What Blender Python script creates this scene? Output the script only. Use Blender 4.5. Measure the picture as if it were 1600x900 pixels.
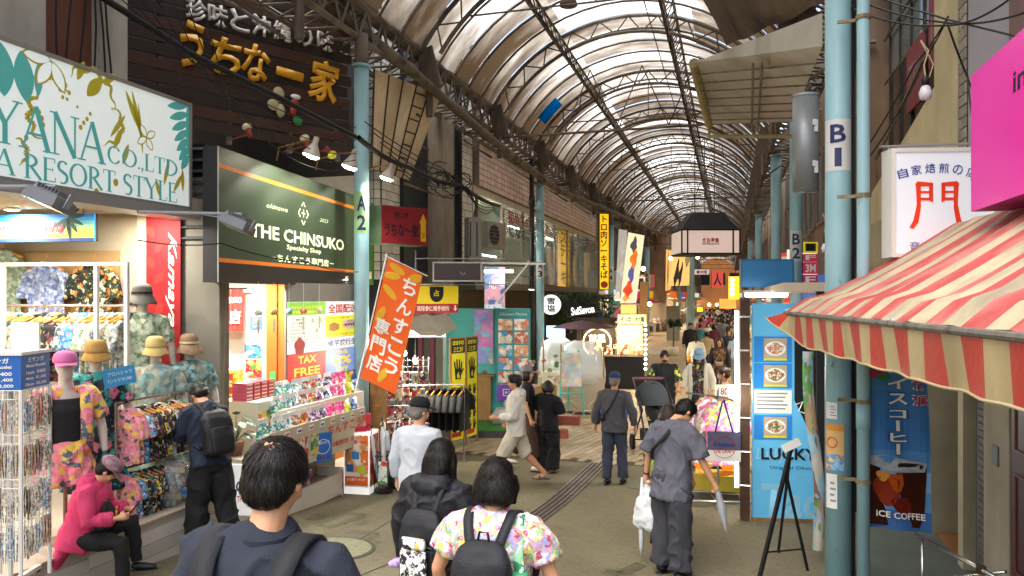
import bpy,bmesh,math,random
from mathutils import Vector,Matrix,noise
from math import sin,cos,pi,radians,sqrt,atan2
random.seed(7)
for _o in list(bpy.data.objects):bpy.data.objects.remove(_o)
SC=bpy.context.scene
COL=bpy.data.collections.new('place')
# camera, sky, sun, exposure
F=1150.0;PSI=atan2(340,1150);CH=2.7;HOR=462.0
camd=bpy.data.cameras.new('camera');cam=bpy.data.objects.new('camera',camd);COL.objects.link(cam)
cam.location=(0,0,CH);cam.rotation_euler=(pi/2,0,PSI)
camd.sensor_width=36;camd.lens=F/1600*36;camd.shift_y=12/1600
camd.clip_start=0.05;camd.clip_end=1500
SC.camera=cam
W=bpy.data.worlds.new('World');SC.world=W;W.use_nodes=True
_n=W.node_tree.nodes;_l=W.node_tree.links
_bg=_n['Background'];_sky=_n.new('ShaderNodeTexSky');_sky.sky_type='NISHITA';_sky.sun_disc=False
_sky.sun_elevation=radians(58);_sky.sun_rotation=radians(200);_sky.dust_density=4.0;_sky.air_density=1.0;_sky.ozone_density=0.6
_mx=_n.new('ShaderNodeMix');_mx.data_type='RGBA';_mx.inputs[0].default_value=0.3
_bw=_n.new('ShaderNodeRGBToBW');_l.new(_sky.outputs[0],_bw.inputs[0])
_l.new(_sky.outputs[0],_mx.inputs[6]);_l.new(_bw.outputs[0],_mx.inputs[7])
_l.new(_mx.outputs[2],_bg.inputs[0]);_bg.inputs[1].default_value=0.15
sund=bpy.data.lights.new('sun','SUN');sund.energy=1.3;sund.angle=radians(25);sund.color=(1,.98,.95)
sun=bpy.data.objects.new('sun',sund);COL.objects.link(sun)
sun.rotation_euler=(radians(32),0,radians(-20)+pi)
SC.view_settings.view_transform='Standard';SC.view_settings.look='None'
SC.view_settings.exposure=1.68;SC.view_settings.gamma=1
SC.render.engine='CYCLES'
SC.cycles.use_denoising=True
SC.cycles.max_bounces=7;SC.cycles.diffuse_bounces=5;SC.cycles.glossy_bounces=3;SC.cycles.transmission_bounces=4
SC.cycles.transparent_max_bounces=12;SC.cycles.caustics_reflective=False;SC.cycles.caustics_refractive=False
SC.cycles.sample_clamp_indirect=6
# helpers
CPS,SPS=cos(PSI),sin(PSI)
def ground(y):
 t=9.3-y
 if t<-1:return 0.0
 if t<1:return.08*(t+1)**2/4
 return.08*min(t,6.3)
def at(px,py,X=None,Y=None,Z=None,d=None):
 u=(px-800)/F;v=(HOR-py)/F
 dx=u*CPS-SPS;dy=u*SPS+CPS
 if X is not None:d=X/dx
 elif Y is not None:d=Y/dy
 elif Z is not None:d=(Z-CH)/v
 return Vector((dx*d,dy*d,CH+v*d))
def foot(px,d):
 p=at(px,HOR,d=d);p.z=ground(p.y);return p
def lin(c):
 if isinstance(c,str):
  c=tuple(int(c[i:i+2],16)/255 for i in(0,2,4))
 return tuple((x/12.92 if x<=.04045 else((x+.055)/1.055)**2.4)for x in c)
_M={}
def newmat(name):
 m=bpy.data.materials.new(name);m.use_nodes=True
 return m,m.node_tree.nodes,m.node_tree.links,m.node_tree.nodes['Principled BSDF']
def M(name,col='808080',rough=.6,metal=0,var=.15,scale=3,bump=0,bscale=40,emit=0,spec=.4,stain=None,alpha=1,coat=0):
 """plain surface: base colour with broad mottling, optional stains, fine bump"""
 if name in _M:return _M[name]
 m,n,l,p=newmat(name)
 c=lin(col)
 tc=n.new('ShaderNodeTexCoord')
 ns=n.new('ShaderNodeTexNoise');ns.inputs['Scale'].default_value=scale;ns.inputs['Detail'].default_value=6
 ns.inputs['Roughness'].default_value=.62
 l.new(tc.outputs['Object'],ns.inputs['Vector'])
 mr=n.new('ShaderNodeMapRange');mr.inputs[1].default_value=.3;mr.inputs[2].default_value=.7
 mr.inputs[3].default_value=1-var;mr.inputs[4].default_value=1+var*.6
 l.new(ns.outputs[0],mr.inputs[0])
 mm=n.new('ShaderNodeMix');mm.data_type='RGBA';mm.blend_type='MULTIPLY';mm.inputs[0].default_value=1
 mm.inputs[6].default_value=(*c,1);l.new(mr.outputs[0],mm.inputs[7])
 out=mm.outputs[2]
 if stain:
  n2=n.new('ShaderNodeTexNoise');n2.inputs['Scale'].default_value=scale*.7;n2.inputs['Detail'].default_value=8
  mp=n.new('ShaderNodeMapping');mp.inputs['Scale'].default_value=(1,1,.25);mp.inputs['Location'].default_value=(3,7,1)
  l.new(tc.outputs['Object'],mp.inputs[0]);l.new(mp.outputs[0],n2.inputs['Vector'])
  m2=n.new('ShaderNodeMapRange');m2.inputs[1].default_value=.48;m2.inputs[2].default_value=.68;l.new(n2.outputs[0],m2.inputs[0])
  m3=n.new('ShaderNodeMix');m3.data_type='RGBA';l.new(m2.outputs[0],m3.inputs[0]);l.new(out,m3.inputs[6]);m3.inputs[7].default_value=(*lin(stain),1)
  out=m3.outputs[2]
 l.new(out,p.inputs['Base Color'])
 p.inputs['Roughness'].default_value=rough;p.inputs['Metallic'].default_value=metal
 p.inputs['Specular IOR Level'].default_value=spec
 if coat:p.inputs['Coat Weight'].default_value=coat
 if bump:
  nb=n.new('ShaderNodeTexNoise');nb.inputs['Scale'].default_value=bscale;nb.inputs['Detail'].default_value=3
  l.new(tc.outputs['Object'],nb.inputs['Vector'])
  b=n.new('ShaderNodeBump');b.inputs['Strength'].default_value=bump;b.inputs['Distance'].default_value=.01
  l.new(nb.outputs[0],b.inputs['Height']);l.new(b.outputs[0],p.inputs['Normal'])
 if emit:
  l.new(out,p.inputs['Emission Color']);p.inputs['Emission Strength'].default_value=emit
 if alpha<1:p.inputs['Alpha'].default_value=alpha
 _M[name]=m
 return m
def PR(name,cols,scale=8,rough=.7,emit=0,dist=.6,stretch=(1,1,1),coord='Object',kind='vor',rand=0,fold=0):
 """printed cloth / printed paper: patches of several colours in leaf-like shapes; rand varies it per object"""
 if name in _M:return _M[name]
 if 'shirt' in name or fold:scale*=1.7
 m,n,l,p=newmat(name)
 tc=n.new('ShaderNodeTexCoord');mp=n.new('ShaderNodeMapping');mp.inputs['Scale'].default_value=stretch
 l.new(tc.outputs[coord],mp.inputs[0])
 src=mp.outputs[0]
 if rand:
  oi=n.new('ShaderNodeObjectInfo');ad=n.new('ShaderNodeVectorMath');ad.operation='ADD'
  sc=n.new('ShaderNodeVectorMath');sc.operation='SCALE';sc.inputs[0].default_value=(37,21,53)
  l.new(oi.outputs['Random'],sc.inputs['Scale']);l.new(src,ad.inputs[0]);l.new(sc.outputs[0],ad.inputs[1]);src=ad.outputs[0]
 nz=n.new('ShaderNodeTexNoise');nz.inputs['Scale'].default_value=scale*.8;nz.inputs['Detail'].default_value=2
 l.new(src,nz.inputs['Vector'])
 va=n.new('ShaderNodeVectorMath');va.operation='MULTIPLY_ADD';va.inputs[1].default_value=(dist*2/scale,)*3
 l.new(nz.outputs['Color'],va.inputs[0]);l.new(src,va.inputs[2])
 vo=n.new('ShaderNodeTexVoronoi');vo.inputs['Scale'].default_value=scale
 l.new(va.outputs[0],vo.inputs['Vector'])
 sp=n.new('ShaderNodeSeparateColor');l.new(vo.outputs['Color'],sp.inputs[0])
 rp=n.new('ShaderNodeValToRGB');rp.color_ramp.interpolation='CONSTANT'
 el=rp.color_ramp.elements
 for i,c in enumerate(cols):
  e=el[0]if i==0 else(el[1]if i==1 else el.new(i/len(cols)))
  e.position=i/len(cols);e.color=(*lin(c),1)
 l.new(sp.outputs[0],rp.inputs[0])
 v2=n.new('ShaderNodeTexVoronoi');v2.inputs['Scale'].default_value=scale*2.1;l.new(va.outputs[0],v2.inputs['Vector'])
 s2=n.new('ShaderNodeSeparateColor');l.new(v2.outputs['Color'],s2.inputs[0]);r2=n.new('ShaderNodeValToRGB');r2.color_ramp.interpolation='CONSTANT'
 e2=r2.color_ramp.elements
 for i,c in enumerate(cols[::-1]):
  e=e2[0]if i==0 else(e2[1]if i==1 else e2.new(i/len(cols)));e.position=i/len(cols);e.color=(*lin(c),1)
 l.new(s2.outputs[1],r2.inputs[0]);th_=n.new('ShaderNodeMath');th_.operation='LESS_THAN';th_.inputs[1].default_value=.30;l.new(v2.outputs['Distance'],th_.inputs[0])
 m2_=n.new('ShaderNodeMix');m2_.data_type='RGBA';l.new(th_.outputs[0],m2_.inputs[0]);l.new(rp.outputs[0],m2_.inputs[6]);l.new(r2.outputs[0],m2_.inputs[7])
 mr=n.new('ShaderNodeMapRange');mr.inputs[1].default_value=0.1;mr.inputs[2].default_value=.75;mr.inputs[3].default_value=1.08;mr.inputs[4].default_value=.8
 l.new(vo.outputs['Distance'],mr.inputs[0])
 mm=n.new('ShaderNodeMix');mm.data_type='RGBA';mm.blend_type='MULTIPLY';mm.inputs[0].default_value=1
 l.new(m2_.outputs[2],mm.inputs[6]);l.new(mr.outputs[0],mm.inputs[7])
 l.new(mm.outputs[2],p.inputs['Base Color']);p.inputs['Roughness'].default_value=rough
 if emit:l.new(mm.outputs[2],p.inputs['Emission Color']);p.inputs['Emission Strength'].default_value=emit
 if fold:
  nb=n.new('ShaderNodeTexNoise');nb.inputs['Scale'].default_value=fold
  m2=n.new('ShaderNodeMapping');m2.inputs['Scale'].default_value=(1,1,.3);l.new(tc.outputs['Object'],m2.inputs[0]);l.new(m2.outputs[0],nb.inputs['Vector'])
  b=n.new('ShaderNodeBump');b.inputs['Strength'].default_value=.7;b.inputs['Distance'].default_value=.03
  l.new(nb.outputs[0],b.inputs['Height']);l.new(b.outputs[0],p.inputs['Normal'])
 _M[name]=m
 return m
def EM(name,col,strength):
 if name in _M:return _M[name]
 m,n,l,p=newmat(name)
 p.inputs['Base Color'].default_value=(*lin(col),1)
 p.inputs['Emission Color'].default_value=(*lin(col),1);p.inputs['Emission Strength'].default_value=strength
 _M[name]=m
 return m
def GL(name,col='c8d4d4',alpha=.25,rough=.08):
 """thin glass or clear plastic"""
 if name in _M:return _M[name]
 m,n,l,p=newmat(name)
 p.inputs['Base Color'].default_value=(*lin(col),1);p.inputs['Roughness'].default_value=rough
 p.inputs['Alpha'].default_value=alpha;p.inputs['Specular IOR Level'].default_value=.9
 _M[name]=m
 return m
class MB:
 def __init__(s):s.v=[];s.f=[];s.mi=[];s.m=0
 def face(s,idx):s.f.append(idx);s.mi.append(s.m)
 def poly(s,pts):
  b=len(s.v);s.v+=[tuple(p)for p in pts];s.face(tuple(range(b,b+len(pts))));return s
 def box(s,c,size,rz=0,mat=None):
  b=len(s.v);hx,hy,hz=size[0]/2,size[1]/2,size[2]/2
  cr,sr=cos(rz),sin(rz)
  for z in(-hz,hz):
   for x,y in((-hx,-hy),(hx,-hy),(hx,hy),(-hx,hy)):
    p=Vector((x*cr-y*sr,x*sr+y*cr,z))
    if mat is not None:p=mat@p
    s.v.append((p.x+c[0],p.y+c[1],p.z+c[2]))
  for f in((3,2,1,0),(4,5,6,7),(0,1,5,4),(1,2,6,5),(2,3,7,6),(3,0,4,7)):
   s.face(tuple(b+i for i in f))
  return s
 def bx(s,x0,x1,y0,y1,z0,z1):return s.box(((x0+x1)/2,(y0+y1)/2,(z0+z1)/2),(x1-x0,y1-y0,z1-z0))
 def rings(s,rings,cap=True,close=True):
  n=len(rings[0]);b=len(s.v)
  for r in rings:s.v+=[tuple(p)for p in r]
  for k in range(len(rings)-1):
   for i in range(n if close else n-1):
    j=(i+1)%n
    s.face((b+k*n+i,b+k*n+j,b+(k+1)*n+j,b+(k+1)*n+i))
  if cap:
   s.face(tuple(b+i for i in reversed(range(n))));s.face(tuple(b+(len(rings)-1)*n+i for i in range(n)))
  return s
 def tube(s,p0,p1,r0,r1=None,n=6,cap=True):
  return s.path([p0,p1],[r0,r0 if r1 is None else r1],n,cap)
 def path(s,pts,rs,n=6,cap=True,flat=1):
  pts=[Vector(p)for p in pts]
  if not isinstance(rs,(list,tuple)):rs=[rs]*len(pts)
  rings=[];up=None
  for i,p in enumerate(pts):
   t=(pts[min(i+1,len(pts)-1)]-pts[max(i-1,0)])
   t=t.normalized()if t.length>1e-9 else Vector((0,0,1))
   if up is None:up=Vector((0,0,1))if abs(t.z)<.9 else Vector((1,0,0))
   a=t.cross(up);a=a.normalized()if a.length>1e-6 else Vector((1,0,0));b=a.cross(t).normalized();up=b
   rings.append([p+a*cos(2*pi*k/n)*rs[i]+b*sin(2*pi*k/n)*rs[i]*flat for k in range(n)])
  return s.rings(rings,cap)
 def lathe(s,prof,c=(0,0,0),n=16,sx=1,sy=1,cap=True):
  return s.rings([[(c[0]+r*cos(2*pi*k/n)*sx,c[1]+r*sin(2*pi*k/n)*sy,c[2]+z)for k in range(n)]for r,z in prof],cap)
 def ell(s,c,r,n=12,m=8):
  prof=[(max(1e-4,sin(pi*i/m)),-cos(pi*i/m))for i in range(m+1)]
  return s.rings([[(c[0]+q*r[0]*cos(2*pi*k/n),c[1]+q*r[1]*sin(2*pi*k/n),c[2]+z*r[2])for k in range(n)]for q,z in prof])
 def mesh(s,name,mats,smooth=False):
  me=bpy.data.meshes.new(name);me.from_pydata(s.v,[],s.f)
  for m in(mats if isinstance(mats,(list,tuple))else[mats]):me.materials.append(m)
  if any(s.mi):me.polygons.foreach_set('material_index',s.mi)
  if smooth:me.polygons.foreach_set('use_smooth',[True]*len(s.f))
  me.update();return me
 def build(s,name,mats,parent=None,smooth=False,loc=None):
  return link(name,s.mesh(name,mats,smooth),parent,loc)
def link(name,me,parent=None,loc=None,rz=None):
 o=bpy.data.objects.new(name,me);COL.objects.link(o)
 if parent is not None:o.parent=parent
 if loc is not None:o.location=loc
 if rz is not None:o.rotation_euler=(0,0,rz)
 return o
def tag(o,label=None,cat=None,group=None,kind=None):
 if label:o['label']=label
 if cat:o['category']=cat
 if group:o['group']=group
 if kind:o['kind']=kind
 return o
def thing(name,label,cat,loc=(0,0,0),rz=0,group=None):
 o=bpy.data.objects.new(name,None);COL.objects.link(o);o.empty_display_size=.1
 o.location=loc;o.rotation_euler=(0,0,rz)
 return tag(o,label,cat,group)
def kids(o):return[c for c in bpy.data.objects if c.parent==o]
def dup(o,loc=None,rz=None,label=None,parent=None,kidmap=None,scale=None):
 km=kidmap if kidmap is not None else{}
 c=o.copy();COL.objects.link(c);c.parent=parent
 if loc is not None:c.location=loc
 if rz is not None:c.rotation_euler=(0,0,rz)
 if scale is not None:c.scale=scale if isinstance(scale,(tuple,list))else(scale,)*3
 if label:c['label']=label
 for ch in o.children:dup(ch,parent=c)
 return c
ORD=['first','second','third','fourth','fifth','sixth','seventh','eighth','ninth','tenth','eleventh','twelfth','thirteenth','fourteenth','fifteenth','sixteenth','seventeenth','eighteenth','nineteenth','twentieth','twenty-first','twenty-second','twenty-third','twenty-fourth','twenty-fifth','twenty-sixth']
_TM={}
def text(s,mat,parent,x,z,w,h,y=-.004,name='lettering',bold=.0,shear=0,sp=1,align='C',res=2,roll=0,fit=True,ext=0,vert=False,label=None):
 """flat or raised lettering in the parent's XZ plane, centred on (x, z), fitted into w x h"""
 cu=bpy.data.curves.new(name,'FONT')
 cu.body='\n'.join(s)if vert else s
 cu.resolution_u=res;cu.offset=min(bold,.024);cu.shear=shear;cu.align_x='CENTER';cu.space_character=sp
 if vert:cu.space_line=.95
 ob=bpy.data.objects.new(name,cu);SC.collection.objects.link(ob)
 dg=bpy.context.evaluated_depsgraph_get();me=bpy.data.meshes.new_from_object(ob.evaluated_get(dg))
 bpy.data.objects.remove(ob);bpy.data.curves.remove(cu)
 if not len(me.vertices):return None
 xs=[v.co.x for v in me.vertices];ys=[v.co.y for v in me.vertices]
 x0,x1,y0,y1=min(xs),max(xs),min(ys),max(ys)
 sx=w/max(x1-x0,1e-4)if w else None;sy=h/max(y1-y0,1e-4)if h else None
 sx=sx or sy;sy=sy or sx
 cr,sr=cos(roll),sin(roll)
 for v in me.vertices:
  a=(v.co.x-(x0+x1)/2)*sx;b=(v.co.y-(y0+y1)/2)*sy
  v.co=Vector((x+a*cr-b*sr,y,z+a*sr+b*cr))
 if ext:
  bm=bmesh.new();bm.from_mesh(me);g=bmesh.ops.extrude_face_region(bm,geom=bm.faces[:])
  for e in g['geom']:
   if isinstance(e,bmesh.types.BMVert):e.co.y-=ext
  bmesh.ops.recalc_face_normals(bm,faces=bm.faces[:]);bm.to_mesh(me);bm.free()
 me.materials.clear();me.materials.append(mat);me.name=name
 o=link(name,me,parent)
 if label:o['label']=label
 return o
def finer(o,cuts=2):
 bm=bmesh.new();bm.from_mesh(o.data);bmesh.ops.triangulate(bm,faces=bm.faces[:])
 for _ in range(3):
  e=[x for x in bm.edges if x.calc_length()>.014]
  if e:bmesh.ops.subdivide_edges(bm,edges=e,cuts=1);bmesh.ops.triangulate(bm,faces=[f for f in bm.faces if len(f.verts)>3])
 bm.to_mesh(o.data);bm.free();return o
def facing(p0,p1):
 """rotation about z so that local +x runs p0 -> p1"""
 return atan2(p1[1]-p0[1],p1[0]-p0[0])
def rectp(mb,x0,x1,z0,z1,y,m=0):
 mb.m=m;mb.poly([(x0,y,z0),(x1,y,z0),(x1,y,z1),(x0,y,z1)]);mb.m=0;return mb
def frame(mb,x0,x1,z0,z1,y0,y1,t):
 mb.bx(x0,x1,y0,y1,z0,z0+t).bx(x0,x1,y0,y1,z1-t,z1).bx(x0,x0+t,y0,y1,z0+t,z1-t).bx(x1-t,x1,y0,y1,z0+t,z1-t);return mb
def struct(mb,name,mat,**k):
 o=mb.build(name,mat,**k);o['kind']='structure';return o
def evalmods(ob):
 dg=bpy.context.evaluated_depsgraph_get();me=bpy.data.meshes.new_from_object(ob.evaluated_get(dg));return me
def remesh(mb,name,mats,vox=.012,smooth=3,parent=None,disp=None):
 """fuse overlapping closed volumes into one continuous surface"""
 me0=mb.mesh(name,mats);ob=bpy.data.objects.new('tmp',me0);SC.collection.objects.link(ob)
 r=ob.modifiers.new('r','REMESH');r.mode='VOXEL';r.voxel_size=vox;r.use_smooth_shade=True
 if smooth:s=ob.modifiers.new('s','SMOOTH');s.iterations=smooth;s.factor=.5
 me=evalmods(ob);bpy.data.objects.remove(ob);bpy.data.meshes.remove(me0)
 me.name=name
 if not len(me.materials):
  for m in(mats if isinstance(mats,(list,tuple))else[mats]):me.materials.append(m)
 if disp:
  ns=[v.normal.copy()for v in me.vertices]
  for v,nn in zip(me.vertices,ns):v.co=v.co+nn*disp(v.co)
 me.polygons.foreach_set('use_smooth',[True]*len(me.polygons));me.update()
 return link(name,me,parent)
 # shared materials
steel=M('dusty_steel','786f64',.8,.1,.3,3,.2,stain='4a3f34')
steel_l=M('grey_steel','857a6c',.7,.15,.3,5,.2,stain='54453a')
blue=M('pole_blue','96bfc9',.45,0,.1,2,.15,70,stain='7fa5ab')
_n2=blue.node_tree.nodes;_l2=blue.node_tree.links;_p2=_n2['Principled BSDF'];_src=_p2.inputs['Base Color'].links[0].from_socket
_tc=_n2.new('ShaderNodeTexCoord');_mp=_n2.new('ShaderNodeMapping');_mp.inputs['Scale'].default_value=(1,1,.35);_l2.new(_tc.outputs['Object'],_mp.inputs[0])
_nz=_n2.new('ShaderNodeTexNoise');_nz.inputs['Scale'].default_value=14;_nz.inputs['Detail'].default_value=7;_nz.inputs['Roughness'].default_value=.7;_l2.new(_mp.outputs[0],_nz.inputs['Vector'])
_mr=_n2.new('ShaderNodeMapRange');_mr.inputs[1].default_value=.62;_mr.inputs[2].default_value=.68;_mr.inputs[4].default_value=.7;_l2.new(_nz.outputs[0],_mr.inputs[0])
_m3=_n2.new('ShaderNodeMix');_m3.data_type='RGBA';_l2.new(_mr.outputs[0],_m3.inputs[0]);_l2.new(_src,_m3.inputs[6]);_m3.inputs[7].default_value=(*lin('6a5f52'),1);_l2.new(_m3.outputs[2],_p2.inputs['Base Color'])
conc=M('concrete_wall','aeaa9e',.9,0,.25,1.2,.5,30,stain='7a756a')
conc_l=M('concrete_beige','a39a80',.9,0,.22,1.5,.4,40,stain='7b7158')
black=M('black_plastic','16161a',.5,0,.2,6)
white=M('white_paint','dedcd4',.5,0,.06,3)
ivory=M('ivory_panel','cdc5ae',.6,0,.1,3)
wood=M('worn_wood','9a7648',.7,0,.3,4,.4,30,stain='6d4f2e')
dwood=M('dark_wood','4a3226',.75,0,.35,5,.5,30,stain='2c1d16')
chrome=M('bright_steel','b8b8b8',.25,.9,.08)
grey=M('grey_paint','8d9094',.55,.2,.1)
wirem=M('cable_black','101010',.6,0,.1)
tube_on=EM('tube_light_on','fff6e4',9)
bulb_on=EM('bulb_on','fff4d8',12)
# ground
def asphalt():
 m,n,l,p=newmat('asphalt')
 tc=n.new('ShaderNodeTexCoord')
 def nz(sc,det,x,z):
  a=n.new('ShaderNodeTexNoise');a.inputs['Scale'].default_value=sc;a.inputs['Detail'].default_value=det;l.new(tc.outputs['Object'],a.inputs['Vector'])
  r=n.new('ShaderNodeMapRange');r.inputs[1].default_value=x;r.inputs[2].default_value=z;l.new(a.outputs[0],r.inputs[0]);return r.outputs[0],a.outputs[0]
 big,_=nz(.7,4,.35,.7);fine,fr=nz(90,3,.35,.65);sp,_=nz(14,6,.5,.72)
 a=n.new('ShaderNodeMix');a.data_type='RGBA';l.new(big,a.inputs[0]);a.inputs[6].default_value=(*lin('686148'),1);a.inputs[7].default_value=(*lin('7c7459'),1)
 b=n.new('ShaderNodeMix');b.data_type='RGBA';b.blend_type='MULTIPLY';b.inputs[0].default_value=.8;l.new(a.outputs[2],b.inputs[6])
 r=n.new('ShaderNodeMapRange');r.inputs[3].default_value=.45;r.inputs[4].default_value=1.35;l.new(fine,r.inputs[0]);l.new(r.outputs[0],b.inputs[7])
 c=n.new('ShaderNodeMix');c.data_type='RGBA';l.new(b.outputs[2],c.inputs[6]);c.inputs[7].default_value=(*lin('4a4434'),1)
 q=n.new('ShaderNodeMath');q.operation='MULTIPLY';q.inputs[1].default_value=.45;l.new(sp,q.inputs[0]);l.new(q.outputs[0],c.inputs[0])
 vo=n.new('ShaderNodeTexVoronoi');vo.inputs['Scale'].default_value=2.6;l.new(tc.outputs['Object'],vo.inputs['Vector'])
 lt=n.new('ShaderNodeMath');lt.operation='LESS_THAN';lt.inputs[1].default_value=.055;l.new(vo.outputs['Distance'],lt.inputs[0]);gm=n.new('ShaderNodeMath');gm.operation='MULTIPLY';gm.inputs[1].default_value=.55;l.new(lt.outputs[0],gm.inputs[0])
 d_=n.new('ShaderNodeMix');d_.data_type='RGBA';l.new(gm.outputs[0],d_.inputs[0]);l.new(c.outputs[2],d_.inputs[6]);d_.inputs[7].default_value=(*lin('35322a'),1)
 st1,_=nz(.35,8,.52,.6);e_=n.new('ShaderNodeMix');e_.data_type='RGBA';e_.blend_type='MULTIPLY';l.new(st1,e_.inputs[0]);l.new(d_.outputs[2],e_.inputs[6]);e_.inputs[7].default_value=(.68,.67,.66,1)
 l.new(e_.outputs[2],p.inputs['Base Color']);p.inputs['Roughness'].default_value=.8
 bm=n.new('ShaderNodeBump');bm.inputs['Strength'].default_value=.5;bm.inputs['Distance'].default_value=.006;l.new(fr,bm.inputs['Height']);l.new(bm.outputs[0],p.inputs['Normal'])
 return m
g=MB()
ys=[-60,-8,-4]+[-1+i*.5 for i in range(24)]+[12,20,40,80,150,400]
xs=[-200,-40,-12,-8,-6,-4,-2,0,2,4,8,40,200]
for y in ys:
 for x in xs:g.v.append((x,y,ground(y)-.0))
for j in range(len(ys)-1):
 for i in range(len(xs)-1):
  b=j*len(xs)+i;g.face((b,b+1,b+1+len(xs),b+len(xs)))
struct(g,'ground',asphalt())
YB=11.76
def slab_mat():
 m,n,l,p=newmat('paving_far')
 tc=n.new('ShaderNodeTexCoord');mp=n.new('ShaderNodeMapping');mp.inputs['Rotation'].default_value=(0,0,radians(78));l.new(tc.outputs['Object'],mp.inputs[0])
 b=n.new('ShaderNodeTexBrick');b.inputs['Scale'].default_value=1;b.inputs['Brick Width'].default_value=.36;b.inputs['Row Height'].default_value=.13
 b.inputs['Mortar Size'].default_value=.008;b.inputs['Color1'].default_value=(*lin('b49a76'),1);b.inputs['Color2'].default_value=(*lin('9c835f'),1);b.inputs['Mortar'].default_value=(*lin('4d4234'),1)
 l.new(mp.outputs[0],b.inputs['Vector']);l.new(b.outputs[0],p.inputs['Base Color']);p.inputs['Roughness'].default_value=.45
 return m
g=MB();g.bx(-6.6,2.2,YB,220,-.03,.004)
pav=struct(g,'paving',M('paving_joint','4d4438',.9,0,.2))
g=MB();g.poly([(-6.5,38,.008),(2.1,38,.008),(2.1,220,.008),(-6.5,220,.008)]);g.build('far_paving',slab_mat(),pav)
tm=[M('paver_tan','a49273',.5,0,.15,5,.15),M('paver_grey','958a74',.5,0,.15,5,.15),M('paver_sand','ad9873',.5,0,.15,5,.15),M('paver_brown','927c5f',.5,0,.15,5,.15)]
TW,TL=.13,.37
tmesh=[]
for m in tm:
 g=MB();b=.004
 g.rings([[(-TL/2+.005,-TW/2+.006,0),(TL/2-.005,-TW/2+.006,0),(TL/2-.005,TW/2-.006,0),(-TL/2+.005,TW/2-.006,0)],[(-TL/2+.009,-TW/2+.010,.012),(TL/2-.009,-TW/2+.010,.012),(TL/2-.009,TW/2-.010,.012),(-TL/2+.009,TW/2-.010,.012)]])
 tmesh.append(g.mesh('paver',m))
ang=radians(78);ca,sa=cos(ang),sin(ang)
cand=[]
for j in range(-230,80):
 for i in range(-10,120):
  u=i*TL+(j%2)*TL/2;v=j*TW
  x=u*ca-v*sa-5;y=u*sa+v*ca+8
  if-5.6<x<1.05 and YB+.08<y<38.1:
   cand.append((y,x))
cand.sort(key=lambda q:q[0]**2+(q[1]+2)**2)
vis=[q for q in cand if q[1]<-0.2 and q[1]>-4.6][:290]
vs=set(vis)
for(y,x)in vis:
 k=random.choices(range(4),(4,3,3,2))[0]
 o=link('paver',tmesh[k],pav,(x,y,.004+random.uniform(0,.003)),ang)
g=MB()
for(y,x)in cand:
 if(y,x)in vs:continue
 g.m=random.choices(range(4),(4,3,3,2))[0]
 b=len(g.v)
 for dx,dy,dz in((-1,-1,0),(1,-1,0),(1,1,0),(-1,1,0),(-1,-1,1),(1,-1,1),(1,1,1),(-1,1,1)):
  a_=dx*(TL/2-.007);b_=dy*(TW/2-.008)
  g.v.append((x+a_*ca-b_*sa,y+a_*sa+b_*ca,.003+dz*.012))
 for f in((4,5,6,7),(0,1,5,4),(1,2,6,5),(2,3,7,6),(3,0,4,7)):g.face(tuple(b+i for i in f))
g.m=0
tag(g.build('pavers',tm,pav),kind='stuff')
def along(p0,p1,t):return Vector(p0)+(Vector(p1)-Vector(p0))*t
def gpt(x,y,h=0):return(x,y,ground(y)+h)
D0,D1=(-2.42,4.6),(-1.96,12.6)
dg_=thing('drain_channel','long dark drain grating with pale edge lines running into the arcade','drain')
dirx=Vector((D1[0]-D0[0],D1[1]-D0[1],0)).normalized();nx=Vector((dirx.y,-dirx.x,0))
def strip(off0,off1,h,mb,t0=0,t1=1,n=24):
 for i in range(n):
  a=t0+(t1-t0)*i/n;b=t0+(t1-t0)*(i+1)/n
  q=[]
  for t,o in((a,off0),(a,off1),(b,off1),(b,off0)):
   p=along((*D0,0),(*D1,0),t)+nx*o;q.append((p.x,p.y,ground(p.y)+h+(.004 if p.y>YB else 0)))
  mb.poly(q)
g=MB();strip(-.14,.14,.012,g);g.build('grate_bed',M('drain_iron','43352e',.6,.2,.3,8,.3),dg_)
for i,o in enumerate((-.135,-.075,-.005,.06,.125)):
 g=MB();strip(o,o+.014,.018,g,.0,1);g.build('edge_rail',M('drain_rail','a5a099',.4,.3,.3,20,stain='5b5148'),dg_)
mh=at(512,844,Z=ground(4.9));mh=foot(512,7.15)
o=thing('manhole_cover','round greenish manhole cover in the asphalt behind the balding man','manhole cover',(mh.x,mh.y,ground(mh.y)))
g=MB();g.lathe([(.42,.004),(.42,.011),(.39,.014)],n=32);c=g.build('cover',M('manhole_green','76795a',.6,.1,.3,12,.5),o)
c.rotation_euler=(-.08,0,0)
g=MB();g.lathe([(.46,.002),(.46,.006),(.425,.008)],n=32);c=g.build('rim',M('manhole_rim','3d3a2e',.8),o);c.rotation_euler=(-.08,0,0)
mk=M('faded_grey_paint','57553f',.9,0,.3,12)
o=thing('ground_marking','faded dark painted rectangle outlines on the asphalt near the manhole','road marking')
def gq(pl,h=.004):
 q=[]
 for px,py in pl:
  d=6.
  for _ in range(20):
   p=at(px,py,Z=None,d=d);d=(CH-ground(p.y)-h)*F/(py-HOR)
  q.append((p.x,p.y,ground(p.y)+h))
 return q
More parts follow.
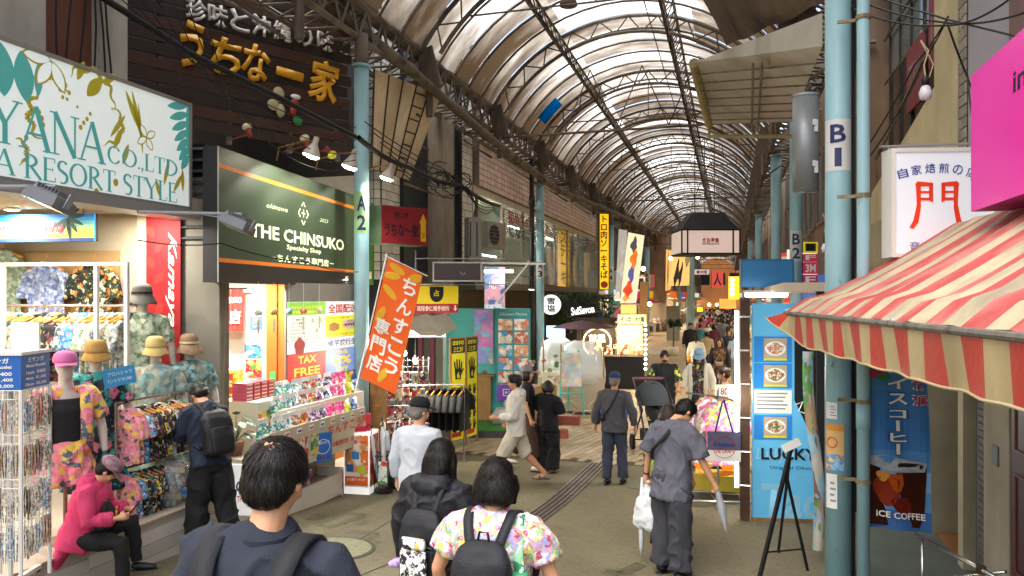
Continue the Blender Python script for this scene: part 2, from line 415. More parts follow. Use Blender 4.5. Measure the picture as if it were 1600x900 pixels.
for pl in([(475,812),(495,802),(515,806),(492,813)],[(487,818),(537,800),(573,802),(573,806),(540,804),(500,821)],[(500,820),(515,826),(575,806),(568,803),(512,821)],[(550,815),(562,811),(580,814),(562,820)],[(543,833),(552,827),(592,832),(592,836),(553,832)],[(566,843),(592,832),(592,838),(576,846)],[(562,850),(577,843),(597,846),(583,854)],[(500,858),(520,852),(560,850),(530,862)],[(940,895),(950,888),(975,893),(965,900)],[(960,893),(995,878),(1010,884),(978,899)]):
 g=MB();g.poly(gq(pl)[::-1]);g.build('mark',mk,o)
 # arcade roof
XC,RA,ZC=-2.15,3.66,5.24
def arc(a,r=RA):return(XC+r*sin(a),ZC+r*cos(a))
TH=radians(59.4)
roof=thing('arcade_roof','vaulted steel arcade roof with dirty translucent panels over the street','arcade roof')
BAY=4.15;Y0=12.2-BAY*1
def panelmat():
 m,n,l,p=newmat('roof_panel')
 n.remove(p)
 out=n['Material Output']
 tc=n.new('ShaderNodeTexCoord');oi=n.new('ShaderNodeObjectInfo')
 ge=n.new('ShaderNodeNewGeometry')
 mp=n.new('ShaderNodeMapping');mp.inputs['Scale'].default_value=(.6,1.3,.6);l.new(ge.outputs['Position'],mp.inputs[0])
 nz=n.new('ShaderNodeTexNoise');nz.inputs['Scale'].default_value=1.0;nz.inputs['Detail'].default_value=7;nz.inputs['Roughness'].default_value=.6
 l.new(mp.outputs[0],nz.inputs['Vector'])
 ad=n.new('ShaderNodeMath');ad.operation='MULTIPLY_ADD';ad.inputs[1].default_value=.42;l.new(oi.outputs['Random'],ad.inputs[0]);l.new(nz.outputs[0],ad.inputs[2])
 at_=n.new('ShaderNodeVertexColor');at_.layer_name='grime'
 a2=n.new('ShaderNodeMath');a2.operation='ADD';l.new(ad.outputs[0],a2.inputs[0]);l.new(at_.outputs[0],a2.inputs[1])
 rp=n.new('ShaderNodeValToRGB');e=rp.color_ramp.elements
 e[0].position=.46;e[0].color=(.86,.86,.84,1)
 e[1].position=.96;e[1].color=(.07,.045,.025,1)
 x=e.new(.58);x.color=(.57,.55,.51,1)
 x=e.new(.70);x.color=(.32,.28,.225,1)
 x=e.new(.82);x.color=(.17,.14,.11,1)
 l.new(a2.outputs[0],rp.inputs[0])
 t=n.new('ShaderNodeBsdfTranslucent');d=n.new('ShaderNodeBsdfDiffuse');d.inputs[0].default_value=(.35,.30,.24,1)
 l.new(rp.outputs[0],t.inputs[0])
 mx=n.new('ShaderNodeMixShader');mx.inputs[0].default_value=.12;l.new(t.outputs[0],mx.inputs[1]);l.new(d.outputs[0],mx.inputs[2])
 l.new(mx.outputs[0],out.inputs[0])
 return m
pm=panelmat();blue_tarp=M('blue_tarp','1f78e0',.5,0,.1);
bt,bn,bl,bp=newmat('blue_tarp_lit');bp.inputs['Base Color'].default_value=(.0,.12,.7,1)
_t=bn.new('ShaderNodeBsdfTranslucent');_t.inputs[0].default_value=(.0,.25,.95,1);bl.new(_t.outputs[0],bn['Material Output'].inputs[0])
def panel_mesh(a0,a1,wy,seg,gr,name='panel'):
 g=MB()
 for i in range(seg+1):
  a=a0+(a1-a0)*i/seg
  for k,y in enumerate((0,wy/2,wy)):
   x,z=arc(a,RA+.05-(.018 if k==1 else 0));g.v.append((x,y,z))
 for i in range(seg):
  for k in range(2):
   b=i*3+k;g.face((b,b+3,b+4,b+1))
 me=g.mesh(name,pm,True)
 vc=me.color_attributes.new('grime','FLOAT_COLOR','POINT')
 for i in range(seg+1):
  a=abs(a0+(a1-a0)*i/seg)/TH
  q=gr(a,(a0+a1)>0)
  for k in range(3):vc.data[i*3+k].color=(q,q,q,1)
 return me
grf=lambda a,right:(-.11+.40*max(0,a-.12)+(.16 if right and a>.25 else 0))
SUB=5;wy=BAY/SUB
T1=radians(22)
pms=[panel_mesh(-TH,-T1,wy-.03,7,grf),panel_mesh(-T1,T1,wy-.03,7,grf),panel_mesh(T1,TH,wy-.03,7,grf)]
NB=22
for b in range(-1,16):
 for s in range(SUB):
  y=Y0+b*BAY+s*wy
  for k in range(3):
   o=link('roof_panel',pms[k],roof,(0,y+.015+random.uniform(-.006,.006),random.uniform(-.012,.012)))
g=MB();
for b in range(16,40):
 for s in range(SUB):
  y=Y0+b*BAY+s*wy
  for i in range(8):
   a0=-TH+2*TH*i/8;a1=-TH+2*TH*(i+1)/8
   p,q=arc(a0,RA+.05),arc(a1,RA+.05)
   g.poly([(p[0],y,p[1]),(p[0],y+wy-.04,p[1]),(q[0],y+wy-.04,q[1]),(q[0],y,q[1])])
tag(g.build('far_panels',pm,roof),kind='stuff')
def ribchord(mb,r,a0,a1,seg,rad,y=0,n=5):
 mb.path([(arc(a0+(a1-a0)*i/seg,r)[0],y,arc(a0+(a1-a0)*i/seg,r)[1])for i in range(seg+1)],rad,n)
g=MB();ribchord(g,RA-.01,-TH,TH,20,.045);ribchord(g,RA-.36,-TH*.97,TH*.97,20,.042)
nv=22
for i in range(nv):
 a=-TH*.95+2*TH*.95*i/nv;b=-TH*.95+2*TH*.95*(i+1)/nv
 r0,r1=(RA-.01,RA-.36)if i%2 else(RA-.36,RA-.01)
 p,q=arc(a,r0),arc(b,r1);g.tube((p[0],0,p[1]),(q[0],0,q[1]),.016,n=4)
for s in(-1,1):
 p=arc(s*TH,RA-.18);g.box((p[0]+s*.02,0,p[1]-.25),(.34,.05,.75),0,Matrix.Rotation(s*.25,3,'Y'))
 g.tube((p[0],0,p[1]-.6),(p[0],0,5.9),.06,n=6)
ribm=g.mesh('main_rib',steel)
g=MB();ribchord(g,RA,-TH,TH,18,.026,n=4);ribs_m=g.mesh('thin_rib',steel)
def lattice(mb,x0,z0,x1,z1,L,pitch,rad,rc,n=4):
 mb.tube((x0,0,z0),(x0,L,z0),rc,n=n);mb.tube((x1,0,z1),(x1,L,z1),rc,n=n)
 k=int(L/pitch);p=L/k
 for i in range(k):
  mb.tube((x0,i*p,z0),(x1,(i+.5)*p,z1),rad,n=4,cap=False);mb.tube((x1,(i+.5)*p,z1),(x0,(i+1)*p,z0),rad,n=4,cap=False)
gl=MB()
for s in(-1,1):
 xe=XC+s*3.15
 g=MB()
 lattice(g,xe,7.05,xe,6.55,BAY,.5,.026,.05)
 lattice(g,xe+s*.03,6.55,xe+s*.62,6.5,BAY,.42,.022,.042)
 lattice(g,xe+s*.05,7.0,xe+s*.62,6.55,BAY,.6,.022,.042)
 g.bx(xe+s*.14-.12,xe+s*.14+.12,0,BAY-.004,7.06,7.2)
 if s<0:gL=g.mesh('edge_girder',steel)
 else:gR=g.mesh('edge_girder',steel)
plm=[]
for(px_,dep)in((-3.75,.34),(-1.2,.34)):
 a=math.asin((px_-XC)/RA);q0=arc(a,RA-.04);q1=arc(a,RA-.04-dep)
 g=MB();lattice(g,q0[0]-.1,q0[1],q1[0],q1[1],BAY,.42,.016,.032);lattice(g,q0[0]+.1,q0[1],q1[0],q1[1],BAY,.42,.016,.032)
 plm.append(g.mesh('purlin',steel))
g=MB();q=arc(.12,RA-.02);g.tube((q[0],0,q[1]),(q[0],BAY,q[1]),.014,n=4);plm.append(g.mesh('tie_rod',steel))
for b in range(-1,26):
 y=Y0+b*BAY
 link('main_rib',ribm,roof,(0,y,0))
 link('edge_girder',gL,roof,(0,y,0));link('edge_girder',gR,roof,(0,y,0))
 for m in plm:link(m.name.split('.')[0],m,roof,(0,y,0))
 if b<20:
  for s in range(1,SUB):link('thin_rib',ribs_m,roof,(0,y+s*wy-.0,0))
 for s in(-1,1):
  g=MB();xe=XC+s*3.15;g.tube((xe,0,6.5),(xe+s*1.1,0,6.5),.035,n=5).tube((xe,0,7.05),(xe+s*1.1,0,6.5),.025,n=5).tube((xe,0,5.9),(xe+s*.9,0,6.5),.025,n=5);g.build('eave_strut',steel,roof,loc=(0,y-.08,0))
 if b%2:g=MB();q0,q1=arc(-.75,RA-.4),arc(.75,RA-.4);g.tube((q0[0],0,q0[1]),(q1[0],0,q1[1]),.018,n=4);g.tube((XC,0,q0[1]),(XC,0,arc(0,RA-.36)[1]),.014,n=4);g.build('tie_bar',steel,roof,loc=(0,y+.02,0))
 if b%3==2:
  g=MB();z0,z1=6.5,7.9
  g.tube((-5.3,0,6.4),(1,0,6.4),.03,n=5)
  for i in range(6):
   x=-3.6+i*.58;g.tube((x,0,z1-.1)if i%2 else(x,0,6.45),(x+.58,0,6.45)if i%2 else(x+.58,0,z1-.1),.014,n=4)
  g.build('cross_frame',steel,roof,loc=(0,y+.1,0))
pb=[(860,178),(868,186),(877,168),(870,158)]
g=MB()
a0,a1=math.asin((-5.0-XC)/RA),math.asin((-4.5-XC)/RA)
for i in range(4):
 p,q=arc(a0+(a1-a0)*i/4,RA-.06),arc(a0+(a1-a0)*(i+1)/4,RA-.06)
 g.poly([(p[0],19.2,p[1]),(p[0],20.05,p[1]),(q[0],20.05,q[1]),(q[0],19.2,q[1])])
g.build('blue_tarp_patch',bt,roof,loc=(0,0,0))
# poles
navy=M('navy_print','1c2350',.5,0,.05);lab_g=M('label_green','93bd88',.5,0,.08);lab_w=M('label_grey','c4c6c4',.5,0,.08)
def pole(x,y,r,code,zt,lab,labz=3.6,lm=lab_w,lh=.5,extra=True):
 o=thing('arcade_pole',lab,'pole',(x,y,ground(y)))
 h=zt-ground(y)
 g=MB();g.tube((0,0,.02),(0,0,h),r,n=24,cap=True);g.tube((0,0,h),(0,0,h+.04),r*1.25,n=24);g.build('shaft',blue,o,True)
 g=MB();g.tube((0,0,-.05),(0,0,.035),r*1.8,n=20);
 for k in range(4):g.tube((cos(k*pi/2+.7)*r*1.5,sin(k*pi/2+.7)*r*1.5,.03),(cos(k*pi/2+.7)*r*1.5,sin(k*pi/2+.7)*r*1.5,.07),.015)
 g.build('base_plate',M('pole_base','5a8f9c',.6,.1,.2),o)
 g=MB();g.tube((0,0,h+.04),(0,0,6.6-ground(y)),r*.9,n=12)
 g.build('upper_post',steel,o,True)
 if code:
  c0=atan2(-y,-x)
  g=MB();rr=r+.0025;zz=labz-ground(y)
  aa=[c0-1.15+2.3*i/10 for i in range(11)]
  for i in range(10):
   g.poly([(rr*cos(aa[i]),rr*sin(aa[i]),zz-lh/2),(rr*cos(aa[i+1]),rr*sin(aa[i+1]),zz-lh/2),(rr*cos(aa[i+1]),rr*sin(aa[i+1]),zz+lh/2),(rr*cos(aa[i]),rr*sin(aa[i]),zz+lh/2)])
  g.build('number_label',lm,o)
  for s,dz in((code[0],lh*.22),(code[1],-lh*.24)):
   t=finer(text(s,navy,o,0,0,2*r*(.26 if s=='1' else.62),lh*.36,bold=.05))
   for v in t.data.vertices:
    a=c0+v.co.x/(r+.005)
    v.co=Vector(((r+.005)*cos(a),(r+.005)*sin(a),v.co.z+zz+dz))
 return o
PX=-5.27
pole(PX,9.9,.11,'A2',6.1,'blue steel arcade pole marked A 2 beside the dark shop sign',labz=3.93,lm=lab_g,lh=.62)
pole(PX,20.7,.115,'A3',5.9,'blue arcade pole marked A 3 before the glazed facade',labz=3.45)
pole(PX,34,.13,'A4',5.9,'blue arcade pole marked A 4 touching the yellow vertical sign',labz=3.7,lh=.7)
pole(PX,49.5,.17,'A5',5.9,'blue arcade pole marked A 5 right of the leaning print banner',labz=3.9,lh=.8)
pole(PX,59.5,.19,'A6',5.9,'blue arcade pole marked A 6 left of the gold banners',labz=3.9,lh=.8)
B1=pole(.86,6.6,.102,'B1',7.2,'thick blue arcade pole marked B 1 in the right foreground',labz=3.93,lh=.42)
pole(1.16,14.3,.11,'B2',7.0,'blue arcade pole marked B 2 behind the striped awning',labz=3.6,lh=.55)
pole(1.18,20.7,.13,None,6.4,'unmarked blue arcade pole just left of pole B 2')
pole(1.22,34,.14,None,6.2,'unmarked blue arcade pole above the small blue signboard')
pole(1.22,48,.14,None,6.2,'distant right hand blue pole beneath the roof edge')
pole(-3.9,60,.17,None,5.9,'slim distant blue pole under the gold banner')
pole(-3.0,58,.19,None,5.9,'distant blue pole with a red flower sign on it')
pole(-2.05,44,.11,None,5.9,'pale blue pole standing above the far crowd')
o=thing('drain_pipe','slim blue drain pipe with metal clamps right of pole B 1','pipe',(.995,6.25,ground(6.25)))
g=MB();g.tube((0,0,0),(0,0,7),.047,n=16);g.tube((0,0,1.42),(0,0,1.62),.053,n=16);g.build('pipe',blue,o,True)
for z in(1.62,3.22,4.6,1.0):
 g=MB();g.tube((0,0,z),(0,0,z+.03),.057,n=16);g.box((-.1,.05,z+.015),(.16,.02,.025));g.build('clamp',M('rusty_clamp','8f8262',.6,.3,.3,20,stain='5f4022'),o)
o=thing('cable_duct','black cable conduit running up between the two blue pipes','conduit',(.965,6.66,ground(6.7)))
g=MB();g.bx(-.03,.03,-.04,.04,0,7);g.build('channel',black,o)
for k in range(3):
 g=MB();g.path([(-.02+.02*k+.012*sin(z*2+k),-.05,z*.5)for z in range(14)],.009,5);g.build('cable',wirem,o)
 # people
skin_m=M('skin_warm','d19c78',.5,0,.08,9,.08,120);skin_t=M('skin_tan','b98262',.5,0,.08,9,.08,120)
def hairmat(name,col,rough=.38):
 if name in _M:return _M[name]
 m,n,l,p=newmat(name)
 tc=n.new('ShaderNodeTexCoord');mp=n.new('ShaderNodeMapping');mp.inputs['Scale'].default_value=(60,60,5);l.new(tc.outputs['Object'],mp.inputs[0])
 nz=n.new('ShaderNodeTexNoise');nz.inputs['Scale'].default_value=4;nz.inputs['Detail'].default_value=4;l.new(mp.outputs[0],nz.inputs['Vector'])
 rp=n.new('ShaderNodeValToRGB');c=lin(col);p.inputs['Specular IOR Level'].default_value=.25;rp.color_ramp.elements[0].position=.35;rp.color_ramp.elements[0].color=tuple(q*.4 for q in c)+(1,)
 rp.color_ramp.elements[1].position=.7;rp.color_ramp.elements[1].color=tuple(q*1.5 for q in c)+(1,)
 l.new(nz.outputs[0],rp.inputs[0]);l.new(rp.outputs[0],p.inputs['Base Color']);p.inputs['Roughness'].default_value=rough
 b=n.new('ShaderNodeBump');b.inputs['Strength'].default_value=.8;b.inputs['Distance'].default_value=.004;l.new(nz.outputs[0],b.inputs['Height']);l.new(b.outputs[0],p.inputs['Normal'])
 _M[name]=m;return m
hair_k=hairmat('hair_black','1d1917');hair_b=hairmat('hair_brown','2f221b');hair_g=hairmat('hair_grey','77706a',.6)
eye_m=M('eye_dark','1d1410',.3);lip_m=M('lip','a0574c',.5)
V=Vector
def cloth(name,col,rough=.85,var=.1):
 return M('cloth_'+name,col,rough,0,var,7,.35,160)
class Fig:
 def __init__(s,name,label,px,d,H,rz,pose=None,vox=.014,loc=None,cat='person',group=None):
  p=V(loc)if loc is not None else foot(px,d)
  s.o=thing(name,label,cat,p,rz,group);s.k=H/1.70;s.vox=vox
  q=dict(lean=0,head=(0,0),roll=0,hz=0,aL=((-.25,.0,-1),(-.1,.35,-1)),aR=((.25,.0,-1),(.1,.35,-1)),lL=((-.02,.05,-1),(0,-.05,-1)),lR=((.02,.05,-1),(0,-.05,-1)),w=1,fat=1)
  q.update(pose or{});s.q=q
  k=s.k;w=q['w']
  L1,L2=.43,.415
  def leg(side,ds):
   h=V((side*.085*w,0,0));kn=h+V(ds[0]).normalized()*L1;an=kn+V(ds[1]).normalized()*L2;return h,kn,an
  lL,lR=leg(-1,q['lL']),leg(1,q['lR'])
  hz=q['hz']or(.085-min(lL[2].z,lR[2].z))
  up=V((0,0,hz));s.legs=[tuple(p+up for p in lL),tuple(p+up for p in lR)]
  s.hip=up+V((0,0,.03));s.R=Matrix.Rotation(-q['lean'],3,'X')@Matrix.Rotation(q['roll'],3,'Y')
  s.arms=[]
  for side,a in((-1,q['aL']),(1,q['aR'])):
   sh=s.T((side*.172*w,-.005,1.375));el=sh+V(a[0]).normalized()*.275;wr=el+V(a[1]).normalized()*.245
   s.arms.append((sh,el,wr,(V(a[1]).normalized())))
  s.nk=s.T((0,0,1.45));s.HR=s.R@Matrix.Rotation(q['head'][1],3,'Z')@Matrix.Rotation(-q['head'][0],3,'X')
  s.S=Matrix.Scale(k,4)
 def T(s,p):
  return s.hip+s.R@(V(p)-V((0,0,.93)))
 def Hd(s,p):
  return s.nk+s.HR@(V(p)-V((0,0,1.45)))
 def sc(s,mb):mb.v=[tuple(V(v)*s.k)for v in mb.v];return mb
 def ell(s,mb,c,r,f,n=16,m=12):
  f2=MB();f2.ell(c,r,n,m);b=len(mb.v);mb.v+=[tuple(f(v))for v in f2.v];mb.f+=[tuple(i+b for i in q)for q in f2.f];mb.mi+=[mb.m]*len(f2.f)
 def loft(s,mb,secs,f,n=20,p=2.0):
  rings=[]
  for(z,rx,ry,yo)in secs:
   rg=[]
   for i in range(n):
    a=2*pi*i/n;c,d=cos(a),sin(a)
    rg.append(f((rx*abs(c)**(2/p)*(1 if c>0 else-1),yo+ry*abs(d)**(2/p)*(1 if d>0 else-1),z)))
   rings.append(rg)
  mb.rings(rings)
 def body(s,mat=skin_m,legs=False,hands=True,arms=True,grip=(.5,.5),face=True,mann=False):
  mb=MB();w=s.q['w']
  s.loft(mb,[(1.0,.08,.06,0),(1.2,.12,.07,0),(1.36,.13,.06,0),(1.42,.06,.05,0)],s.T)
  mb.path([s.T((0,-.005,1.38)),s.T((0,0,1.45)),s.Hd((0,.005,1.53))],[.062,.054,.052],12)
  s.ell(mb,(0,-.008,1.61),(.074,.093,.088),s.Hd)
  s.ell(mb,(0,.028,1.565),(.058,.062,.082),s.Hd);s.ell(mb,(0,.045,1.515),(.035,.038,.03),s.Hd)
  if face and not mann:
   s.ell(mb,(0,.094,1.578),(.013,.016,.018),s.Hd,8,6);s.ell(mb,(0,.088,1.60),(.009,.012,.022),s.Hd,8,6)
   for e in(-1,1):s.ell(mb,(e*.077,-.003,1.582),(.010,.019,.030),s.Hd,8,6);s.ell(mb,(e*.036,.07,1.555),(.02,.018,.02),s.Hd,8,6)
  if arms:
   for side,(sh,el,wr,dv),gr in zip((-1,1),s.arms,grip):
    mb.path([sh,sh.lerp(el,.5),el,el.lerp(wr,.3),wr],[.052,.044,.036,.037,.025],10)
    if hands:s.hand(mb,side,wr,dv,gr)
  if legs:
   for(h,kn,an)in s.legs:
    mb.path([h,h.lerp(kn,.4),kn,kn.lerp(an,.3),kn.lerp(an,.7),an],[.085,.075,.053,.056,.04,.036],12)
    mb.path([an,an+V((0,.03,-.03)),an+V((0,.12,-.055)),an+V((0,.175,-.065))],[.036,.042,.036,.02],10)
  s.sc(mb);b=remesh(mb,'body',mat,s.vox*s.k*.8,2,s.o);s.b=b
  if face and not mann:
   for e in(-1,1):
    g=MB();s.ell(g,(e*.03,.083,1.602),(.014,.008,.0065),s.Hd,8,6);s.sc(g).build('eye',eye_m,s.o,True)
    g=MB();s.ell(g,(e*.031,.084,1.621),(.019,.007,.004),s.Hd,8,6);s.sc(g).build('eyebrow',hair_k,s.o,True)
   g=MB();s.ell(g,(0,.086,1.541),(.022,.008,.007),s.Hd,8,6);s.sc(g).build('mouth',lip_m,s.o,True)
  return s
 def hand(s,mb,side,wr,dv,grip):
  dv=dv.normalized();inw=V((-side,0,0));inw=(inw-dv*inw.dot(dv));inw=inw.normalized()if inw.length>.1 else V((0,0,-1))
  ac=dv.cross(inw).normalized()
  if ac.y<0:ac=-ac
  pc=wr+dv*.045
  mb.path([wr-dv*.01,wr+dv*.02,wr+dv*.06,wr+dv*.088],[.024,.03,.034,.028],10,flat=.9)
  for i,(o,L)in enumerate(((.03,.072),(.011,.08),(-.009,.075),(-.027,.058))):
   p=wr+dv*.08+ac*o;g1=grip*1.0;g2=grip*2.2
   d1=(dv*cos(g1)+inw*sin(g1));d2=(dv*cos(g2)+inw*sin(g2))
   mb.path([p-dv*.02,p,p+d1*L*.5,p+d1*L*.5+d2*L*.5],[.01,.0105,.0095,.0075],7)
  p=wr+dv*.03+ac*.026;d1=(dv*.6+ac*.7+inw*.35).normalized()
  mb.path([p-ac*.012,p+d1*.03,p+d1*.045+dv*.022],[.013,.0115,.009],7)
 def garment(s,name,mat,secs=None,sleeve=None,hem=.86,fit=1.0,legs=None,fold=.006,seed=0,long=0,hood=False,vox=None,open_=None,label=None,f=5.0):
  mb=MB();w=s.q['w']*fit;ft=fit*s.q['fat']
  if secs is None:
   secs=[(hem,.172*w,.125*ft,0),(.95,.165*w,.12*ft,0),(1.07,.155*w,.115*ft,0.003),(1.2,.163*w,.118*ft,.006),(1.3,.178*w,.115*ft,0),(1.37,.168*w,.10*ft,-.003),(1.415,.125*w,.08,-.004),(1.445,.085,.068,0),(1.46,.066,.06,0)]
  if secs:s.loft(mb,secs,s.T,24,2.3)
  if sleeve:
   L,r=sleeve
   for(sh,el,wr,dv)in s.arms:
    base=s.T((0,0,1.36));pts=[sh.lerp(base,.35),sh];rs=[.07*fit,.064*fit]
    if L<=1:
     pts+=[sh.lerp(el,L*.5),sh.lerp(el,L)];rs+=[r*1.02,r]
    else:
     pts+=[sh.lerp(el,.5),el,el.lerp(wr,(L-1)*.5),el.lerp(wr,L-1)];rs+=[r*1.08,r,r*.9,r*.78]
    mb.path(pts,rs,14)
  if legs:
   L,r0,r1=legs
   s.loft(mb,[(.80,.13*w,.115*ft,0),(.86,.166*w,.125*ft,0),(.93,.168*w,.12*ft,0),(1.0,.15*w,.105*ft,0)],lambda p:s.T(p)if p[2]>.9 else s.hip+V((p[0],p[1],p[2]-.93)))
   for(h,kn,an)in s.legs:
    if L<=1:pts=[h+V((0,0,.0)),h.lerp(kn,L*.5),h.lerp(kn,L)];rs=[.098,r0*1.08,r0]
    else:pts=[h+V((0,0,.0)),h.lerp(kn,.5),kn,kn.lerp(an,(L-1)*.5),kn.lerp(an,L-1)];rs=[.098,r0*1.1,r0,(r0+r1)/2,r1]
    mb.path(pts,rs,16)
  if hood:
   s.loft(mb,[(1.36,.10,.05,-.09),(1.41,.135,.075,-.075),(1.46,.125,.075,-.06),(1.49,.095,.05,-.05)],s.T)
  s.sc(mb)
  def dp(c,sd=seed):
   n1=noise.noise(V((c.x*f,c.y*f,c.z*f*.55))+V((sd*7.1,0,0)));n2=noise.noise(V((c.x*f*2.6+sd,c.y*f*2.6,c.z*f*1.5)))
   r=1-abs(noise.noise(V((c.x*f*1.6+sd*3,c.y*f*1.6+c.z*f*.9,c.z*f*.7))))*2
   return fold*(n1*1.3+n2*.7+max(0,r)**3*1.2)
  o=remesh(mb,name,mat,(vox or s.vox)*s.k,2,s.o,dp)
  if label:o['label']=label
  return o
 def skirt(s,name,mat,z0,z1,r0,r1,fold=.02,n=64,yo=0,waves=11):
  mb=MB();rings=[]
  for j in range(15):
   t=j/14;z=z0+(z1-z0)*t;r=r0+(r1-r0)*t;rg=[]
   for i in range(n):
    a=2*pi*i/n;q=1+fold*t*sin(a*waves+2*sin(a*3))/max(r,.05)*.5
    rg.append(s.hip+V((r*q*cos(a),r*.8*q*sin(a)+yo*t,z-.93)))
   rings.append(rg)
  mb.rings(rings);s.sc(mb);return mb.build(name,mat,s.o,True)
 def shoes(s,mat,kind='shoe',sole=None):
  for(h,kn,an)in s.legs:
   pitch=0
   mb=MB();a=an+V((0,0,0))
   if kind=='shoe':
    mb.path([a+V((0,-.045,-.03)),a+V((0,.0,-.035)),a+V((0,.07,-.045)),a+V((0,.14,-.055)),a+V((0,.185,-.06))],[.036,.045,.046,.042,.026],12,flat=.75)
    s.sc(mb);sh=mb.build('shoe',mat,s.o,True)
    g=MB();g.v=[];g.path([a+V((0,-.07,-.078)),a+V((0,.0,-.078)),a+V((0,.1,-.078)),a+V((0,.2,-.078))],[.036,.045,.048,.03],12,flat=.14);s.sc(g).build('sole',sole or black,sh,True)
   else:
    g=MB();g.path([a+V((0,-.07,-.075)),a+V((0,.0,-.075)),a+V((0,.1,-.075)),a+V((0,.2,-.075))],[.036,.045,.05,.035],12,flat=.25)
    g.path([a+V((-.05,.07,-.07)),a+V((-.03,.09,-.03)),a+V((.03,.09,-.03)),a+V((.05,.07,-.07))],.014,8);s.sc(g).build('sandal',mat,s.o,True)
  return s
 def hair(s,mat=hair_k,style='short',seed=0,thin=0,vox=.008,vol=1.0,strands=0):
  mb=MB();v=vol
  s.ell(mb,(0,-.016,1.622),(.084*v,.098*v,.087*v),s.Hd,20,14);s.ell(mb,(0,-.045,1.575),(.076*v,.064*v,.075*v),s.Hd,18,12)
  if style in('messy','tied'):
   s.ell(mb,(0,.02,1.655),(.078,.072,.058),s.Hd)
  if style=='bob':
   for e in(-1,1):mb.path([s.Hd((e*.07,.0,1.62)),s.Hd((e*.085,.01,1.56)),s.Hd((e*.078,.02,1.49))],[.035,.038,.03],12)
   s.loft(mb,[(1.47,.088,.055,-.035),(1.50,.108,.075,-.035),(1.56,.108,.085,-.03),(1.62,.095,.09,-.02),(1.66,.07,.07,-.01)],s.Hd)
  if style=='long':
   for e in(-1,1):mb.path([s.Hd((e*.07,.01,1.62)),s.Hd((e*.085,.02,1.54)),s.T((e*.09,.04,1.42)),s.T((e*.085,.07,1.30))],[.03,.034,.032,.018],12)
   s.loft(mb,[(1.44,.085,.05,-.05),(1.50,.10,.07,-.04),(1.58,.10,.085,-.03),(1.64,.085,.085,-.02)],s.Hd)
  if style=='tied':
   s.ell(mb,(0,-.05,1.52),(.06,.05,.07),s.Hd);mb.path([s.Hd((0,-.07,1.5)),s.T((0,-.09,1.4))],[.03,.02],10)
  if style in('short','messy'):
   for e in(-1,1):s.ell(mb,(e*.072,-.005,1.615),(.014,.04,.045),s.Hd,10,8)
  s.sc(mb)
  cen=s.Hd((0,-.02,1.60))*s.k
  amp=.010 if style=='messy' else.0035
  def dp(c):
   q=c-cen;a=atan2(q.x,-q.y)
   return.0028*noise.noise(V((a*13+seed,q.z*7,seed)))+.0018*noise.noise(V((a*34,q.z*10,seed+4)))+amp*noise.noise(c*(30 if style=='messy' else 14)+V((seed,0,0)))
  s.h=remesh(mb,'hair',mat,vox*s.k,1,s.o,dp)
  me=s.h.data;ax=(s.HR@V((.0,-.62,.78))).normalized()
  if thin:
   me.materials.append(skin_m)
   for f in me.polygons:
    d=(f.center-cen).normalized();a=math.acos(max(-1,min(1,d.dot(ax))))
    if a<thin*(1+.5*noise.noise(f.center*55)):f.material_index=1
  if strands:
   from mathutils.bvhtree import BVHTree
   bt_=BVHTree.FromPolygons([v.co for v in me.vertices],[p.vertices[:]for p in me.polygons]);u_=ax.orthogonal().normalized();w_=ax.cross(u_);random.seed(int(seed*10)+1)
   fr=s.HR@V((0,1,0));g=MB()
   for k in range(strands):
    a0=random.uniform(0,2*pi);t0=random.uniform(.05,1.7)*(1 if not thin else 1);L_=random.uniform(.5,1.1);sw=random.uniform(-.25,.25);lift=random.uniform(.0005,.004);wd=random.uniform(.0014,.0034)*s.k;prev=None;pts=[]
    for i in range(8):
     t=t0+L_*i/7;a=a0+sw*i/7+.5*(1-min(1,t))
     d=ax*cos(t)+(u_*cos(a)+w_*sin(a))*sin(t);h_=bt_.ray_cast(cen+d*.3,-d,.3)
     if h_[0]is None or(d.dot(fr)>.72 and d.z<.55):break
     pts.append(h_[0]+d*lift*(.3+sin(pi*i/7)))
    if len(pts)<4:continue
    b=len(g.v)
    for i,q in enumerate(pts):
     tt=(pts[min(i+1,len(pts)-1)]-pts[max(0,i-1)]).normalized();sd=tt.cross((q-cen).normalized());ww=wd*(1-(i/(len(pts)-1))**2*.9);g.v+=[tuple(q-sd*ww),tuple(q+sd*ww)]
    for i in range(len(pts)-1):c=b+2*i;g.face((c,c+1,c+3,c+2))
   if g.v:tag(g.build('hair_strands',mat,s.o,True),kind='stuff')
  return s
 def cap(s,mat,brim=.11,kind='cap',bmat=None,yaw=0,band=None,tilt=0):
  f=lambda p:s.Hd(V((0,0,1.64))+Matrix.Rotation(yaw,3,'Z')@Matrix.Rotation(tilt,3,'X')@(V(p)-V((0,0,1.64))))
  mb=MB();rings=[]
  prof=[(1.02,.0),(1.05,.02),(1.03,.05),(.9,.085),(.62,.108),(.25,.118),(.02,.12)]
  if kind=='bucket':prof=[(1.08,-.01),(1.08,.02),(1.02,.07),(.9,.105),(.6,.125),(.1,.13)]
  for r,z in prof:rings.append([f((r*.088*cos(2*pi*i/24),-.01+r*.103*sin(2*pi*i/24),1.635+z*.85))for i in range(24)])
  mb.rings(rings);crown=s.sc(mb).build('hat' if kind=='bucket' else 'cap',mat,s.o,True)
  g=MB()
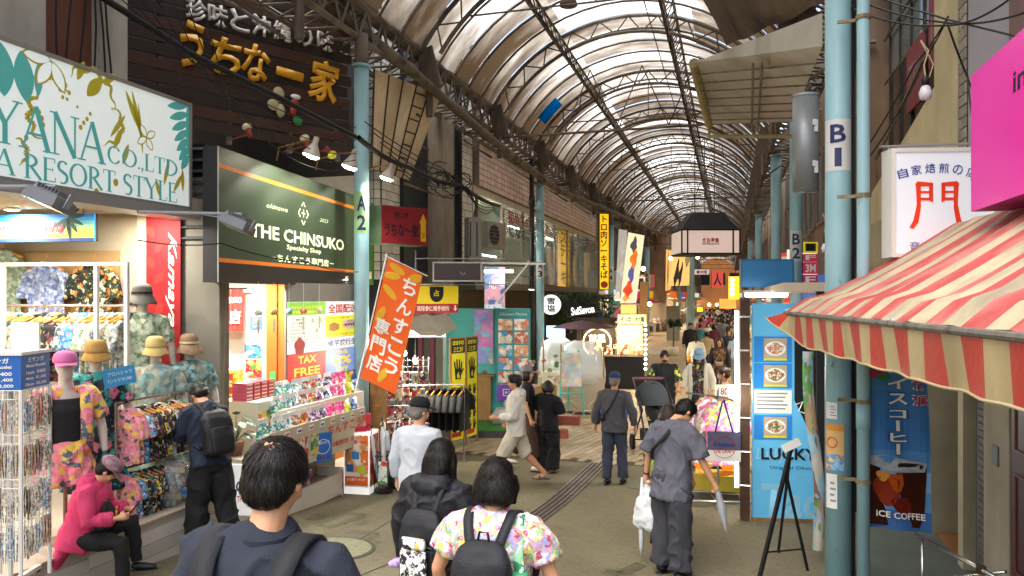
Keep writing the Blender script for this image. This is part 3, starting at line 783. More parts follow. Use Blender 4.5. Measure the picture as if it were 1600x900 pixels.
  if kind=='cap':
   top=[];bot=[]
   for j in range(5):
    t=j/4;row=[]
    for i in range(11):
     a=radians(20+140*i/10);r0=V((.088*cos(a),-.01+.103*sin(a),1.64));o=V((.078*cos(a)*1.0,-.01+.103+brim*sin(a)**.7-.0,1.64-.02+.008*sin(a)))
     p=r0.lerp(V((o.x,max(o.y,r0.y),o.z)),t);p.z-=.012*abs(cos(a))**2*t;row.append(p)
    top.append(row)
   for row in top:g.v+=[tuple(f(p))for p in row]
   for row in top:g.v+=[tuple(f(p-V((0,0,.004))))for p in row]
   for j in range(4):
    for i in range(10):
     b=j*11+i;g.face((b,b+1,b+12,b+11));b+=55;g.face((b,b+11,b+12,b+1))
   for i in range(10):b=44+i;g.face((b,b+1,b+56,b+55))
   s.sc(g).build('brim',bmat or mat,crown,True)
  else:
   rings=[]
   for r,z in((1.05,-.004),(1.05+brim*5,-.03-brim*.35),(1.05+brim*10,-.05-brim*.8),(1.05+brim*10,-.056-brim*.8),(1.05,-.012)):
    rings.append([f((r*.088*cos(2*pi*i/28),-.01+r*.1*sin(2*pi*i/28),1.64+z+.006*sin(3*2*pi*i/28)*(r-1)*3))for i in range(28)])
   g.rings(rings,cap=False);s.sc(g).build('brim',bmat or mat,crown,True)
   if band:
    g=MB();g.rings([[f((1.1*.088*cos(2*pi*i/24),-.01+1.1*.103*sin(2*pi*i/24),1.64+z))for i in range(24)]for z in(0,.022)],cap=False);s.sc(g).build('band',band,crown,True)
  return s
 def world(s,p):return s.o.matrix_world@(V(p)*s.k)
 def gear(s,name,label,cat,base):
  """a carried thing: own top-level empty at its base, geometry given in the carrier's frame"""
  rz=s.o.rotation_euler.z;b=V(base)*s.k
  w=V(s.o.location)+Matrix.Rotation(rz,3,'Z')@b
  o=thing(name,label,cat,w,rz);o['_k']=0
  del o['_k']
  def fin(mb,nm,mat,par=None,smooth=True,rm=0,fold=0):
   mb.v=[tuple(V(v)*s.k-b)for v in mb.v]
   if rm:
    return remesh(mb,nm,mat,rm,2,par or o,(lambda c:fold*(noise.noise(c*9)+.5*noise.noise(c*22)))if fold else None)
   return mb.build(nm,mat,par or o,smooth)
  return o,fin
 def strap(s,pts,w=.022,th=.006):
  mb=MB();pts=[V(p)for p in pts]
  q=[]
  for i in range(len(pts)-1):
   for t in(0,.25,.5,.75):
    p0=pts[max(i-1,0)];p1=pts[i];p2=pts[i+1];p3=pts[min(i+2,len(pts)-1)]
    q.append(.5*((2*p1)+(p2-p0)*t+(2*p0-5*p1+4*p2-p3)*t*t+(3*p1-p0-3*p2+p3)*t**3))
  q.append(pts[-1])
  rings=[]
  for i,p in enumerate(q):
   t=(q[min(i+1,len(q)-1)]-q[max(i-1,0)]).normalized();ax=s.R@V((1,0,0));ax=(ax-t*ax.dot(t));ax=ax.normalized()if ax.length>.3 else V((0,0,1)).cross(t).normalized()
   nn=t.cross(ax)
   rings.append([p+ax*w+nn*th,p-ax*w+nn*th,p-ax*w-nn*th,p+ax*w-nn*th])
  mb.rings(rings);return mb
 def backpack(s,label,mat,w=.15,h=.42,dp=.15,top=1.38,straps=True,strapmat=None,vox=.012,loop=True):
  o,fin=s.gear('backpack',label,'backpack',s.T((0,-.2,top-h)))
  mb=MB();yb=-.118*s.q['fat']
  s.loft(mb,[(top-h,w*.86,dp*.38,yb-dp*.5),(top-h+.03,w*1.0,dp*.52,yb-dp*.52),(top-h*.5,w*1.02,dp*.55,yb-dp*.54),(top-.09,w*.95,dp*.46,yb-dp*.46),(top-.03,w*.78,dp*.32,yb-dp*.34),(top,w*.5,dp*.15,yb-dp*.2)],s.T,28,3.4)
  fin(mb,'main_bag',mat,rm=vox*s.k,fold=.006)
  mb=MB();s.loft(mb,[(top-h+.03,w*.74,dp*.2,yb-dp*.98),(top-h*.62,w*.8,dp*.24,yb-dp*1.0),(top-h*.45,w*.76,dp*.14,yb-dp*.98)],s.T,20,3.4);fin(mb,'front_pocket',mat,rm=vox*s.k,fold=.004)
  g=s.strap([s.T((-w*.7,yb-dp*1.02,top-h*.44)),s.T((0,yb-dp*1.14,top-h*.41)),s.T((w*.7,yb-dp*1.02,top-h*.44))],.003,.004);fin(g,'zip',M('zip_grey','55585c',.4,.4))
  if loop:mb=MB();mb.path([s.T((-.03,yb-.03,top-.01)),s.T((-.02,yb-.03,top+.04)),s.T((.02,yb-.03,top+.04)),s.T((.03,yb-.03,top-.01))],.007,6);fin(mb,'grab_loop',strapmat or mat)
  if straps:
   for e in(-1,1):
    wq=s.q['w'];ft=s.q['fat']
    g=s.strap([s.T((e*w*.45,yb-.03,top-.04)),s.T((e*.088*wq,-.085*ft,1.42)),s.T((e*.094*wq,-.02,1.452)),s.T((e*.10*wq,.07*ft,1.41)),s.T((e*.12*wq,.13*ft,1.28)),s.T((e*.165*wq,.07*ft,1.12)),s.T((e*w*.9,yb,top-h*.8))],.024,.007);fin(g,'strap',strapmat or mat)
  return o,fin
def far_person(px,d,H,label,top,bottom,rz=0,hair=hair_k,long=False,group=None,stride=.12,loc=None):
 f=Fig('person',label,px,d,H,rz,dict(lL=((-.02,stride*2,-1),(0,-stride*.5,-1)),lR=((.02,-stride,-1),(0,-stride*2.4,-1))),.026,group=group,loc=loc)
 f.body(face=False,vox=None)if False else f.body(face=False)
 f.garment('top',top,sleeve=(1.8 if long else.7,.055),fold=.008,seed=px,fit=1.03)
 f.garment('trousers',bottom,secs=[],legs=(1.95,.075,.06),fold=.008,seed=px+1)
 f.hair(hair,'bob' if long else 'short',vox=.02);f.shoes(black)
 return f
 # helpers for facades
class Pl:
 """a vertical plane through two ground points; local +x runs p0 -> p1, +y into the wall, +z up"""
 def __init__(s,p0,p1):s.p0=V((p0[0],p0[1],0));s.rz=facing(p0,p1);s.t=V((cos(s.rz),sin(s.rz),0));s.n=V((-s.t.y,s.t.x,0))
 def hit(s,px,py=HOR):
  d=at(px,py,d=1)-V((0,0,CH));k=(s.p0-V((0,0,0))).dot(s.n)/d.dot(s.n);p=V((0,0,CH))+d*k
  return(p-s.p0).dot(s.t),p.z
 def depth(s,px):
  d=at(px,HOR,d=1)-V((0,0,CH));return s.p0.dot(s.n)/d.dot(s.n)
 def rect(s,px0,px1,pyt,pyb,ref=None):
  r=px0 if ref is None else ref
  a,zt=s.hit(r,pyt);_,zb=s.hit(r,pyb);x0=s.hit(px0)[0];x1=s.hit(px1)[0];return x0,x1,zb,zt
 def w(s,x,z,y=0):return s.p0+s.t*x+s.n*y+V((0,0,z))
def sign(P,name,label,cat,px0,px1,pyt,pyb,mat,side=None,t=.12,fr=None,off=0,ref=None,group=None,frm=None,ft=.03):
 x0,x1,z0,z1=P.rect(px0,px1,pyt,pyb,ref)
 o=thing(name,label,cat,P.w(x0,z0,off),P.rz,group);w=x1-x0;h=z1-z0
 g=MB();g.bx(0,w,.004,t,0,h);g.build('casing',side or grey,o)
 g=MB();g.bx(ft if frm else 0,w-(ft if frm else 0),-.003,.004,ft if frm else 0,h-(ft if frm else 0));g.build('face_panel',mat,o)
 if frm:g=MB();frame(g,0,w,0,h,-.015,.003,ft);g.build('frame',frm,o)
 return o,w,h
def cmat(nm,col,**k):return M(nm,col,**k)
ink=M('ink_black','15151a',.6,0,.05);inkw=M('ink_white','efece4',.6,0,.03);inkr=M('ink_red','c8201c',.6,0,.05)
def arealight(name,loc,size,energy,rot=(0,0,0),col=(1,.96,.88),parent=None):
 L=bpy.data.lights.new(name,'AREA');L.shape='RECTANGLE';L.size=size[0];L.size_y=size[1];L.energy=energy;L.color=col
 o=bpy.data.objects.new(name,L);COL.objects.link(o);o.location=loc;o.rotation_euler=rot
 if parent:o.parent=parent
 return o
SPL=[]
def spotlamp(label,loc,energy,cat='lamp',group=None,col=(1,.96,.88),r=.06):
 """recessed ceiling downlight: ring, glowing disc, its light"""
 o=thing('ceiling_light',label,cat,loc,0,group)
 g=MB();g.lathe([(r*1.3,0),(r*1.3,.02),(r,.02)],n=16);g.build('ring',white,o)
 g=MB();g.lathe([(r,-.004),(r,.004)],n=16);g.build('lens',bulb_on,o)
 arealight('light',(0,0,-.02),(.14,.14),energy,(0,0,0),col,o);SPL.append(o);return o
def serif(s,mat,parent,x,z,w,h,y=-.006,name='lettering'):
 g=MB();T,t=.13,.055;cx=0
 def bar(x0,y0,x1,y1,a):
  d=V((x1-x0,y1-y0)).normalized();q=V((-d.y,d.x))*a/2
  g.v+=[(x0+q.x,0,y0+q.y),(x0-q.x,0,y0-q.y),(x1-q.x,0,y1-q.y),(x1+q.x,0,y1+q.y)];b=len(g.v);g.face((b-4,b-3,b-2,b-1))
 def ser(cx_,y0,ww=.26):bar(cx_-ww/2,y0,cx_+ww/2,y0,.035)
 def arcs(cx_,cy,rx,ry,a0,a1,k=16,hv=True):
  for i in range(k):
   a=a0+(a1-a0)*i/k;b=a0+(a1-a0)*(i+1)/k
   def th(q):return t+(T-t)*abs(cos(q))
   P_=[]
   for q in(a,b):P_.append((cx_+rx*cos(q),cy+ry*sin(q),th(q)))
   (xa,ya,ta),(xb,yb,tb)=P_
   g.v+=[(xa+cos(a)*ta/2,0,ya+sin(a)*ta/2),(xa-cos(a)*ta/2,0,ya-sin(a)*ta/2),(xb-cos(b)*tb/2,0,yb-sin(b)*tb/2),(xb+cos(b)*tb/2,0,yb+sin(b)*tb/2)]
   n_=len(g.v);g.face((n_-4,n_-3,n_-2,n_-1))
 W_={'A':.8,'Y':.76,'N':.82,'C':.78,'O':.86,'L':.6,'T':.68,'D':.82,'R':.74,'E':.62,'S':.56,' ':.35,'.':.2,',':.2}
 for ch in s:
  ww=W_[ch];L=cx;R_=cx+ww;m=(L+R_)/2
  if ch=='A':bar(L+.06,0,m,1,t);bar(m,1,R_-.06,0,T);bar(L+.2,.36,R_-.2,.36,t);ser(L+.08,.017);ser(R_-.08,.017)
  if ch=='Y':bar(L+.05,1,m,.45,T);bar(R_-.05,1,m,.45,t);bar(m,.48,m,0,T);ser(m,.017);ser(L+.07,.983);ser(R_-.07,.983)
  if ch=='N':bar(L+.12,0,L+.12,1,t);bar(L+.12,1,R_-.12,0,T);bar(R_-.12,0,R_-.12,1,t);ser(L+.12,.017);ser(R_-.12,.983);ser(L+.06,.983,.16)
  if ch=='C':arcs(m,.5,ww/2-.08,.47,.6,2*pi-.6)
  if ch=='O':arcs(m,.5,ww/2-.08,.47,0,2*pi,26)
  if ch=='L':bar(L+.15,0,L+.15,1,T);ser(L+.15,.983);bar(L+.05,.022,R_-.05,.022,.045);bar(R_-.07,0,R_-.05,.22,.04)
  if ch=='T':bar(m,0,m,1,T);bar(L+.03,.978,R_-.03,.978,.045);ser(m,.017);bar(L+.04,.98,L+.05,.8,.04);bar(R_-.04,.98,R_-.05,.8,.04)
  if ch=='D':bar(L+.15,0,L+.15,1,T);arcs(L+.2,.5,ww-.3,.475,-pi/2,pi/2);ser(L+.12,.017);ser(L+.12,.983)
  if ch=='R':bar(L+.15,0,L+.15,1,T);arcs(L+.2,.74,ww*.42,.235,-pi/2,pi/2,10);bar(L+.3,.5,R_-.03,0,T*.9);ser(L+.15,.017);ser(L+.12,.983)
  if ch=='E':bar(L+.15,0,L+.15,1,T);bar(L+.05,.978,R_-.06,.978,.045);bar(L+.05,.022,R_-.04,.022,.045);bar(L+.15,.52,R_-.16,.52,.045);bar(R_-.07,.98,R_-.08,.8,.04);bar(R_-.05,.02,R_-.04,.22,.04);bar(R_-.16,.43,R_-.16,.61,.035)
  if ch=='S':arcs(m,.74,ww*.33,.22,.5,pi*1.42,12);arcs(m,.26,ww*.35,.24,-pi*.58-.3,pi/2,12);bar(m-.12,.58,m+.14,.42,T)
  if ch in '.,':bar(m,0,m,.11,.11)
  if ch==',':bar(m+.03,.03,m-.04,-.14,.05)
  cx=R_
 g.v=[(x-w/2+v[0]/cx*w,y-.0002*(i%7),z-h/2+v[2]*h)for i,v in enumerate(g.v)]
 return g.build(name,mat,parent)
def leafshape(g,cx,cz,L,W,a,y,lobes=0):
 ca_,sa_=cos(a),sin(a);pts=[]
 n=14
 for sgn in(1,-1):
  rr=range(n+1)if sgn>0 else range(n-1,0,-1)
  for i in rr:
   t=i/n;q=sin(pi*t)**.8*W/2
   if lobes:q*=.55+.45*abs(sin(pi*t*lobes))
   u,v=t*L,sgn*q;pts.append((cx+u*ca_-v*sa_,y,cz+u*sa_+v*ca_))
 b=len(g.v);g.v+=pts
 k=len(pts);c=len(g.v);g.v.append((cx+.5*L*ca_,y,cz+.5*L*sa_))
 if sgn:
  for i in range(k):g.face((b+(i+1)%k,b+i,c))
  # garments on hangers
def shirt_mesh(seed,mat,thin=.035,w=.5,h=.68,vox=.018):
 random.seed(seed);g=MB()
 f=lambda p:V(p)
 rings=[]
 for z,rx in((-h,w*.46),(-h*.6,w*.45),(-h*.3,w*.46),(-h*.12,w*.45),(-.05,w*.34),(-.0,w*.17)):
  rings.append([(rx*abs(cos(a))**.8*(1 if cos(a)>0 else-1),thin*sin(a)*(.7+.5*sin(3*a+seed+z*9)),z)for a in[2*pi*i/24 for i in range(24)]])
 g.rings(rings)
 for e in(-1,1):g.path([(e*w*.3,0,-.07),(e*w*.46,0,-.14),(e*w*.58,.0,-.36)],[.06,.075,.085],12,flat=.5 if False else.45)
 g.path([(-.07,0,-.02),(0,-.03,.0),(.07,0,-.02)],[.03,.025,.03],8)
 o=remesh(g,'cloth',mat,vox,1,None,lambda c:.012*noise.noise(V((c.x*14+seed*5,c.y*14,c.z*3))));me=o.data;bpy.data.objects.remove(o)
 return me
def hanger_mesh(mat):
 g=MB();g.path([(-.21,0,-.075),(-.1,0,-.03),(0,0,0),(.1,0,-.03),(.21,0,-.075)],[.014,.013,.012,.013,.014],6)
 g.path([(0,0,0),(0,0,.05),(.022,0,.075),(.01,0,.1),(-.018,0,.085)],.003,5);return g.mesh('hanger',mat)
prints=[PR('shirt_dark_leaf',['15181c','26332c','1a1c20','b9b49a','20262a','8d3c42','171a1e'],16,.8,rand=1),PR('shirt_pink_palm',['e58a9c','ea9aa6','e8c44c','e2839a','4a5a5e','f0a9b0','e28c9a'],12,.8,rand=1),PR('shirt_blue_aqua',['3b7fb8','58b0c4','d98ab0','2c62a0','86cfd4','e8e4da','4a90c0'],14,.8,rand=1),PR('shirt_black_yellow',['17181a','1d1f22','e0c03a','202326','e8e2c8','181a1c'],15,.8,rand=1),PR('shirt_green_navy',['1c3040','2f6b60','3f8a7a','182634','c9778a','214a52'],14,.8,rand=1),PR('shirt_white_floral',['d8d4c4','9aa48a','c8b8a0','e2ded0','6f7f62','b8c0a8'],16,.8,rand=1),PR('shirt_cream',['cfc2a0','b89a6a','8f9a70','ddd2b4'],14,.8,rand=1),PR('shirt_grey_print',['8b8f90','b3b6b2','5c6466','d0d0c8'],15,.8,rand=1)]
hook_w=M('hanger_orange','d08a2c',.5,0,.1);
shirtms=[shirt_mesh(i,prints[i],w=.46 if i!=1 else.44)for i in range(len(prints))];hangm=hanger_mesh(hook_w);random.seed(11)
def hang(kind,loc,rz,label,group,z=1,s=1):
 o=bpy.data.objects.new('hanging_shirt',None);COL.objects.link(o);o.location=loc;o.rotation_euler=(0,0,rz);o.scale=(s,s,s)
 tag(o,label,'shirt',group);link('cloth',shirtms[kind],o);link('hanger',hangm,o);return o
DES=['dark leafy','pink palm','blue and aqua','black and yellow','green and navy','pale floral','cream patterned','grey patterned']
# resort wear shop (far left)
FX=-4.95
shop=thing('resort_shop','resort wear shop on a raised floor with large turquoise lettered sign','shop',(-5.5,4.4,0))
def shp(mb,nm,mat,**k):mb.v=[(v[0]+5.5,v[1]-4.4,v[2])for v in mb.v];return mb.build(nm,mat,shop,**k)
plank_m=[M('plank_white_a','c9c2b4',.7,0,.12,3,.3,40),M('plank_white_b','bdb5a6',.7,0,.12,3,.3,40),M('plank_white_c','d0cabd',.7,0,.12,3,.3,40)]
g=MB();g.bx(-9,FX,-1.5,7.05,.0,.69);shp(g,'raised_floor',M('shop_floor','b5aa98',.6,0,.12))
g=MB();g.bx(-8.9,FX+.03,-1.5,7.1,.69,.705);shp(g,'floor_edge',M('floor_boards','bcae9a',.5,0,.12,5,.2))
for j,yb_ in enumerate([1.2+k*1.15 for k in range(5)]+[6.95]):
 pass
for j in range(5):
 for k in range(3):
  y0=1.2+j*1.17;z0=ground(y0+.6)-.05+k*.115
  if z0+.11>.69:continue
  g=MB();g.bx(FX,FX+.018,y0,y0+1.165,z0,min(.688,z0+.11));shp(g,'plank',plank_m[(j+k)%3])
g=MB();g.bx(-9.2,-9.0,-1.5,7,.7,3.7);shp(g,'back_wall',ivory)
g=MB();g.bx(-9,-5.52,-1.5,7.0,3.62,3.75);shp(g,'ceiling',M('ceiling_warm','c4b59c',.8,0,.05))
WA=Pl((-9.0,6.30),(-5.36,6.86))
L=(V((-5.36,6.86,0))-V((-9.0,6.30,0))).length
def onW(P,parent,mb,nm,mat,**k):
 """geometry given in plane coordinates, linked under a thing placed at world origin offset of the parent"""
 Q=[]
 for v in mb.v:
  w=P.w(v[0],v[2],v[1]);Q.append((w.x-parent.location.x,w.y-parent.location.y,w.z-parent.location.z))
 mb.v=Q;return mb.build(nm,mat,parent,**k)
g=MB();g.bx(0,L,0,.16,.7,3.7);onW(WA,shop,g,'end_wall',M('beige_wall','b3a68e',.8,0,.1))
x0,x1,z0,z1=WA.rect(0,188,400,560)
g=MB();g.bx(x0-.6,x1,-.02,0,z0,z1+.05);onW(WA,shop,g,'peg_board',M('pegboard','a88657',.8,0,.1))
xa,_,_,_=WA.rect(288,337,330,700)
g=MB();g.bx(xa,L,-.05,.16,.3,4.0);onW(WA,shop,g,'grey_pillar',M('grey_pillar','7c776a',.8,0,.15,2,.2))
x0,x1,_,_=WA.rect(218,236,330,700)
g=MB();g.bx(x0,x1,-.04,0,.7,3.62);onW(WA,shop,g,'white_trim',ivory)
bld=thing('concrete_building','stained grey concrete building above the turquoise lettered sign','building',(-6.2,4,0))
def B_(mb,nm,mat,par=bld,**k):mb.v=[(v[0]-par.location.x,v[1]-par.location.y,v[2]-par.location.z)for v in mb.v];return mb.build(nm,mat,par,**k)
g=MB();g.bx(-9.5,-6.0,-1.5,5.25,3.76,10);B_(g,'wall',conc)
g=MB();g.bx(-6.1,-5.86,-1.5,3.85,5.5,5.62);B_(g,'ledge',conc)
g=MB();g.bx(-9.5,-6.05,5.25,5.8,3.76,10);B_(g,'brown_column',M('brown_column','6b4433',.8,0,.2,2,.3))
g=MB();g.bx(-9.5,-5.95,5.8,6.15,3.76,10);B_(g,'pilaster',conc)
g=MB();g.bx(-9.5,-7.5,6.15,6.9,3.76,10);B_(g,'recess_wall',conc)
g=MB();g.bx(-6.0,-5.97,4.3-1.3,4.3-.75,5.95,7.2);w_=B_(g,'window',M('dark_glass','17191c',.15,0,.05))
for k in range(6):
 x=-5.93+.01*k;pts=[(x,5.35+.1*k+.06*sin(z*2.1+k),z)for z in[4.6+.35*i for i in range(14)]]
 o=tag(MB().path(pts,.010,5).build('cable',wirem),ORD[k]+' loose black cable down the concrete wall, counted from the left','cable','cables down the concrete wall')
P1=Pl((-5.5,0),(-5.5,10))
x0,x1,z0,z1=P1.rect(-240,298,162,329,298)
o=thing('shop_sign','large white sign with turquoise serif lettering and green leaf drawings','sign',P1.w(x0,z0),P1.rz)
w,h=x1-x0,z1-z0
g=MB();g.bx(0,w,.01,.22,0,h);g.build('casing',M('alu','9a9a98',.4,.5,.1),o)
g=MB();frame(g,0,w,0,h,-.02,.01,.035);g.build('frame',M('alu_dull','8e8a80',.5,.3,.15),o)
lit=M('lightbox_white','d4dcd8',.5,0,.03,emit=.16)
g=MB();g.bx(.035,w-.035,-.004,.01,.035,h-.035);g.build('face_panel',lit,o)
tq=M('print_turquoise','4a9a94',.6,0,.06,emit=.1);ol=M('print_olive','9c9024',.6,0,.1,emit=.1)
def pxx(px):return P1.hit(px)[0]-x0
a_,b_=pxx(160),pxx(-2)
def rowz(px,py):return P1.hit(px,py)[1]-z0
big0,big1=pxx(-40),pxx(162)
serif('AYANA',tq,o,(pxx(-75)+big1)/2,rowz(60,202),big1-pxx(-75),.36,-.009)
serif('CO.,LTD',tq,o,(pxx(166)+pxx(277))/2,rowz(220,252),pxx(277)-pxx(166),.165,-.009)
serif('A RESORT STYLE',tq,o,(pxx(-12)+pxx(276))/2,rowz(150,279),pxx(276)-pxx(-12),.20,-.009)
random.seed(5)
def curl(pts,w0,mat,y=-.0065):
 g=MB();n=len(pts)
 q=[V((p[0],y,p[1]))for p in pts]
 for i in range(n-1):
  d=(q[i+1]-q[i]).normalized();s=V((-d.z,0,d.x));ta=w0*sin(pi*min(1,(i+.25)/n));tb=w0*sin(pi*min(1,(i+1.25)/n))
  g.poly([q[i]+s*ta,q[i]-s*ta,q[i+1]-s*tb,q[i+1]+s*tb])
 g.build('drawing',mat,o)
for cx,cz,r,a0,a1 in((pxx(140),rowz(140,150),.26,-.3,2.6),(pxx(75),rowz(75,150),.2,.3,3.0),(pxx(160),rowz(160,190),.22,-1.6,1.0),(pxx(95),rowz(95,190),.3,2.2,4.0),(pxx(20),rowz(20,235),.12,-1.2,1.4)):
 curl([(cx+r*cos(a0+(a1-a0)*i/24)*(1+.1*sin(i)),cz+r*.9*sin(a0+(a1-a0)*i/24)*(1+.12*cos(i*.9)))for i in range(25)],.022,ol)
g=MB()
for(px,py,L_,W_,a)in((135,150,.26,.12,.9),(160,130,.2,.07,.7),(195,140,.42,.06,-1.1),(205,140,.5,.05,-1.3),(195,180,.3,.05,-2.2),(190,200,.24,.06,-2.0),(215,160,.5,.035,-1.45),(120,125,.2,.07,1.2),(200,225,.22,.06,-1.9),(255,290,.3,.05,1.3),(270,300,.25,.05,1.0),(285,300,.25,.05,1.6),(250,310,.2,.05,1.9)):
 leafshape(g,pxx(px),rowz(px,py),L_,W_,a,-.0068)
g.build('leaf_drawing',ol,o)
g=MB()
for(px,py,L_,W_,a)in((0,66,.42,.2,-1.5),(32,78,.42,.18,-1.45),(60,96,.3,.08,-1.6)):leafshape(g,pxx(px),rowz(px,py),L_,W_,a,-.0066)
g.build('leaf_drawing',tq,o)
g=MB()
for i in range(7):
 px,py=242+i*6.5,158+i*14;leafshape(g,pxx(294),rowz(294,165+i*13),.32-.02*i,.085,pi+.25+.12*i,-.0066-.0002*i)
leafshape(g,pxx(296),rowz(296,262),.7,.09,pi/2+.05,-.0082)
g.build('fern_drawing',tq,o)
g=MB()
for k in range(4):leafshape(g,pxx(228),rowz(228,215),.14,.08,.6+k*pi/2,-.0068)
g.build('small_flower',ol,o);g=MB()
for k in range(4):leafshape(g,pxx(228)+.012*cos(.6+k*pi/2),rowz(228,215)+.012*sin(.6+k*pi/2),.115,.055,.6+k*pi/2,-.0076)
g.build('small_flower',lit,o)
for(px,py,r)in((100,133,.028),(93,140,.018),(107,145,.018),(97,152,.016),(104,155,.014),(178,160,.010),(174,170,.009),(60,175,.02),(64,185,.022),(66,195,.022),(66,205,.02),(140,178,.016),(135,186,.018),(130,192,.018),(125,199,.02),(40,215,.02),(120,167,.012),(150,300,.03),(180,285,.03),(120,300,.03)):
 g=MB();cx,cz=pxx(px),rowz(px,py);g.poly([(cx+r*cos(2*pi*i/10),-.0067,cz+r*1.2*sin(2*pi*i/10))for i in range(10)]);g.build('dot',ol,o)
for k in range(3):
 a=1.1+k*1.0;cx,cz=pxx(80),rowz(80,95);g=MB();leafshape(g,cx,cz,.28,.13,-a,-.0068);g.build('petal',ol,o);g=MB();leafshape(g,cx+.014*cos(a),cz-.014*sin(a),.245,.10,-a,-.0076);g.build('petal',lit,o)
g=MB();g.bx(pxx(-240),w,-.12,.2,-.10,-.01);g.build('under_tray',M('alu','9a9a98'),o)
def flood(label,p_from,p_to,grp):
 o=thing('flood_light',label,'flood light',p_to,0,grp);a=V(p_from)-V(p_to)
 g=MB();g.path([a,V((0,0,.02))],.016,8);g.path([a*.5+V((0,0,.015)),a*.2+V((0,0,-.02)),V((0,0,.03))],.006,5);g.build('arm',grey,o)
 R=Matrix.Rotation(.35,3,'Y')@Matrix.Rotation(-.3,3,'X')
 g=MB();g.rings([[R@V((x*sx,y*sx,z))for x,y in((-.15,-.1),(.15,-.1),(.15,.1),(-.15,.1))]for z,sx in((-.03,.55),(-.05,.95),(-.12,1.0),(-.135,1.0))]);g.build('lamp_body',M('flood_grey','74777c',.5,.3,.1),o)
 g=MB();
 for k in range(7):g.box(R@V((-.1+.033*k,0,-.02)),(.006,.13,.03),0,R)
 g.build('fins',M('flood_grey','74777c'),o)
 g=MB()
 for e in(-1,1):g.box(R@V((e*.16,0,-.05)),(.012,.05,.11),0,R)
 g.build('bracket',grey,o)
 g=MB();g.poly([R@V(q)for q in((-.13,.085,-.137),(.13,.085,-.137),(.13,-.085,-.137),(-.13,-.085,-.137))]);g.build('lens',M('flood_glass','b9bec0',.1),o)
 return o
flood('grey flood light on an arm below the turquoise lettered sign',at(-80,292,X=-5.35),at(88,296,X=-4.65),'grey flood lights')
flood('grey flood light on an arm in front of the dark shop sign',at(215,331,X=-5.4),at(378,338,X=-4.45),'grey flood lights')
o,w,h=sign(WA,'hanging_sign','blue and yellow sunset sign with red script and palm tree drawing','sign',4,197,344,384,M('sky_print','2f86c8',emit=.25),black,.05,off=-.5)
g=MB();
bands=['2a79c4','3c93cc','66b4c4','9cc9a2','cdd477','e0dc5a','d9d55a','35508f']
for i,c in enumerate(bands):
 g=MB();g.bx(.01,w-.01,-.006,-.0035,h*(1-(i+1)/8),h*(1-i/8));g.build('sky_band',M('band'+c,c,emit=.03),o)
text('Okinawa Aloha',M('script_red','c92a4a',emit=.0),o,w*.46,h*.52,w*.62,h*.40,y=-.012,shear=.35,bold=.012);text('Okinawa Aloha',M('script_white','f0eeea'),o,w*.46,h*.52,w*.635,h*.46,y=-.0085,shear=.35,bold=.03)
text('Produced by Kamayana',M('script_red','c92a4a'),o,w*.62,h*.2,w*.36,h*.12,y=-.0085,shear=.3)
g=MB()
for k in range(7):leafshape(g,w*.8,h*.85,w*.13,h*.14,-2.6+k*.55,-.0092)
tag(g.build('palm_drawing',M('palm_dark','24463a'),o),kind='stuff');g=MB();leafshape(g,w*.8,h*.85,h*.85,h*.14,-1.45,-.0092);g.build('palm_trunk_drawing',M('palm_dark','24463a'),o)
g=MB()
for k in range(6):leafshape(g,w*.08+.02*k,h*(.3+.1*(k%3)),w*.09,h*.3,k*1.1,-.0092-.0003*k)
g.build('flower_drawing',PR('flower_pr',['e8863a','e24f3c','58a852','f0c040'],30,.6),o)
g=MB();g.tube((w*.1,.02,h),(w*.1,.02,h+.4),.004).tube((w*.9,.02,h),(w*.9,.02,h+.4),.004);g.build('wire',wirem,o)
def wallshirt(k,px,py,label,P=WA,y=-.12,s=1.1,rz=None):
 x,z=P.hit(px,py);hang(k,P.w(x,z,y),P.rz if rz is None else rz,label,'shirts displayed on the pegboard',s=s)
shirtms.append(shirt_mesh(20,PR('shirt_sage',['8fa088','a9b89e','7a8c74','b8c4ae'],16,.8),w=.42));shirtms.append(shirt_mesh(21,PR('shirt_bluegrey',['7f8fb8','c9d2e0','5e70a4','a3b1d0','8896be'],18,.8),w=.46));shirtms.append(shirt_mesh(22,PR('shirt_blackorange',['171d1a','1b2a22','e08a2a','26382c','c9c4a4','141816','2d4a38'],16,.8),w=.46))
wallshirt(8,20,392,'sage green print shirt hanging at the far left of the pegboard');wallshirt(9,84,412,'blue grey print shirt hanging in the middle of the pegboard');wallshirt(10,158,412,'black shirt with orange flowers hanging right on the pegboard')
P2=Pl(WA.w(0,0,-1.0)[:2],WA.w(3,0,-1.0)[:2])
x0,x1,z0,z1=P2.rect(5,198,416,600)
o=thing('garment_rack','white tubular garment frame in front of the pegboard','rack',P2.w(x0,.70),P2.rz);w=x1-x0;h=z1-.70
g=MB()
for x in(0,w*.76,w):g.bx(x-.018,x+.018,-.018,.018,0,h)
g.bx(-.018,w+.018,-.016,.016,h,h+.035);g.build('frame',white,o)
o=thing('clothes_rail','long rail full of aloha shirts on orange hangers at the back of the resort shop','rack',P2.w(x0-.3,.70,.3),P2.rz)
_,zr=P2.hit(60,478)
g=MB();g.tube((-.2,0,zr-.7),(w+.2,0,zr-.7),.014,n=8).tube((-.15,0,0),(-.15,0,zr-.7),.016,n=8).tube((w+.1,0,0),(w+.1,0,zr-.7),.016,n=8);g.build('rail',chrome,o)
random.seed(3)
n=24
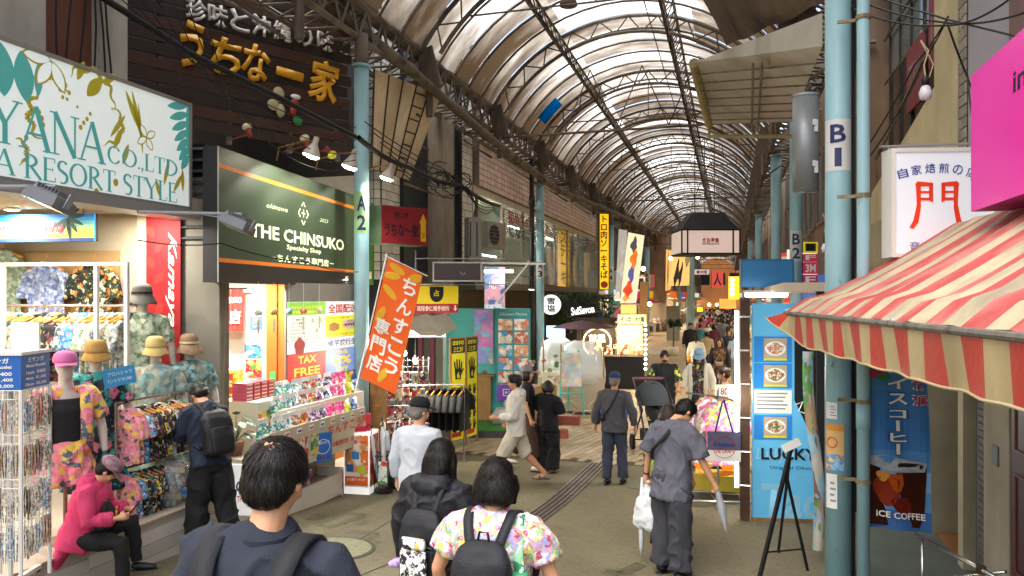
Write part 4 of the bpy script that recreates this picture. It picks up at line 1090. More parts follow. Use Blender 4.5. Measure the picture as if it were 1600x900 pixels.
for i in range(n):
 k=random.choice([0,3,0,4,7,0,2,5])if i<18 else random.choice([5,7,5])
 p=P2.w(x0-.35+i*(w+.25)/n,zr-.09,.3)
 hang(k,p,P2.rz+radians(78)+random.uniform(-.12,.12),DES[k]+' shirt, '+ORD[i]+' from the left on the long back rail','aloha shirts on the long back rail',s=1.0)
x0,x1,z0,z1=WA.rect(237,290,337,590)
o=thing('wall_banner','tall red banner with white brush lettering beside the resort shop','banner',WA.w(x0,z0,-.1),WA.rz);w=x1-x0;h=z1-z0
g=MB();g.bx(0,w,0,.02,0,h);g.build('banner_board',M('banner_red','9c1218',.6,0,.12,6),o)
text('Kamayana',inkw,o,w*.74,h*.52,h*.74,w*.32,bold=.012,shear=.5,y=-.004,roll=-pi/2)
g=MB()
for k in range(9):leafshape(g,w*.26,h*(.1+.095*k),w*.4,w*.22,(.9 if k%2 else 2.2),-.003-.0002*k)
g.build('flower_drawing',M('banner_red_light','a8281f',.6),o)
P3=Pl(WA.w(3.2,0,-.1)[:2],WA.w(4,0,-.1)[:2])
x0,x1,z0,z1=WA.rect(290,324,226,380)
o=thing('louvre_vent','dark metal louvre between the turquoise lettered sign and the green shop sign','vent',WA.w(x0,z0,-.06),WA.rz);w=x1-x0;h=z1-z0
g=MB();g.bx(0,w,.03,.05,0,h);g.build('back',black,o)
for k in range(9):g=MB();g.box((w/2,0,h*(k+.5)/9),(w,.07,.012),0,Matrix.Rotation(.5,3,'X'));g.build('slat',M('slat_grey','6e7072',.5,.4),o)
pz=at(16,600,d=4.95);sc_=V((pz.x,pz.y,.72))
o=thing('spinner_rack','white wire spinner rack hung with bracelets under blue price cards','rack',sc_,.35)
hs=1.36;a=.165
for(sx,sy,rz_)in((0,-1,0),(1,0,pi/2),(0,1,pi),(-1,0,-pi/2)):
 g=MB()
 R=Matrix.Rotation(rz_,3,'Z')
 for i in range(9):g.tube(R@V((-a+i*2*a/8,-a,.26)),R@V((-a+i*2*a/8,-a,hs)),.0035,n=4)
 for j in range(20):g.tube(R@V((-a,-a,.26+j*(hs-.26)/19)),R@V((a,-a,.26+j*(hs-.26)/19)),.0035,n=4)
 g.build('wire_grid',white,o)
g=MB();
for x,y in((-a,-a),(a,-a),(a,a),(-a,a)):g.tube((x,y,.05),(x,y,hs),.012,n=6)
g.tube((0,0,0),(0,0,hs),.018,n=8);g.build('posts',white,o)
g=MB()
for k in range(4):g.box((cos(k*pi/2)*.16,sin(k*pi/2)*.16,.04),(.34,.04,.03),k*pi/2)
g.build('foot_cross',white,o)
for k in range(4):g=MB();g.ell((cos(k*pi/2)*.32,sin(k*pi/2)*.32,.02),(.02,.02,.02),8,6);g.build('castor',black,o)
g=MB();g.bx(-a,a,-a,a,hs+.005,hs+.23);b_=g.build('price_box',M('price_blue','1f5fae',.5,0,.05),o);g=MB();g.bx(-a-.01,a+.01,-a-.01,a+.01,hs+.23,hs+.25);g.build('lid',white,b_)
for rz_,nm in((0,0),(pi/2,1)):
 e=bpy.data.objects.new('price_print',None);COL.objects.link(e);e.parent=o;e.rotation_euler=(0,0,rz_)
 for s_,zz,ww,hh in(('ミサンガ',.195,.18,.035),('Missan Bracelet',.155,.22,.022),('1mm  ¥400',.11,.22,.026),('4mm  ¥1,400',.07,.23,.026),('10mm  ¥3,000',.03,.24,.026)):
  text(s_,inkw,e,0,hs+zz,ww,hh,y=-a-.003,bold=.02)
g=MB();g.box((.03,.12,hs+.34),(.2,.012,.2),-.1);g.build('white_card',white,o)
brm=[PR('beads_a',['d8cfc0','8a7a66','efe8dc','5f6f78'],60,.4,rand=1),PR('beads_b',['4a7fb0','9fb8c8','345f8a','dfe6ea'],60,.4,rand=1),PR('beads_c',['7a3f6a','c9a040','3f6a4a','b04a40'],60,.4,rand=1),PR('beads_d',['3a3430','5f5348','241f1c','8f8272'],60,.4,rand=1)]
bmesh_=[]
for m in brm:
 g=MB();
 for q in(-.008,.008):g.path([(q,0,0),(q*1.6,-.004,-.09),(q*.8,0,-.20)],[.003,.0045,.003],5)
 bmesh_.append(g.mesh('bracelet',m))
random.seed(4)
bc=0
for face_ in range(2):
 for j,zz in enumerate((hs-.06,hs-.36,hs-.64,hs-.9)):
  for i in range(9):
   x=-a+.025+i*(2*a-.05)/8;v=V((x,-a-.012,zz+random.uniform(-.02,.02)))
   if face_:v=Matrix.Rotation(pi/2,3,'Z')@v
   w_=Matrix.Rotation(.35,3,'Z')@v+sc_
   q=link('bracelet',bmesh_[(i//3+j+face_)%4 if random.random()<.8 else 0],None,w_,.35+(pi/2 if face_ else 0));bc+=1
   tag(q,'%s bracelet in row %s of the wire spinner %s side'%(ORD[i],['one','two','three','four'][j],'right' if face_ else 'front'),'bracelet','bracelets hanging on the spinner rack')
man=M('mannequin_skin','c4b8ac',.4,0,.03)
def mannequin(label,px,d,ztop,topm,botm=None,hat=None,brim=.05,hk='bucket',rz=pi/2+pi,inner=None,tall=1.68,pz=None,dress=False,open_=False,band=None,long=False,hatcol='straw'):
 p=at(px,HOR,d=d);H=tall
 f=Fig('mannequin',label,px,d,H,rz,dict(aL=((-.35,0,-1),(-.1,.15,-1)),aR=((.35,0,-1),(.1,.15,-1))),.015,loc=(p.x,p.y,ztop-H-.03),cat='mannequin')
 f.body(mat=man,mann=True,hands=False)
 if inner:f.garment('tank_top',inner,secs=[(.96,.14,.10,0),(1.1,.14,.1,0),(1.25,.16,.112,.004),(1.34,.13,.085,0)],fold=.003)
 f.garment('shirt',topm,sleeve=(.8,.07),hem=(.62 if long else.82),fit=1.08 if not inner else 1.1,fold=.01,seed=px,secs=None if not inner else[(.9,.19,.07,-.05),(1.1,.18,.08,-.045),(1.3,.185,.085,-.035),(1.41,.13,.06,-.02),(1.44,.09,.05,-.01)])
 if inner:
  for e in(-1,1):
   g=MB();f.loft(g,[(.9,.05,.03,.085),(1.1,.045,.03,.09),(1.3,.05,.03,.09),(1.42,.045,.03,.045)],lambda q,e=e:f.T((q[0]+e*.145,q[1],q[2])),12);f.sc(g).build('shirt_front',topm,f.o,True)
 if botm:f.garment('shorts',botm,secs=[],legs=(.62,.12,.10),fold=.014,seed=px+2,fit=1.08)
 if dress:f.skirt('dress_skirt',topm,.98,.42,.16,.27,.03)
 if hat:f.cap(hat,brim,hk,band=band)
 g=MB();base=(.70-(ztop-H-.03))/f.k;g.tube((0,0,base),(0,0,.95),.016,n=8);g.tube((0,0,base),(0,0,base+.015),.16,n=20);f.sc(g).build('stand',M('stand_wood','8a6a50',.6),f.o,True)
 return f
straw=M('straw','b08a4a',.9,0,.15,30,.8,120);straw2=M('straw_light','c9b070',.9,0,.15,30,.8,120);straw3=M('straw_brown','8a6f55',.9,0,.15,30,.8,120)
tosea=lambda px,d:atan2(-at(px,HOR,d=d).y,-at(px,HOR,d=d).x)-pi/2
pinkp=PR('pink_palm_cloth',['e0808c','e68e98','e6bc46','e07c8c','52606a','e8939c','d8b85a'],11,.8,fold=12)
mannequin('mannequin in pink cap, pink palm print shirt and shorts over a black tank top',102,6.0,2.22,pinkp,pinkp,M('cap_pink','c56a9a',.8,0,.1),.10,'cap',tosea(102,6)+.1,cloth('tank','17171a'))
mannequin('mannequin in brown straw bucket hat and dark tropical shirt dress',150,6.5,2.27,PR('tropic_dark',['15222e','1c3a44','2f8a84','182430','d87a94','3fa08c','1a2836'],9,.8,fold=12),None,straw,.035,'bucket',tosea(150,6.5),dress=True)
teal=PR('teal_floral',['7f9f98','94b0a6','6a8c88','a8b8a4','b89a80','87a59c'],12,.8,fold=12)
mannequin('mannequin in yellow straw hat and teal floral dress',243,7.3,2.26,teal,None,straw2,.04,'bucket',tosea(243,7.3),dress=True)
mannequin('mannequin in wide brown hat with cream edge and teal floral dress',296,7.75,2.26,PR('teal_dark',['5d8c8c','7ba6a0','3f6a70','a4b8ae','8b7f6a'],12,.8,fold=12),None,straw3,.065,'bucket',tosea(296,7.75)+.3,dress=True,band=cloth('cream_band','c9bc9a'))
mannequin('taller mannequin in pale green leaf shirt, grey hat and dark necklace',222,7.55,2.78,PR('sage_leaf',['b4bfa4','8a9c7c','c4ccb4','6e8262','bcc6ac'],13,.8,fold=12),cloth('khaki','8a826a'),M('hat_grey','7a766c',.8),.05,'bucket',tosea(222,7.5),tall=1.78,band=cloth('dark','22242a'))
Pf=Pl((-5.18,0),(-5.18,10))
for tier,(zt,z0_)in enumerate(((618,0),(742,0))):
 pass
y0,y1=at(188,620,X=-5.18).y,at(262,620,X=-5.18).y
o=thing('clothes_rack','two-tier chrome rack of small tropical shirts at the shop edge','rack',(-5.18,y0,.70),0)
zt=at(225,622,X=-5.18).z;zm=at(230,722,X=-5.18).z
g=MB()
for z in(zt,zm):g.tube((0,-.05,z-.7),(0,y1-y0+.3,z-.7),.011,n=8)
for y in(-.05,y1-y0+.3):g.tube((0,y,0),(0,y,zt-.7),.013,n=8)
g.tube((0,y1-y0,0),(0,y1-y0,.02),.1,n=12);g.build('rails',chrome,o)
for t_,(z,n,sc1)in enumerate(((zt-.075,13,.72),(zm-.06,12,.6))):
 for i in range(n):
  k=([1,1,2,0,0,3,0,3,5,0,0,6,4]if t_==0 else[1,2,3,4,3,0,4,0,5,4,0,4])[i]
  hang(k,(-5.17,y0+.02+i*(y1-y0+.15)/n,z),pi*.5-1.2+random.uniform(-.1,.1),'%s small shirt, %s from the left on the %s front rail'%(DES[k],ORD[i],['upper','lower'][t_]),'small shirts on the two-tier rack',s=sc1)
bpk=at(270,780,X=-5.1)
o=thing('plastic_tub','clear plastic bag of wrapped goods on the step edge beside the navy-jacketed man','bag',(-5.1,at(275,780,X=-5.1).y,.71),.3)
g=MB();g.path([(0,0,.02),(0,0,.15),(0,0,.34),(0,0,.42)],[.2,.22,.2,.12],12,flat=.6);g.build('clear_film',GL('film','d8dcdc',.3,.15),o,True)
random.seed(8)
for i in range(10):
 g=MB();g.box((random.uniform(-.12,.12),random.uniform(-.07,.07),.06+.03*i),(.13,.09,.05),random.uniform(0,3));g.build('packet',PR('pk%d'%(i%4),[['3a7fb8','d8d2c0','c94a3a'],['d8a33a','c9c4b0','6a8f5a'],['4a90c0','e8e4da','2a5f98'],['c9b06a','8a5a3a','ddd4b8']][i%4],20,.4),o)
x=at(187,588,X=-5.15)
o=thing('price_card','tilted light blue price card clipped above the small shirts','card',x,radians(60))
g=MB();g.box((0,0,0),(.26,.008,.16),0,Matrix.Rotation(-.15,3,'Y'));g.build('card',M('card_blue','3a93c4',.4),o);text('アロハシャツ',inkw,o,0,.03,.2,.035,y=-.007,roll=.15);text('Tシャツ ¥1,980',inkw,o,0,-.03,.2,.035,y=-.007,roll=.15)
for i,(x,y)in enumerate(((-7.6,2.2),(-6.2,3.0),(-7.6,4.4),(-6.2,5.0),(-7.2,5.9),(-6.0,6.2))):
 spotlamp(ORD[i]+' round downlight in the resort shop ceiling, counted from the near left',(x,y,3.595),13,group='downlights in the resort shop')
 # sweets shop with green sign
PC=Pl((-5.2,6.6),(-5.68,10.4))
o,w,h=sign(PC,'shop_sign','dark green shop sign with orange stripes reading the chinsuko specialty shop','sign',340,553,228,441,M('sign_green','3a4834',.4,0,.1,1),M('sign_side','1f1c1a',.6),.17,ref=340)
org=M('stripe_orange','e07a18',.5,0,.04);pale=M('print_pale_green','dfe8b8',.5,0,.04,emit=.25)
g=MB();g.bx(0,w,-.006,-.002,h*.845,h*.875);g.build('orange_stripe',org,o);g=MB();g.bx(0,w,-.006,-.002,h*.15,h*.18);g.build('orange_stripe',org,o)
g=MB();g.bx(0,w,-.005,-.0025,0,h*.15);g.build('dark_band',M('sign_dark','262520',.4),o);g=MB();g.bx(-.004,.008,-.01,.0,0,h).bx(w-.008,w+.004,-.01,0,0,h);g.build('edge_trim',M('alu_edge','a8aaa4',.4,.4),o)
text('THE CHINSUKO',pale,o,w*.53,h*.43,w*.72,h*.115,bold=.03,y=-.008)
text('Specialty Shop',pale,o,w*.54,h*.325,w*.27,h*.055,bold=.015,y=-.008)
text('－ちんすこう専門店－',pale,o,w*.54,h*.225,w*.5,h*.07,bold=.02,y=-.008)
text('okinawa',pale,o,w*.34,h*.655,w*.14,h*.04,shear=.3,y=-.008);text('2023',pale,o,w*.70,h*.64,w*.075,h*.035,shear=.3,y=-.008)
for a in range(4):
 g=MB();q=Matrix.Rotation(a*pi/2,3,'Y');c=V((w*.53,0,h*.66));L_=h*.035
 for e in(-1,1):g.box(c+q@V((e*L_*.5,-.006,h*.085)),(L_*1.5,.003,.014),0,q@Matrix.Rotation(e*.8,3,'Y'))
 g.build('emblem_bracket',pale,o)
g=MB();g.box((w*.53,-.006,h*.66),(h*.07,.003,.016));g.build('emblem_bar',pale,o);g=MB();g.box((w*.53,-.0075,h*.66),(.016,.003,h*.07));g.build('emblem_bar',pale,o)
lampw=M('lamp_white','cfc8bc',.4,0,.12,6,stain='9a8468')
def parlamp(label,px,py,d,grp='white reflector lamps above the green sign'):
 p=at(px,py,d=d);o=thing('reflector_lamp',label,'lamp',p,0,grp)
 R=Matrix.Rotation(.35,3,'Y')
 g=MB();g.rings([[R@V((r*cos(2*pi*i/18),r*sin(2*pi*i/18),z))for i in range(18)]for r,z in((.025,.21),(.033,.2),(.035,.13),(.06,.08),(.1,.01),(.105,-.02),(.1,-.02))]);g.build('housing',lampw,o,True)
 g=MB();g.rings([[R@V((r*cos(2*pi*i/18),r*sin(2*pi*i/18),z))for i in range(18)]for r,z in((.098,-.01),(.097,-.035),(.07,-.055),(.02,-.062))]);g.build('bulb',bulb_on,o,True)
 e=R@V((0,0,.17));g=MB();g.path([e,e+V((-.25,.1,.02)),e+V((-.75,.35,.02)),e+V((-.85,.45,-.12))],.011,6);g.build('arm',M('arm_rust','9a7f3a',.5,.2,.3,20,stain='5f4428'),o,True)
 L=bpy.data.lights.new('light','SPOT');L.energy=32;L.spot_size=2.2;L.color=(1,.98,.9);L.shadow_soft_size=.08
 l_=bpy.data.objects.new('light',L);COL.objects.link(l_);l_.parent=o;l_.location=R@V((0,0,-.07));l_.rotation_euler=(0,.45,0);return o
parlamp('lit white reflector lamp, leftmost of the three above the green sign',487,240,8.9);parlamp('lit white reflector lamp overlapping the blue pole at the green sign corner',547,258,9.7);parlamp('lit white reflector lamp right of the blue pole',605,276,10.9)
redm=M('socket_red','8f2a22',.5)
for i,(px,py,lb)in enumerate(((386,198,'cream bulb in a red socket at the left of the wooden sign'),(476,216,'red socket lamp just above the leftmost white reflector lamp'),(519,242,'yellow bulb in red socket between two white reflector lamps'))):
 p=at(px,py,d=9.3);o=thing('small_spot_lamp',lb,'lamp',p);R=Matrix.Rotation(-.4 if i<2 else 2.4,3,'Y')
 g=MB();g.path([R@V((0,0,-.04)),R@V((0,0,-.14))],[.035,.028],12);g.build('socket',redm,o,True)
 g=MB();g.ell((0,0,0),(.062,.062,.045),14,8);g.v=[tuple(R@V(v))for v in g.v];g.build('bulb',M('bulb_cream','d9cfae',.3)if i<2 else M('bulb_yellow','d8d23a',.3),o,True)
 g=MB();e=R@V((0,0,-.1));g.tube(e,e+V((-.5,.25,.0)),.01);g.build('arm',redm,o)
PW=Pl((-7.0,7.38),(-5.58,10.1))
LW=(V((-5.58,10.1,0))-V((-7.0,7.38,0))).length
o=thing('wooden_sign','dark wooden slat sign with yellow and white brush characters','sign',PW.w(0,4.85),PW.rz)
sl=[M('slat_a','3c2b23',.8,0,.3,4,.4,30),M('slat_b','4a3025',.8,0,.3,4,.4,30),M('slat_c','33261f',.8,0,.3,4,.4,30)]
random.seed(2)
for k in range(20):
 z=.02+k*.172;g=MB();g.bx(-.6+random.uniform(-.1,.1),LW+random.uniform(-.04,.04),random.uniform(-.01,.01),.03,z,z+.14+random.uniform(-.01,.012));g.build('slat',sl[k%3],o)
for x in(.3,1.2,2.1,2.9):g=MB();g.bx(x-.03,x+.03,.04,.1,-.1,3.6);g.build('batten',M('batten','6b6a66',.7),o)
gold=M('letter_gold','d69a12',.45,0,.06);silv=M('letter_silver','c3c0b8',.5,0,.08)
for i,c in enumerate('珍味と沖縄の味'):
 px=305+i*33.5;x,z=PW.hit(px,18+(px-305)*.236);text(c,silv,o,x,z-4.85,.27,.29,bold=.03,y=-.03,ext=.03)
for i,(c,px,py,hh,ww)in enumerate((('う',297,72,.62,.3),('ち',350,90,.5,.42),('な',397,100,.52,.42),('一',450,117,.12,.42),('家',503,128,.62,.5))):
 x,z=PW.hit(px,py);text(c,gold,o,x,z-4.85,ww,hh,bold=.045,y=-.035,ext=.035,shear=.15,roll=-.05)
g=MB();x,z=PW.hit(432,160);z-=4.85
g.ell((x,-.06,z+.1),(.09,.03,.11)).ell((x-.08,-.06,z-.06),(.09,.03,.08)).ell((x+.03,-.06,z-.12),(.07,.03,.1));g.build('plaster_flower',M('plaster_cream','b5aa84',.6),o,True)
g=MB();g.ell((x+.25,-.06,z+.02),(.07,.04,.06)).ell((x+.22,-.06,z-.1),(.05,.04,.08));g.build('plaster_fish',M('plaster_red','9a2a22',.5),o,True);g=MB();g.ell((x+.3,-.06,z-.22),(.08,.03,.07));g.build('plaster_leaf',M('plaster_green','2f7a3a',.5),o,True)
g=MB();g.ell((x+.27,-.05,z+.12),(.08,.035,.04));g.build('plaster_cap',inkw,o,True)
ws=thing('sweets_shop','sweets shop with white walls and orange columns below the green sign','shop',(-5.7,8.5,0))
def W_(mb,nm,mat,**k):return B_(mb,nm,mat,ws,**k)
g=MB();g.bx(-9.5,-7.4,6.95,11.2,4.7,10);W_(g,'upper_wall',M('dark_wall','2f2b28',.9,0,.2))
g=MB();g.bx(-9.5,-5.75,6.95,11.15,2.98,3.1);W_(g,'ceiling',M('ceiling_warm','c4b59c'))
g=MB();g.bx(-9.5,-9.35,6.95,11.2,0,3);W_(g,'back_wall',ivory)
g=MB();g.bx(-9.5,-5.8,11.0,11.15,0,4.7);W_(g,'end_wall',M('wall_offwhite','b8b0a0',.8))
g=MB();g.bx(-9.5,-5.35,6.9,11.2,0,.18);W_(g,'floor',M('shop_floor','b5aa98'))
PI=Pl((-8.2,9.0),(-5.9,9.75))
x0,x1,z0,z1=PI.rect(330,416,442,680)
g=MB();g.bx(x0-.4,x1,0,.1,.18,2.98);onW(PI,ws,g,'white_partition',M('bright_white','d8d6d0',.7,0,.04))
x2,_,_,_=PI.rect(450,460,442,680)
orn=M('orange_panel','a85a1c',.5,0,.12,2)
PO=Pl((-6.05,9.2),(-5.45,9.45))
for a,b,dp in((416,432,.0),(434,449,.03)):
 xa,xb,_,_=PO.rect(a,b,442,680);g=MB();g.bx(xa,xb,dp,dp+.08,.18,2.98);onW(PO,ws,g,'orange_column',orn)
g=MB();xa,xb,za,zb=PO.rect(422,430,581,595);g.bx(xa,xb,-.015,0,za,zb);onW(PO,ws,g,'exit_notice',M('exit_green','3aa04a',.5,emit=.3))
g=MB();g.bx(-5.9,-5.8,9.55,11.0,.18,2.98);W_(g,'orange_wall',orn)
for i,q in enumerate(((-7.4,8.3),(-6.5,8.6),(-5.75,9.0),(-5.7,10.1),(-5.7,7.7))):spotlamp('%s downlight in the sweets shop ceiling from the left'%ORD[i],(*q,2.975),22,group='downlights in the sweets shop')
x0,x1,z0,z1=PI.rect(334,391,452,516)
o=thing('shop_curtain','red split curtain with white shop name inside the sweets shop','curtain',PI.w(x0,z0,-.3),PI.rz);w=x1-x0;h=z1-z0
for k in range(3):
 g=MB();n=6
 for i in range(n+1):
  x=w*(k+i/n*.97)/3;g.v+=[(x,.012*sin(i*2+k),0),(x,.006*sin(i*2),h)]
 for i in range(n):b=2*i;g.face((b,b+2,b+3,b+1))
 g.build('curtain_strip',M('noren_red','c9261c',.7,0,.05,emit=.15),o)
text('THE CHINSUKO',inkw,o,w*.5,h*.74,w*.95,h*.14,y=-.03,bold=.02,shear=.1);text('専門店',inkw,o,w*.5,h*.34,w*.88,h*.34,y=-.03,bold=.03)
g=MB();g.tube((-.05,0,h+.01),(w+.05,0,h+.01),.012);g.build('rod',black,o)
def poster(P,name,label,cat,px0,px1,pyt,pyb,mat,off=-.02,group=None,t=.008,rot=None):
 x0,x1,z0,z1=P.rect(px0,px1,pyt,pyb);o=thing(name,label,cat,P.w(x0,z0,off),P.rz,group);g=MB();g.bx(0,x1-x0,0,t,0,z1-z0);g.build('sheet',mat,o);return o,x1-x0,z1-z0
o,w,h=poster(PI,'poster','small white and blue five percent off notice by the red curtain','poster',391,410,486,514,M('paper_blue','5f86c8',.5));text('5%',gold,o,w/2,h*.45,w*.6,h*.3,bold=.03);text('OFF',inkw,o,w/2,h*.15,w*.5,h*.14);g=MB();g.bx(0,w,-.003,0,h*.7,h);g.build('band',inkw,o)
o,w,h=poster(PI,'poster','blue and white sea picture poster on the white partition','poster',383,409,538,558,PR('sea_pic',['3a93c4','cfe0e6','2f78b0','e4eef0','58a8d0'],14,.5))
o,w,h=poster(PI,'poster','product poster of red packets on the white partition','poster',384,409,562,589,PR('packet_pic',['c9302a','e8c34c','5f8a3c','d8d0b0','b8202a'],18,.5))
yb_=PR('yellow_box',['e2cf4a','d9c23c','e8dc7a','b8862c','e6d460'],26,.6,rand=1)
p=at(356,600,d=9.4);k=0
for j in range(3):
 for i in range(2 if j else 3):
  o=thing('gift_box','%s yellow patterned gift box in the %s layer inside the sweets shop'%(ORD[i],['bottom','middle','top'][j]),'box',(p.x-.22+.24*i,p.y+.06*i,1.25+.17*j),.3,'yellow gift boxes in the sweets shop')
  g=MB();g.box((0,0,.08),(.22,.22,.155));g.build('carton',yb_,o);g=MB();g.box((0,-.112,.08),(.1,.004,.08));g.build('front_label',M('label_red','b5382c'),o)
g=MB();c=p;g.box((p.x-.05,p.y+.05,.7),(.85,.4,1.09),.3);W_(g,'inner_counter',ivory)
for i,px in enumerate((391,416,440,463,488,508,523)):
 q=PC.w(PC.hit(px)[0],0,-.1);z=2.7+(462-462)/1;o=thing('wind_chime','small glass wind chime, %s from the left under the green sign'%ORD[i],'wind chime',(q.x,q.y,2.50),0,'glass wind chimes')
 m_=[M('chime_%d'%k,c,.15,0,.2,30)for k,c in enumerate(('d8d4c4','c9a060','7fb0c8','c96a5a'))][i%4]
 g=MB();g.lathe([(.034,-.03),(.045,0),(.036,.03),(.008,.045)],n=14);g.build('bowl',m_,o,True);g=MB();g.tube((0,0,.04),(0,0,.36),.002,n=4).tube((0,0,-.03),(0,0,-.08),.002,n=4);g.build('thread',inkw,o);g=MB();g.box((0,0,-.16),(.03,.002,.16));g.build('paper_slip',ivory,o)
PB=Pl((-5.42,8.3),(-5.35,10.3))
x0,x1,z0,z1=PB.rect(449,559,472,596)
PB2=Pl(PB.w(x0,0)[:2],PB.w(x1,0)[:2])
o=thing('poster_board','poster board with tax free, five percent off and delivery posters','poster board',PB.w(x0,z0),PB.rz);w=x1-x0;h=z1-z0
g=MB();g.bx(-.02,w+.02,.005,.03,-.02,h+.25);g.build('backing',M('board_grey','77746c'),o)
def pane(nm,u0,u1,v0,v1,mat,y=-.002):
 g=MB();g.bx(u0*w,u1*w,y,.005,v0*h,v1*h);return g.build(nm,mat,o)
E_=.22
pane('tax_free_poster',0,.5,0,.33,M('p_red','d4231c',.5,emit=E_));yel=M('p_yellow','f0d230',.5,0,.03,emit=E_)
text('TAX',yel,o,w*.25,h*.245,w*.24,h*.10,bold=.03);text('FREE',yel,o,w*.25,h*.09,w*.34,h*.11,bold=.03)
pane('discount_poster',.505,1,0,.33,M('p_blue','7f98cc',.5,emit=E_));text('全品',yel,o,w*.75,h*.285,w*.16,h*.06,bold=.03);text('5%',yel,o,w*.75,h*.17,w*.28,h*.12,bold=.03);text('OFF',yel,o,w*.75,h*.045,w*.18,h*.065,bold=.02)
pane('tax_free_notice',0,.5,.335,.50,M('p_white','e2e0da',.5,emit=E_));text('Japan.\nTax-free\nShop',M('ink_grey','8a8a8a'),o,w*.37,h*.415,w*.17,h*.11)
g=MB();cx,cz,r=w*.15,h*.42,w*.07
for k in range(5):a=k*2*pi/5+pi/2;g.poly([(cx+cos(a)*r*.5+r*.52*cos(t),-.0035-.0003*k,cz+sin(a)*r*.5+r*.52*sin(t))for t in[2*pi*i/12 for i in range(12)]])
g.build('blossom_mark',inkr,o)
pane('student_poster',.505,1,.335,.50,M('p_white','e2e0da'));text('修学旅行生',M('ink_blue','6a84b8'),o,w*.75,h*.42,w*.44,h*.095,bold=.03)
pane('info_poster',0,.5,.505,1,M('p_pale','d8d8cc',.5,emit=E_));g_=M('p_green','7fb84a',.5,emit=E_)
g=MB();g.bx(0,w*.5,-.0045,-.002,h*.83,h*.995);g.build('green_band',g_,o);text('キャッシュレス 使えます！',yel,o,w*.25,h*.93,w*.42,h*.045,y=-.007,bold=.02);text('対応OK   可能です！',yel,o,w*.25,h*.865,w*.40,h*.04,y=-.007,bold=.02)
for k in range(6):text(['・・ ■■ VISA','□□□ ●●●','PAY  交通系','○○○ iD','QUICPay ■','・・・・・'][k],M('ink_grey','8a8a8a'),o,w*.13,h*(.77-.045*k),w*.17,h*.022)
for cx,cz in((w*.32,h*.75),(w*.43,h*.75),(w*.38,h*.615)):
 g=MB();g.poly([(cx+.028*cos(t),-.004,cz+.028*sin(t))for t in[2*pi*i/18 for i in range(18)]]);g.build('round_icon',g_,o);g=MB();g.box((cx,-.005,cz),(.02,.002,.016));g.build('icon_mark',inkw,o)
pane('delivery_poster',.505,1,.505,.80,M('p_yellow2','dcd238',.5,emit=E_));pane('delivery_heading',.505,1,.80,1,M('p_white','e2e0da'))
text('全国配送',inkr,o,w*.755,h*.90,w*.44,h*.13,bold=.05);text('ちんすこう 全国一律',M('ink_green','3f7a2c'),o,w*.70,h*.77,w*.3,h*.03);text('日本どこでも届けます！',M('ink_green','3f7a2c'),o,w*.76,h*.54,w*.38,h*.03)
g=MB();n=20;g.poly([(w*.86+w*.115*cos(t)*(1+.07*sin(8*t)),-.0045,h*.675+h*.07*sin(t)*(1+.1*sin(8*t)))for t in[2*pi*i/40 for i in range(40)]]);g.build('cloud_bubble',inkw,o);text('¥999',inkr,o,w*.86,h*.665,w*.17,h*.05,y=-.007,bold=.03);text('全国一律',ink,o,w*.86,h*.715,w*.09,h*.02,y=-.007)
g=MB();g.poly([(w*.55,-.0045,h*.6),(w*.62,-.0045,h*.58),(w*.70,-.0045,h*.61),(w*.70,-.0045,h*.68),(w*.62,-.0045,h*.71),(w*.55,-.0045,h*.68)]);g.build('parcel_picture',M('parcel','c9964a'),o)
x0,x1=PB.hit(440)[0],PB.hit(566)[0]
dd=thing('display_stand','white stepped display stand holding bags of sweets','display stand',PB.w(0,.1),PB.rz)
g=MB();cfg=[(0.0,1.40),(.22,1.15),(.46,.88)]
st=[]
for j,(py,off,pa_,pb_)in enumerate(((668,-.44,404,557),(638,-.22,424,557),(617,0,428,557))):
 Pj=Pl(PB.w(0,0,off)[:2],PB.w(1,0,off)[:2]);st.append((off,Pj.hit(490,py)[1]+.1,Pj.hit(pa_)[0],Pj.hit(pb_)[0]))
whs=M('stand_white','d0cab8',.5,0,.06)
XA=PB.hit(432)[0]
for j,(off,z,xa_,xb_)in enumerate(st):
 g=MB();zz=z-.1;g.bx(xa_,xb_,off-.12,off+.12,.60+.002*j,zz-.0);g.build('step',whs,dd)
g=MB();g.bx(st[0][2],st[0][3],st[0][0]-.14,st[0][0]-.125,.58,st[0][1]-.1+.02);fr_=g.build('front_board',M('front_cream','c9c0a4',.5,0,.08),dd)
text('ちんすこう屋',M('ink_orange','d4562a'),dd,(XA+x1)/2-.3,st[0][1]-.26,1.0,.13,y=st[0][0]-.142,bold=.03);text('沖縄限定 お土産',M('ink_orange','d4562a'),dd,(XA+x1)/2-.35,st[0][1]-.45,.9,.07,y=st[0][0]-.142,bold=.03)
g=MB();g.bx(st[0][2],st[0][3],-.1,.12,0,.6);g.build('recessed_base',M('base_tan','8f8370',.7),dd)
for k in range(9):
 xq=st[0][2]+.08+k*(st[0][3]-st[0][2]-.2)/8;zq=st[0][1]-.1;g=MB();g.bx(xq-.045,xq+.045,st[0][0]-.152,st[0][0]-.146,zq-.075,zq-.015);g.build('price_tag',inkw,dd);g=MB();g.bx(xq-.035,xq+.035,st[0][0]-.154,st[0][0]-.1525,zq-.055,zq-.035);g.build('tag_print',inkr if k%2 else M('ink_royal','22378a'),dd)
for k in range(4):g=MB();xq=st[0][2]+.1+.23*k;g.bx(xq,xq+.17,st[0][0]-.152,st[0][0]-.146,.66,st[0][1]-.24);g.build('product_card',PR('pc%d'%k,[['d8442c','e8b83a','d8d0b0'],['e8c43a','c9382a','5a8a3a'],['d8442c','e0dcd0','b82a2a'],['3a8a5a','e8c43a','d8d0b0']][k],20,.5),dd)
